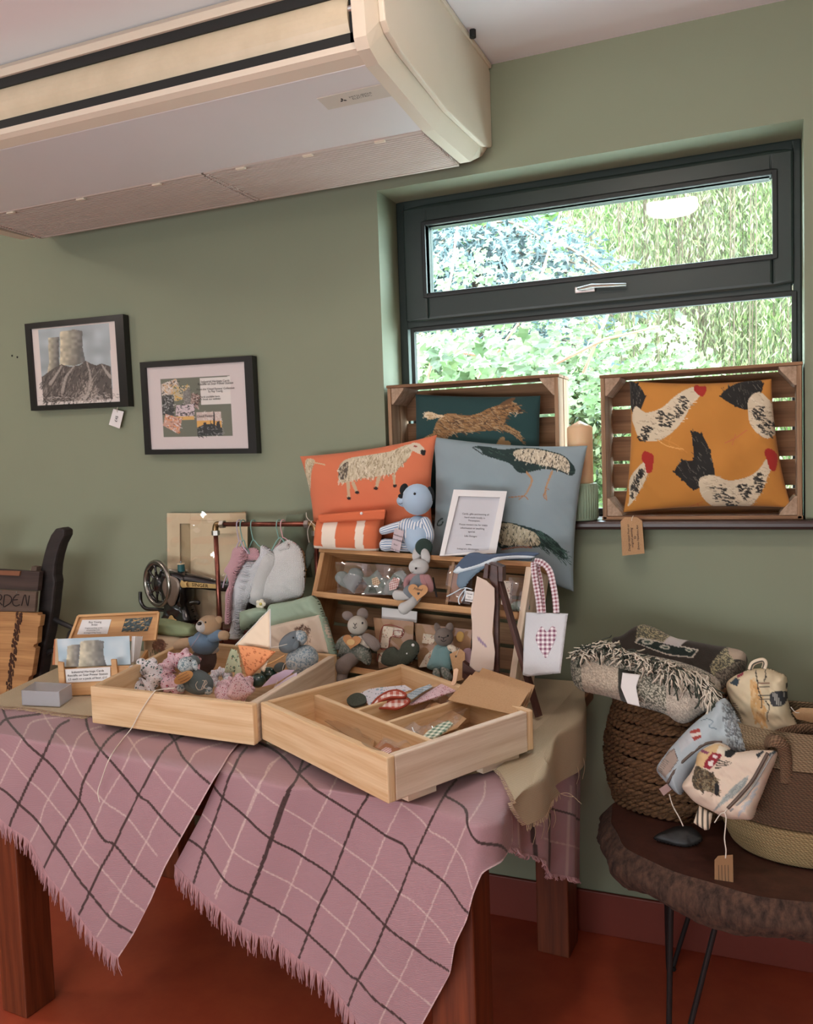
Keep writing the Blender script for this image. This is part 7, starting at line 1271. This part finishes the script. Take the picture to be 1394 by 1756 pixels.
for i in range(620):
    t = rnd.random()*5; k = int(t); u = t-k; bx_ = cc[k][0]*(1-u)+cc[k+1][0]*u+rnd.uniform(-9, 9); by = cc[k][1]*(1-u)+cc[k+1][1]*u+rnd.uniform(-9, 9); an = rnd.uniform(-.6, 3.3) if k < 3 else rnd.uniform(.5, 2.0); ln_ = rnd.uniform(7, 24) if k < 3 else rnd.uniform(12, 44); dn = ln_*math.sin(an); sx = ln_*math.cos(an)
    o1 = .058+rnd.uniform(0, .02); P = [ftf.pt(bx_, by, o1-.012), ftf.pt(bx_+sx*.35+rnd.uniform(-4, 4), by+dn*.35-rnd.uniform(0, 4), o1+.010), ftf.pt(bx_+sx*.7+rnd.uniform(-4, 4), by+dn*.7, o1+.006+rnd.uniform(0, .01)), ftf.pt(bx_+sx, by+dn, o1-.002)]
    (fr1 if rnd.random() < .62 else fr2_).tube(crom(P, 3, False), rnd.uniform(.0011, .002), 4)
obj('cream_fringe', fr1, mat('cream_yarn', (218, 206, 188), .95), t1_, smooth=True, kind='stuff'); obj('dark_fringe', fr2_, mat('dark_green_yarn', (62, 68, 58), .95), t1_, smooth=True, kind='stuff')
# jute bag
jc = V3(.085, 2.085, zs+.002); jb = thing('jute_bag', jc, 'large oval jute bag with loop handles standing at the right of the log stool', 'bag'); rj, hj = .185, .30
for nm, a, b, col, c2 in (('bag_bottom', 0, 9, (182, 156, 112), (132, 108, 72)), ('bag_side', 9, 22, (112, 84, 62), (78, 58, 42)), ('bag_rim', 22, 30, (158, 134, 104), (112, 92, 68))):
    mj = mat('jute_'+nm, col, .9, kind='rope', col2=c2, scale=190, bump=.5); n_ = 30; pr_ = []
    if a == 0: pr_ = [(0, .001), (rj*.80, .002)]
    for j in range(a, b+1):
        h = j/n_; r = rj*(.80+.24*min(1, h*2.6)**.6-.10*max(0, h-.5)*2)
        pr_ += [(r, h*hj-.001), (r+.0035, h*hj+.004)]
    obj(nm, MB().lathe(pr_, jc, 90, sy=.72), mj, jb, smooth=True)
mj = mat('jute_handle', (138, 108, 82), .9, kind='rope', col2=(96, 72, 52), scale=220, bump=.5)
fj = FY_(1.955); pth = [fj.pt(x, y, o) for (x, y), o in zip(CP("1165,1130 1160,1000 1150,880 1120,800 1050,765 1000,775 985,850"), (.0, .005, .01, .02, .02, -.01, -.04))]; pth = crom(pth, 6, False)
obj('handle', MB().tube(pth, .0135, 10, flat=.5, ref=FW), mj, jb, smooth=True); pth = crom([fj.pt(x, y, o) for (x, y), o in zip(CP("1010,745 1150,690 1300,660 1400,665 1500,720"), (-.10, -.10, -.10, -.10, -.10))], 6, False); obj('handle', MB().tube(pth, .012, 10, flat=.5, ref=FW), mj, jb, smooth=True)
# pouches
m_pch = mat('pouch_print', (0, 0, 0), .85, vcol=True, kind='weave', scale=900, var=.02); m_zip = mat('zip_brown', (92, 76, 66), .5)
fA1 = Fr(at_y(1190, 1290, 2.02), nz(V3(-.15, -1, .3)))
def pA(p):
    p.fur(CP("640,400 760,560 830,850 700,830 640,600"), [(120, 126, 130), (90, 94, 98), (156, 160, 160)], 300, 5, 1.4, 1.2, .6); p.poly(CP("345,680 440,655 450,690 355,715"), (164, 66, 58), False); p.poly(CP("375,735 450,710 452,735 395,765"), (164, 66, 58), False); p.poly(CP("345,700 455,690 452,712 370,735"), (226, 216, 206), False)
    p.poly(CP("60,1010 160,850 210,830 255,920 200,1010 130,1090"), (176, 158, 146), False); p.line(CP("140,890 210,830 255,930 180,1030"), 1, (80, 66, 60), False); p.poly(CP("240,760 340,680 390,760 280,860"), (196, 200, 204), False); p.line(CP("440,590 500,575 560,600 520,640 580,660"), 1.4, (110, 130, 144))
    for k in range(9): p.line(CP("%d,%d %d,%d" % (45+k*9, 1030-k*14, 90+k*10, 1060-k*14)), 1, (110, 110, 104), False)
t = puff('zip_pouch', fA1, CP("520,480 560,420 640,398 720,520 800,680 840,850 760,880 560,900 400,960 300,1120 255,1225 215,1225 130,1140 35,1015 120,870 230,740 360,610"), .04, m_pch, paint=pA, base=(186, 198, 204), rd=22, wr=.12, label='pale blue zip pouch printed with cottages, leaning on the seagrass basket', cat='pouch')
pwire('zip', fA1, CP("125,1135 200,1010 320,890 460,790 600,778"), .0035, m_zip, t, off=.040); ppoly('zip_end', fA1, CP("50,1185 120,1140 160,1190 90,1245"), .004, mat('pink_tab', (170, 140, 134), .8), t, off=.03); pwire('tag_string', fA1, CP("140,1230 170,1330 225,1430 262,1510"), .0014, m_twine, t, off=.04)
fB1 = Fr(at_y(1250, 1340, 1.925), nz(V3(-.1, -1, .3)))
def pB(p):
    p.poly(CP("385,880 560,790 640,830 560,870 470,990 380,960"), (222, 188, 140)); p.poly(CP("420,830 510,860 495,880 410,850"), (140, 70, 96), False); p.poly(CP("470,950 540,860 620,880 600,930 520,1010 465,990"), (148, 36, 50), False); p.poly(CP("500,940 550,930 545,975 510,980"), (236, 226, 220), False); p.poly(CP("545,880 590,890 575,915 540,905"), (230, 214, 214), False); p.poly(CP("590,800 660,830 640,880 575,855"), (236, 226, 206), False)
    p.poly(CP("640,860 680,835 730,850 700,900 650,900"), (36, 38, 40)); q = CP("380,1000 440,990 560,1060 600,1180 590,1230 520,1200 380,1160"); p.poly(q, (92, 80, 62)); p.fur(q, [(60, 52, 42), (150, 138, 110), (120, 100, 70)], 170, 6, 1.6, .6, 1.5); p.poly(CP("560,1130 600,1150 590,1225 565,1225"), (30, 32, 34))
    for k in range(14): p.line(CP("%d,%d %d,%d" % (590+k*9, 920+k*2, 560+k*9, 1010-k*3)), .9, (90, 84, 74), False)
    q = CP("700,1180 820,1080 850,1070 790,1180 600,1330 540,1370"); p.poly(q, (160, 166, 162)); p.fur(q, [(140, 150, 148), (186, 190, 184)], 60, 5, 1.5, 2.3, .5); p.poly(CP("910,880 960,850 975,860 930,915"), (44, 50, 56), False); p.poly(CP("1010,880 1060,845 1078,862 1040,905"), (80, 90, 96), False); p.fur(CP("960,1050 900,1240 760,1400 900,1200"), [(190, 196, 200)], 50, 9, 2, 2.3, .4)
t = puff('zip_pouch', fB1, CP("395,870 480,810 560,780 640,800 720,862 860,848 985,848 1076,858 1072,930 1010,1080 965,1200 910,1330 868,1445 760,1450 640,1440 500,1370 380,1310 300,1230 255,1150 330,1040 370,960"), .042, m_pch, paint=pB, base=(230, 210, 190), rd=24, wr=.14, label='cream zip pouch printed with red cottages and a cat, in front of the jute bag', cat='pouch')
pwire('zip', fB1, CP("1000,870 930,1000 860,1120 760,1240 650,1355"), .004, m_zip, t, off=.044); pwire('zip_piping', fB1, CP("1040,880 960,1020 880,1150 790,1270 670,1380"), .002, mat('grey_piping', (150, 150, 146), .7), t, off=.042); pwire('zip_pull', fB1, CP("650,1355 620,1390 590,1400 560,1440 535,1480"), .0012, m_twine, t, off=.046); pwire('tag_string', fB1, CP("620,1390 635,1430 630,1520 622,1620 635,1720 630,1790"), .0013, m_twine, t, off=.046)
puff('striped_tail', fB1, CP("400,1330 520,1400 490,1540 450,1545 350,1480"), .010, mat('ticking', (226, 208, 184), .9, kind='stripes', col2=(90, 84, 74), scale=90), t, off=.0, sm=False)
fC1 = Fr(at_y(1300, 1210, 2.14), nz(V3(-.1, -1, .15)))
def pC(p):
    p.fur(CP("860,200 930,260 1000,520 980,640 900,520"), [(224, 178, 120), (216, 166, 108), (232, 196, 146)], 160, 9, 3, 1.4, .4); p.poly(CP("680,250 730,205 770,220 755,275"), (52, 68, 80), False); p.poly(CP("735,190 790,160 800,180 750,205"), (160, 60, 80), False)
    for s in ("905,150 925,210 935,290 960,370 960,460", "985,140 1000,190 985,225", "1000,400 1030,450 1010,520 1020,570", "1170,260 1165,300"): p.line(CP(s), 2, (50, 46, 44))
    for y in (245, 350): p.line(CP("945,%d 1025,%d" % (y, y)), 2.4, (120, 40, 44) if y < 300 else (44, 44, 48), False); p.line(CP("950,%d 1030,%d" % (y+30, y+32)), 2, (60, 50, 50), False)
    p.poly(CP("1040,330 1165,325 1165,420 1100,445 1045,430"), (60, 60, 62)); [p.line(CP("%d,335 %d,435" % (1060+k*18, 1055+k*18)), .9, (190, 186, 176), False) for k in range(6)]; p.line(CP("995,730 1080,690 1235,640"), 2, (70, 66, 60)); p.poly(CP("830,740 860,790 915,790 900,815 860,800 845,850"), (40, 38, 38)); [p.line(CP("%d,%d %d,%d" % (690+k*8, 430+k*18, 745+k*6, 420+k*18)), 1.2, (90, 84, 76), False) for k in range(9)]
t = puff('drawstring_pouch', fC1, CP("640,262 690,210 760,175 860,138 1000,133 1100,170 1166,212 1172,380 1205,520 1245,650 1000,745 985,850 840,858 770,640 690,450 650,340"), .045, m_pch, paint=pC, base=(226, 208, 174), rd=20, wr=.14, label='cream printed fabric bag with a striped loop standing behind the other pouches', cat='pouch')
pwire('loop_handle', fC1, CP("845,145 865,95 910,70 960,62 978,90 965,135"), .006, MT['ticking'], t, off=.01, n=8)
f_ = FY_(2.0); puff('folded_cloth', f_, CP("1180,820 1260,740 1400,760 1420,860 1300,900 1200,890"), .03, mat('sketch_cotton', (212, 196, 172), .9, kind='floral', col2=(110, 100, 90), scale=40), label='cream patterned cloth inside the top of the jute bag', cat='cloth')
f_ = FY_(2.10); t = ppoly('kraft_tag', f_, CP("1212,520 1290,478 1400,482 1480,560 1440,620 1250,575"), .0015, m_kraft, label='large kraft tag lying on top of the jute bag at the right edge', cat='tag'); pwire('tag_string', f_, CP("1275,520 1240,515 1200,470"), .0009, m_twine, t, off=.003)
fg_ = FY_(1.87); t = ppoly('kraft_tag', fg_, CP("535,1805 565,1770 630,1765 695,1760 700,2050 560,2130 535,2000"), .0015, mat('brown_tag', (150, 112, 76), .8), label='kraft tag hanging on twine over the bark edge of the stool', cat='tag')
[pwire('ink_line', fg_, CP("%d,1850 %d,1950 %d,2050" % (570+k*28, 572+k*28, 578+k*28)), .0004, m_ink, t, off=.001, n=4) for k in range(4)]
puff('leather_scrap', Fr(at_z(1150, 1420, zs+.03), nz(V3(0, -.8, 1))), [(1120, 1437), (1150, 1420), (1170, 1416), (1190, 1420), (1205, 1440), (1180, 1452), (1150, 1448)], .012, mat('black_leather', (22, 20, 20), .5), label='small black leather piece lying on the slab between basket and jute bag', cat='leather piece')
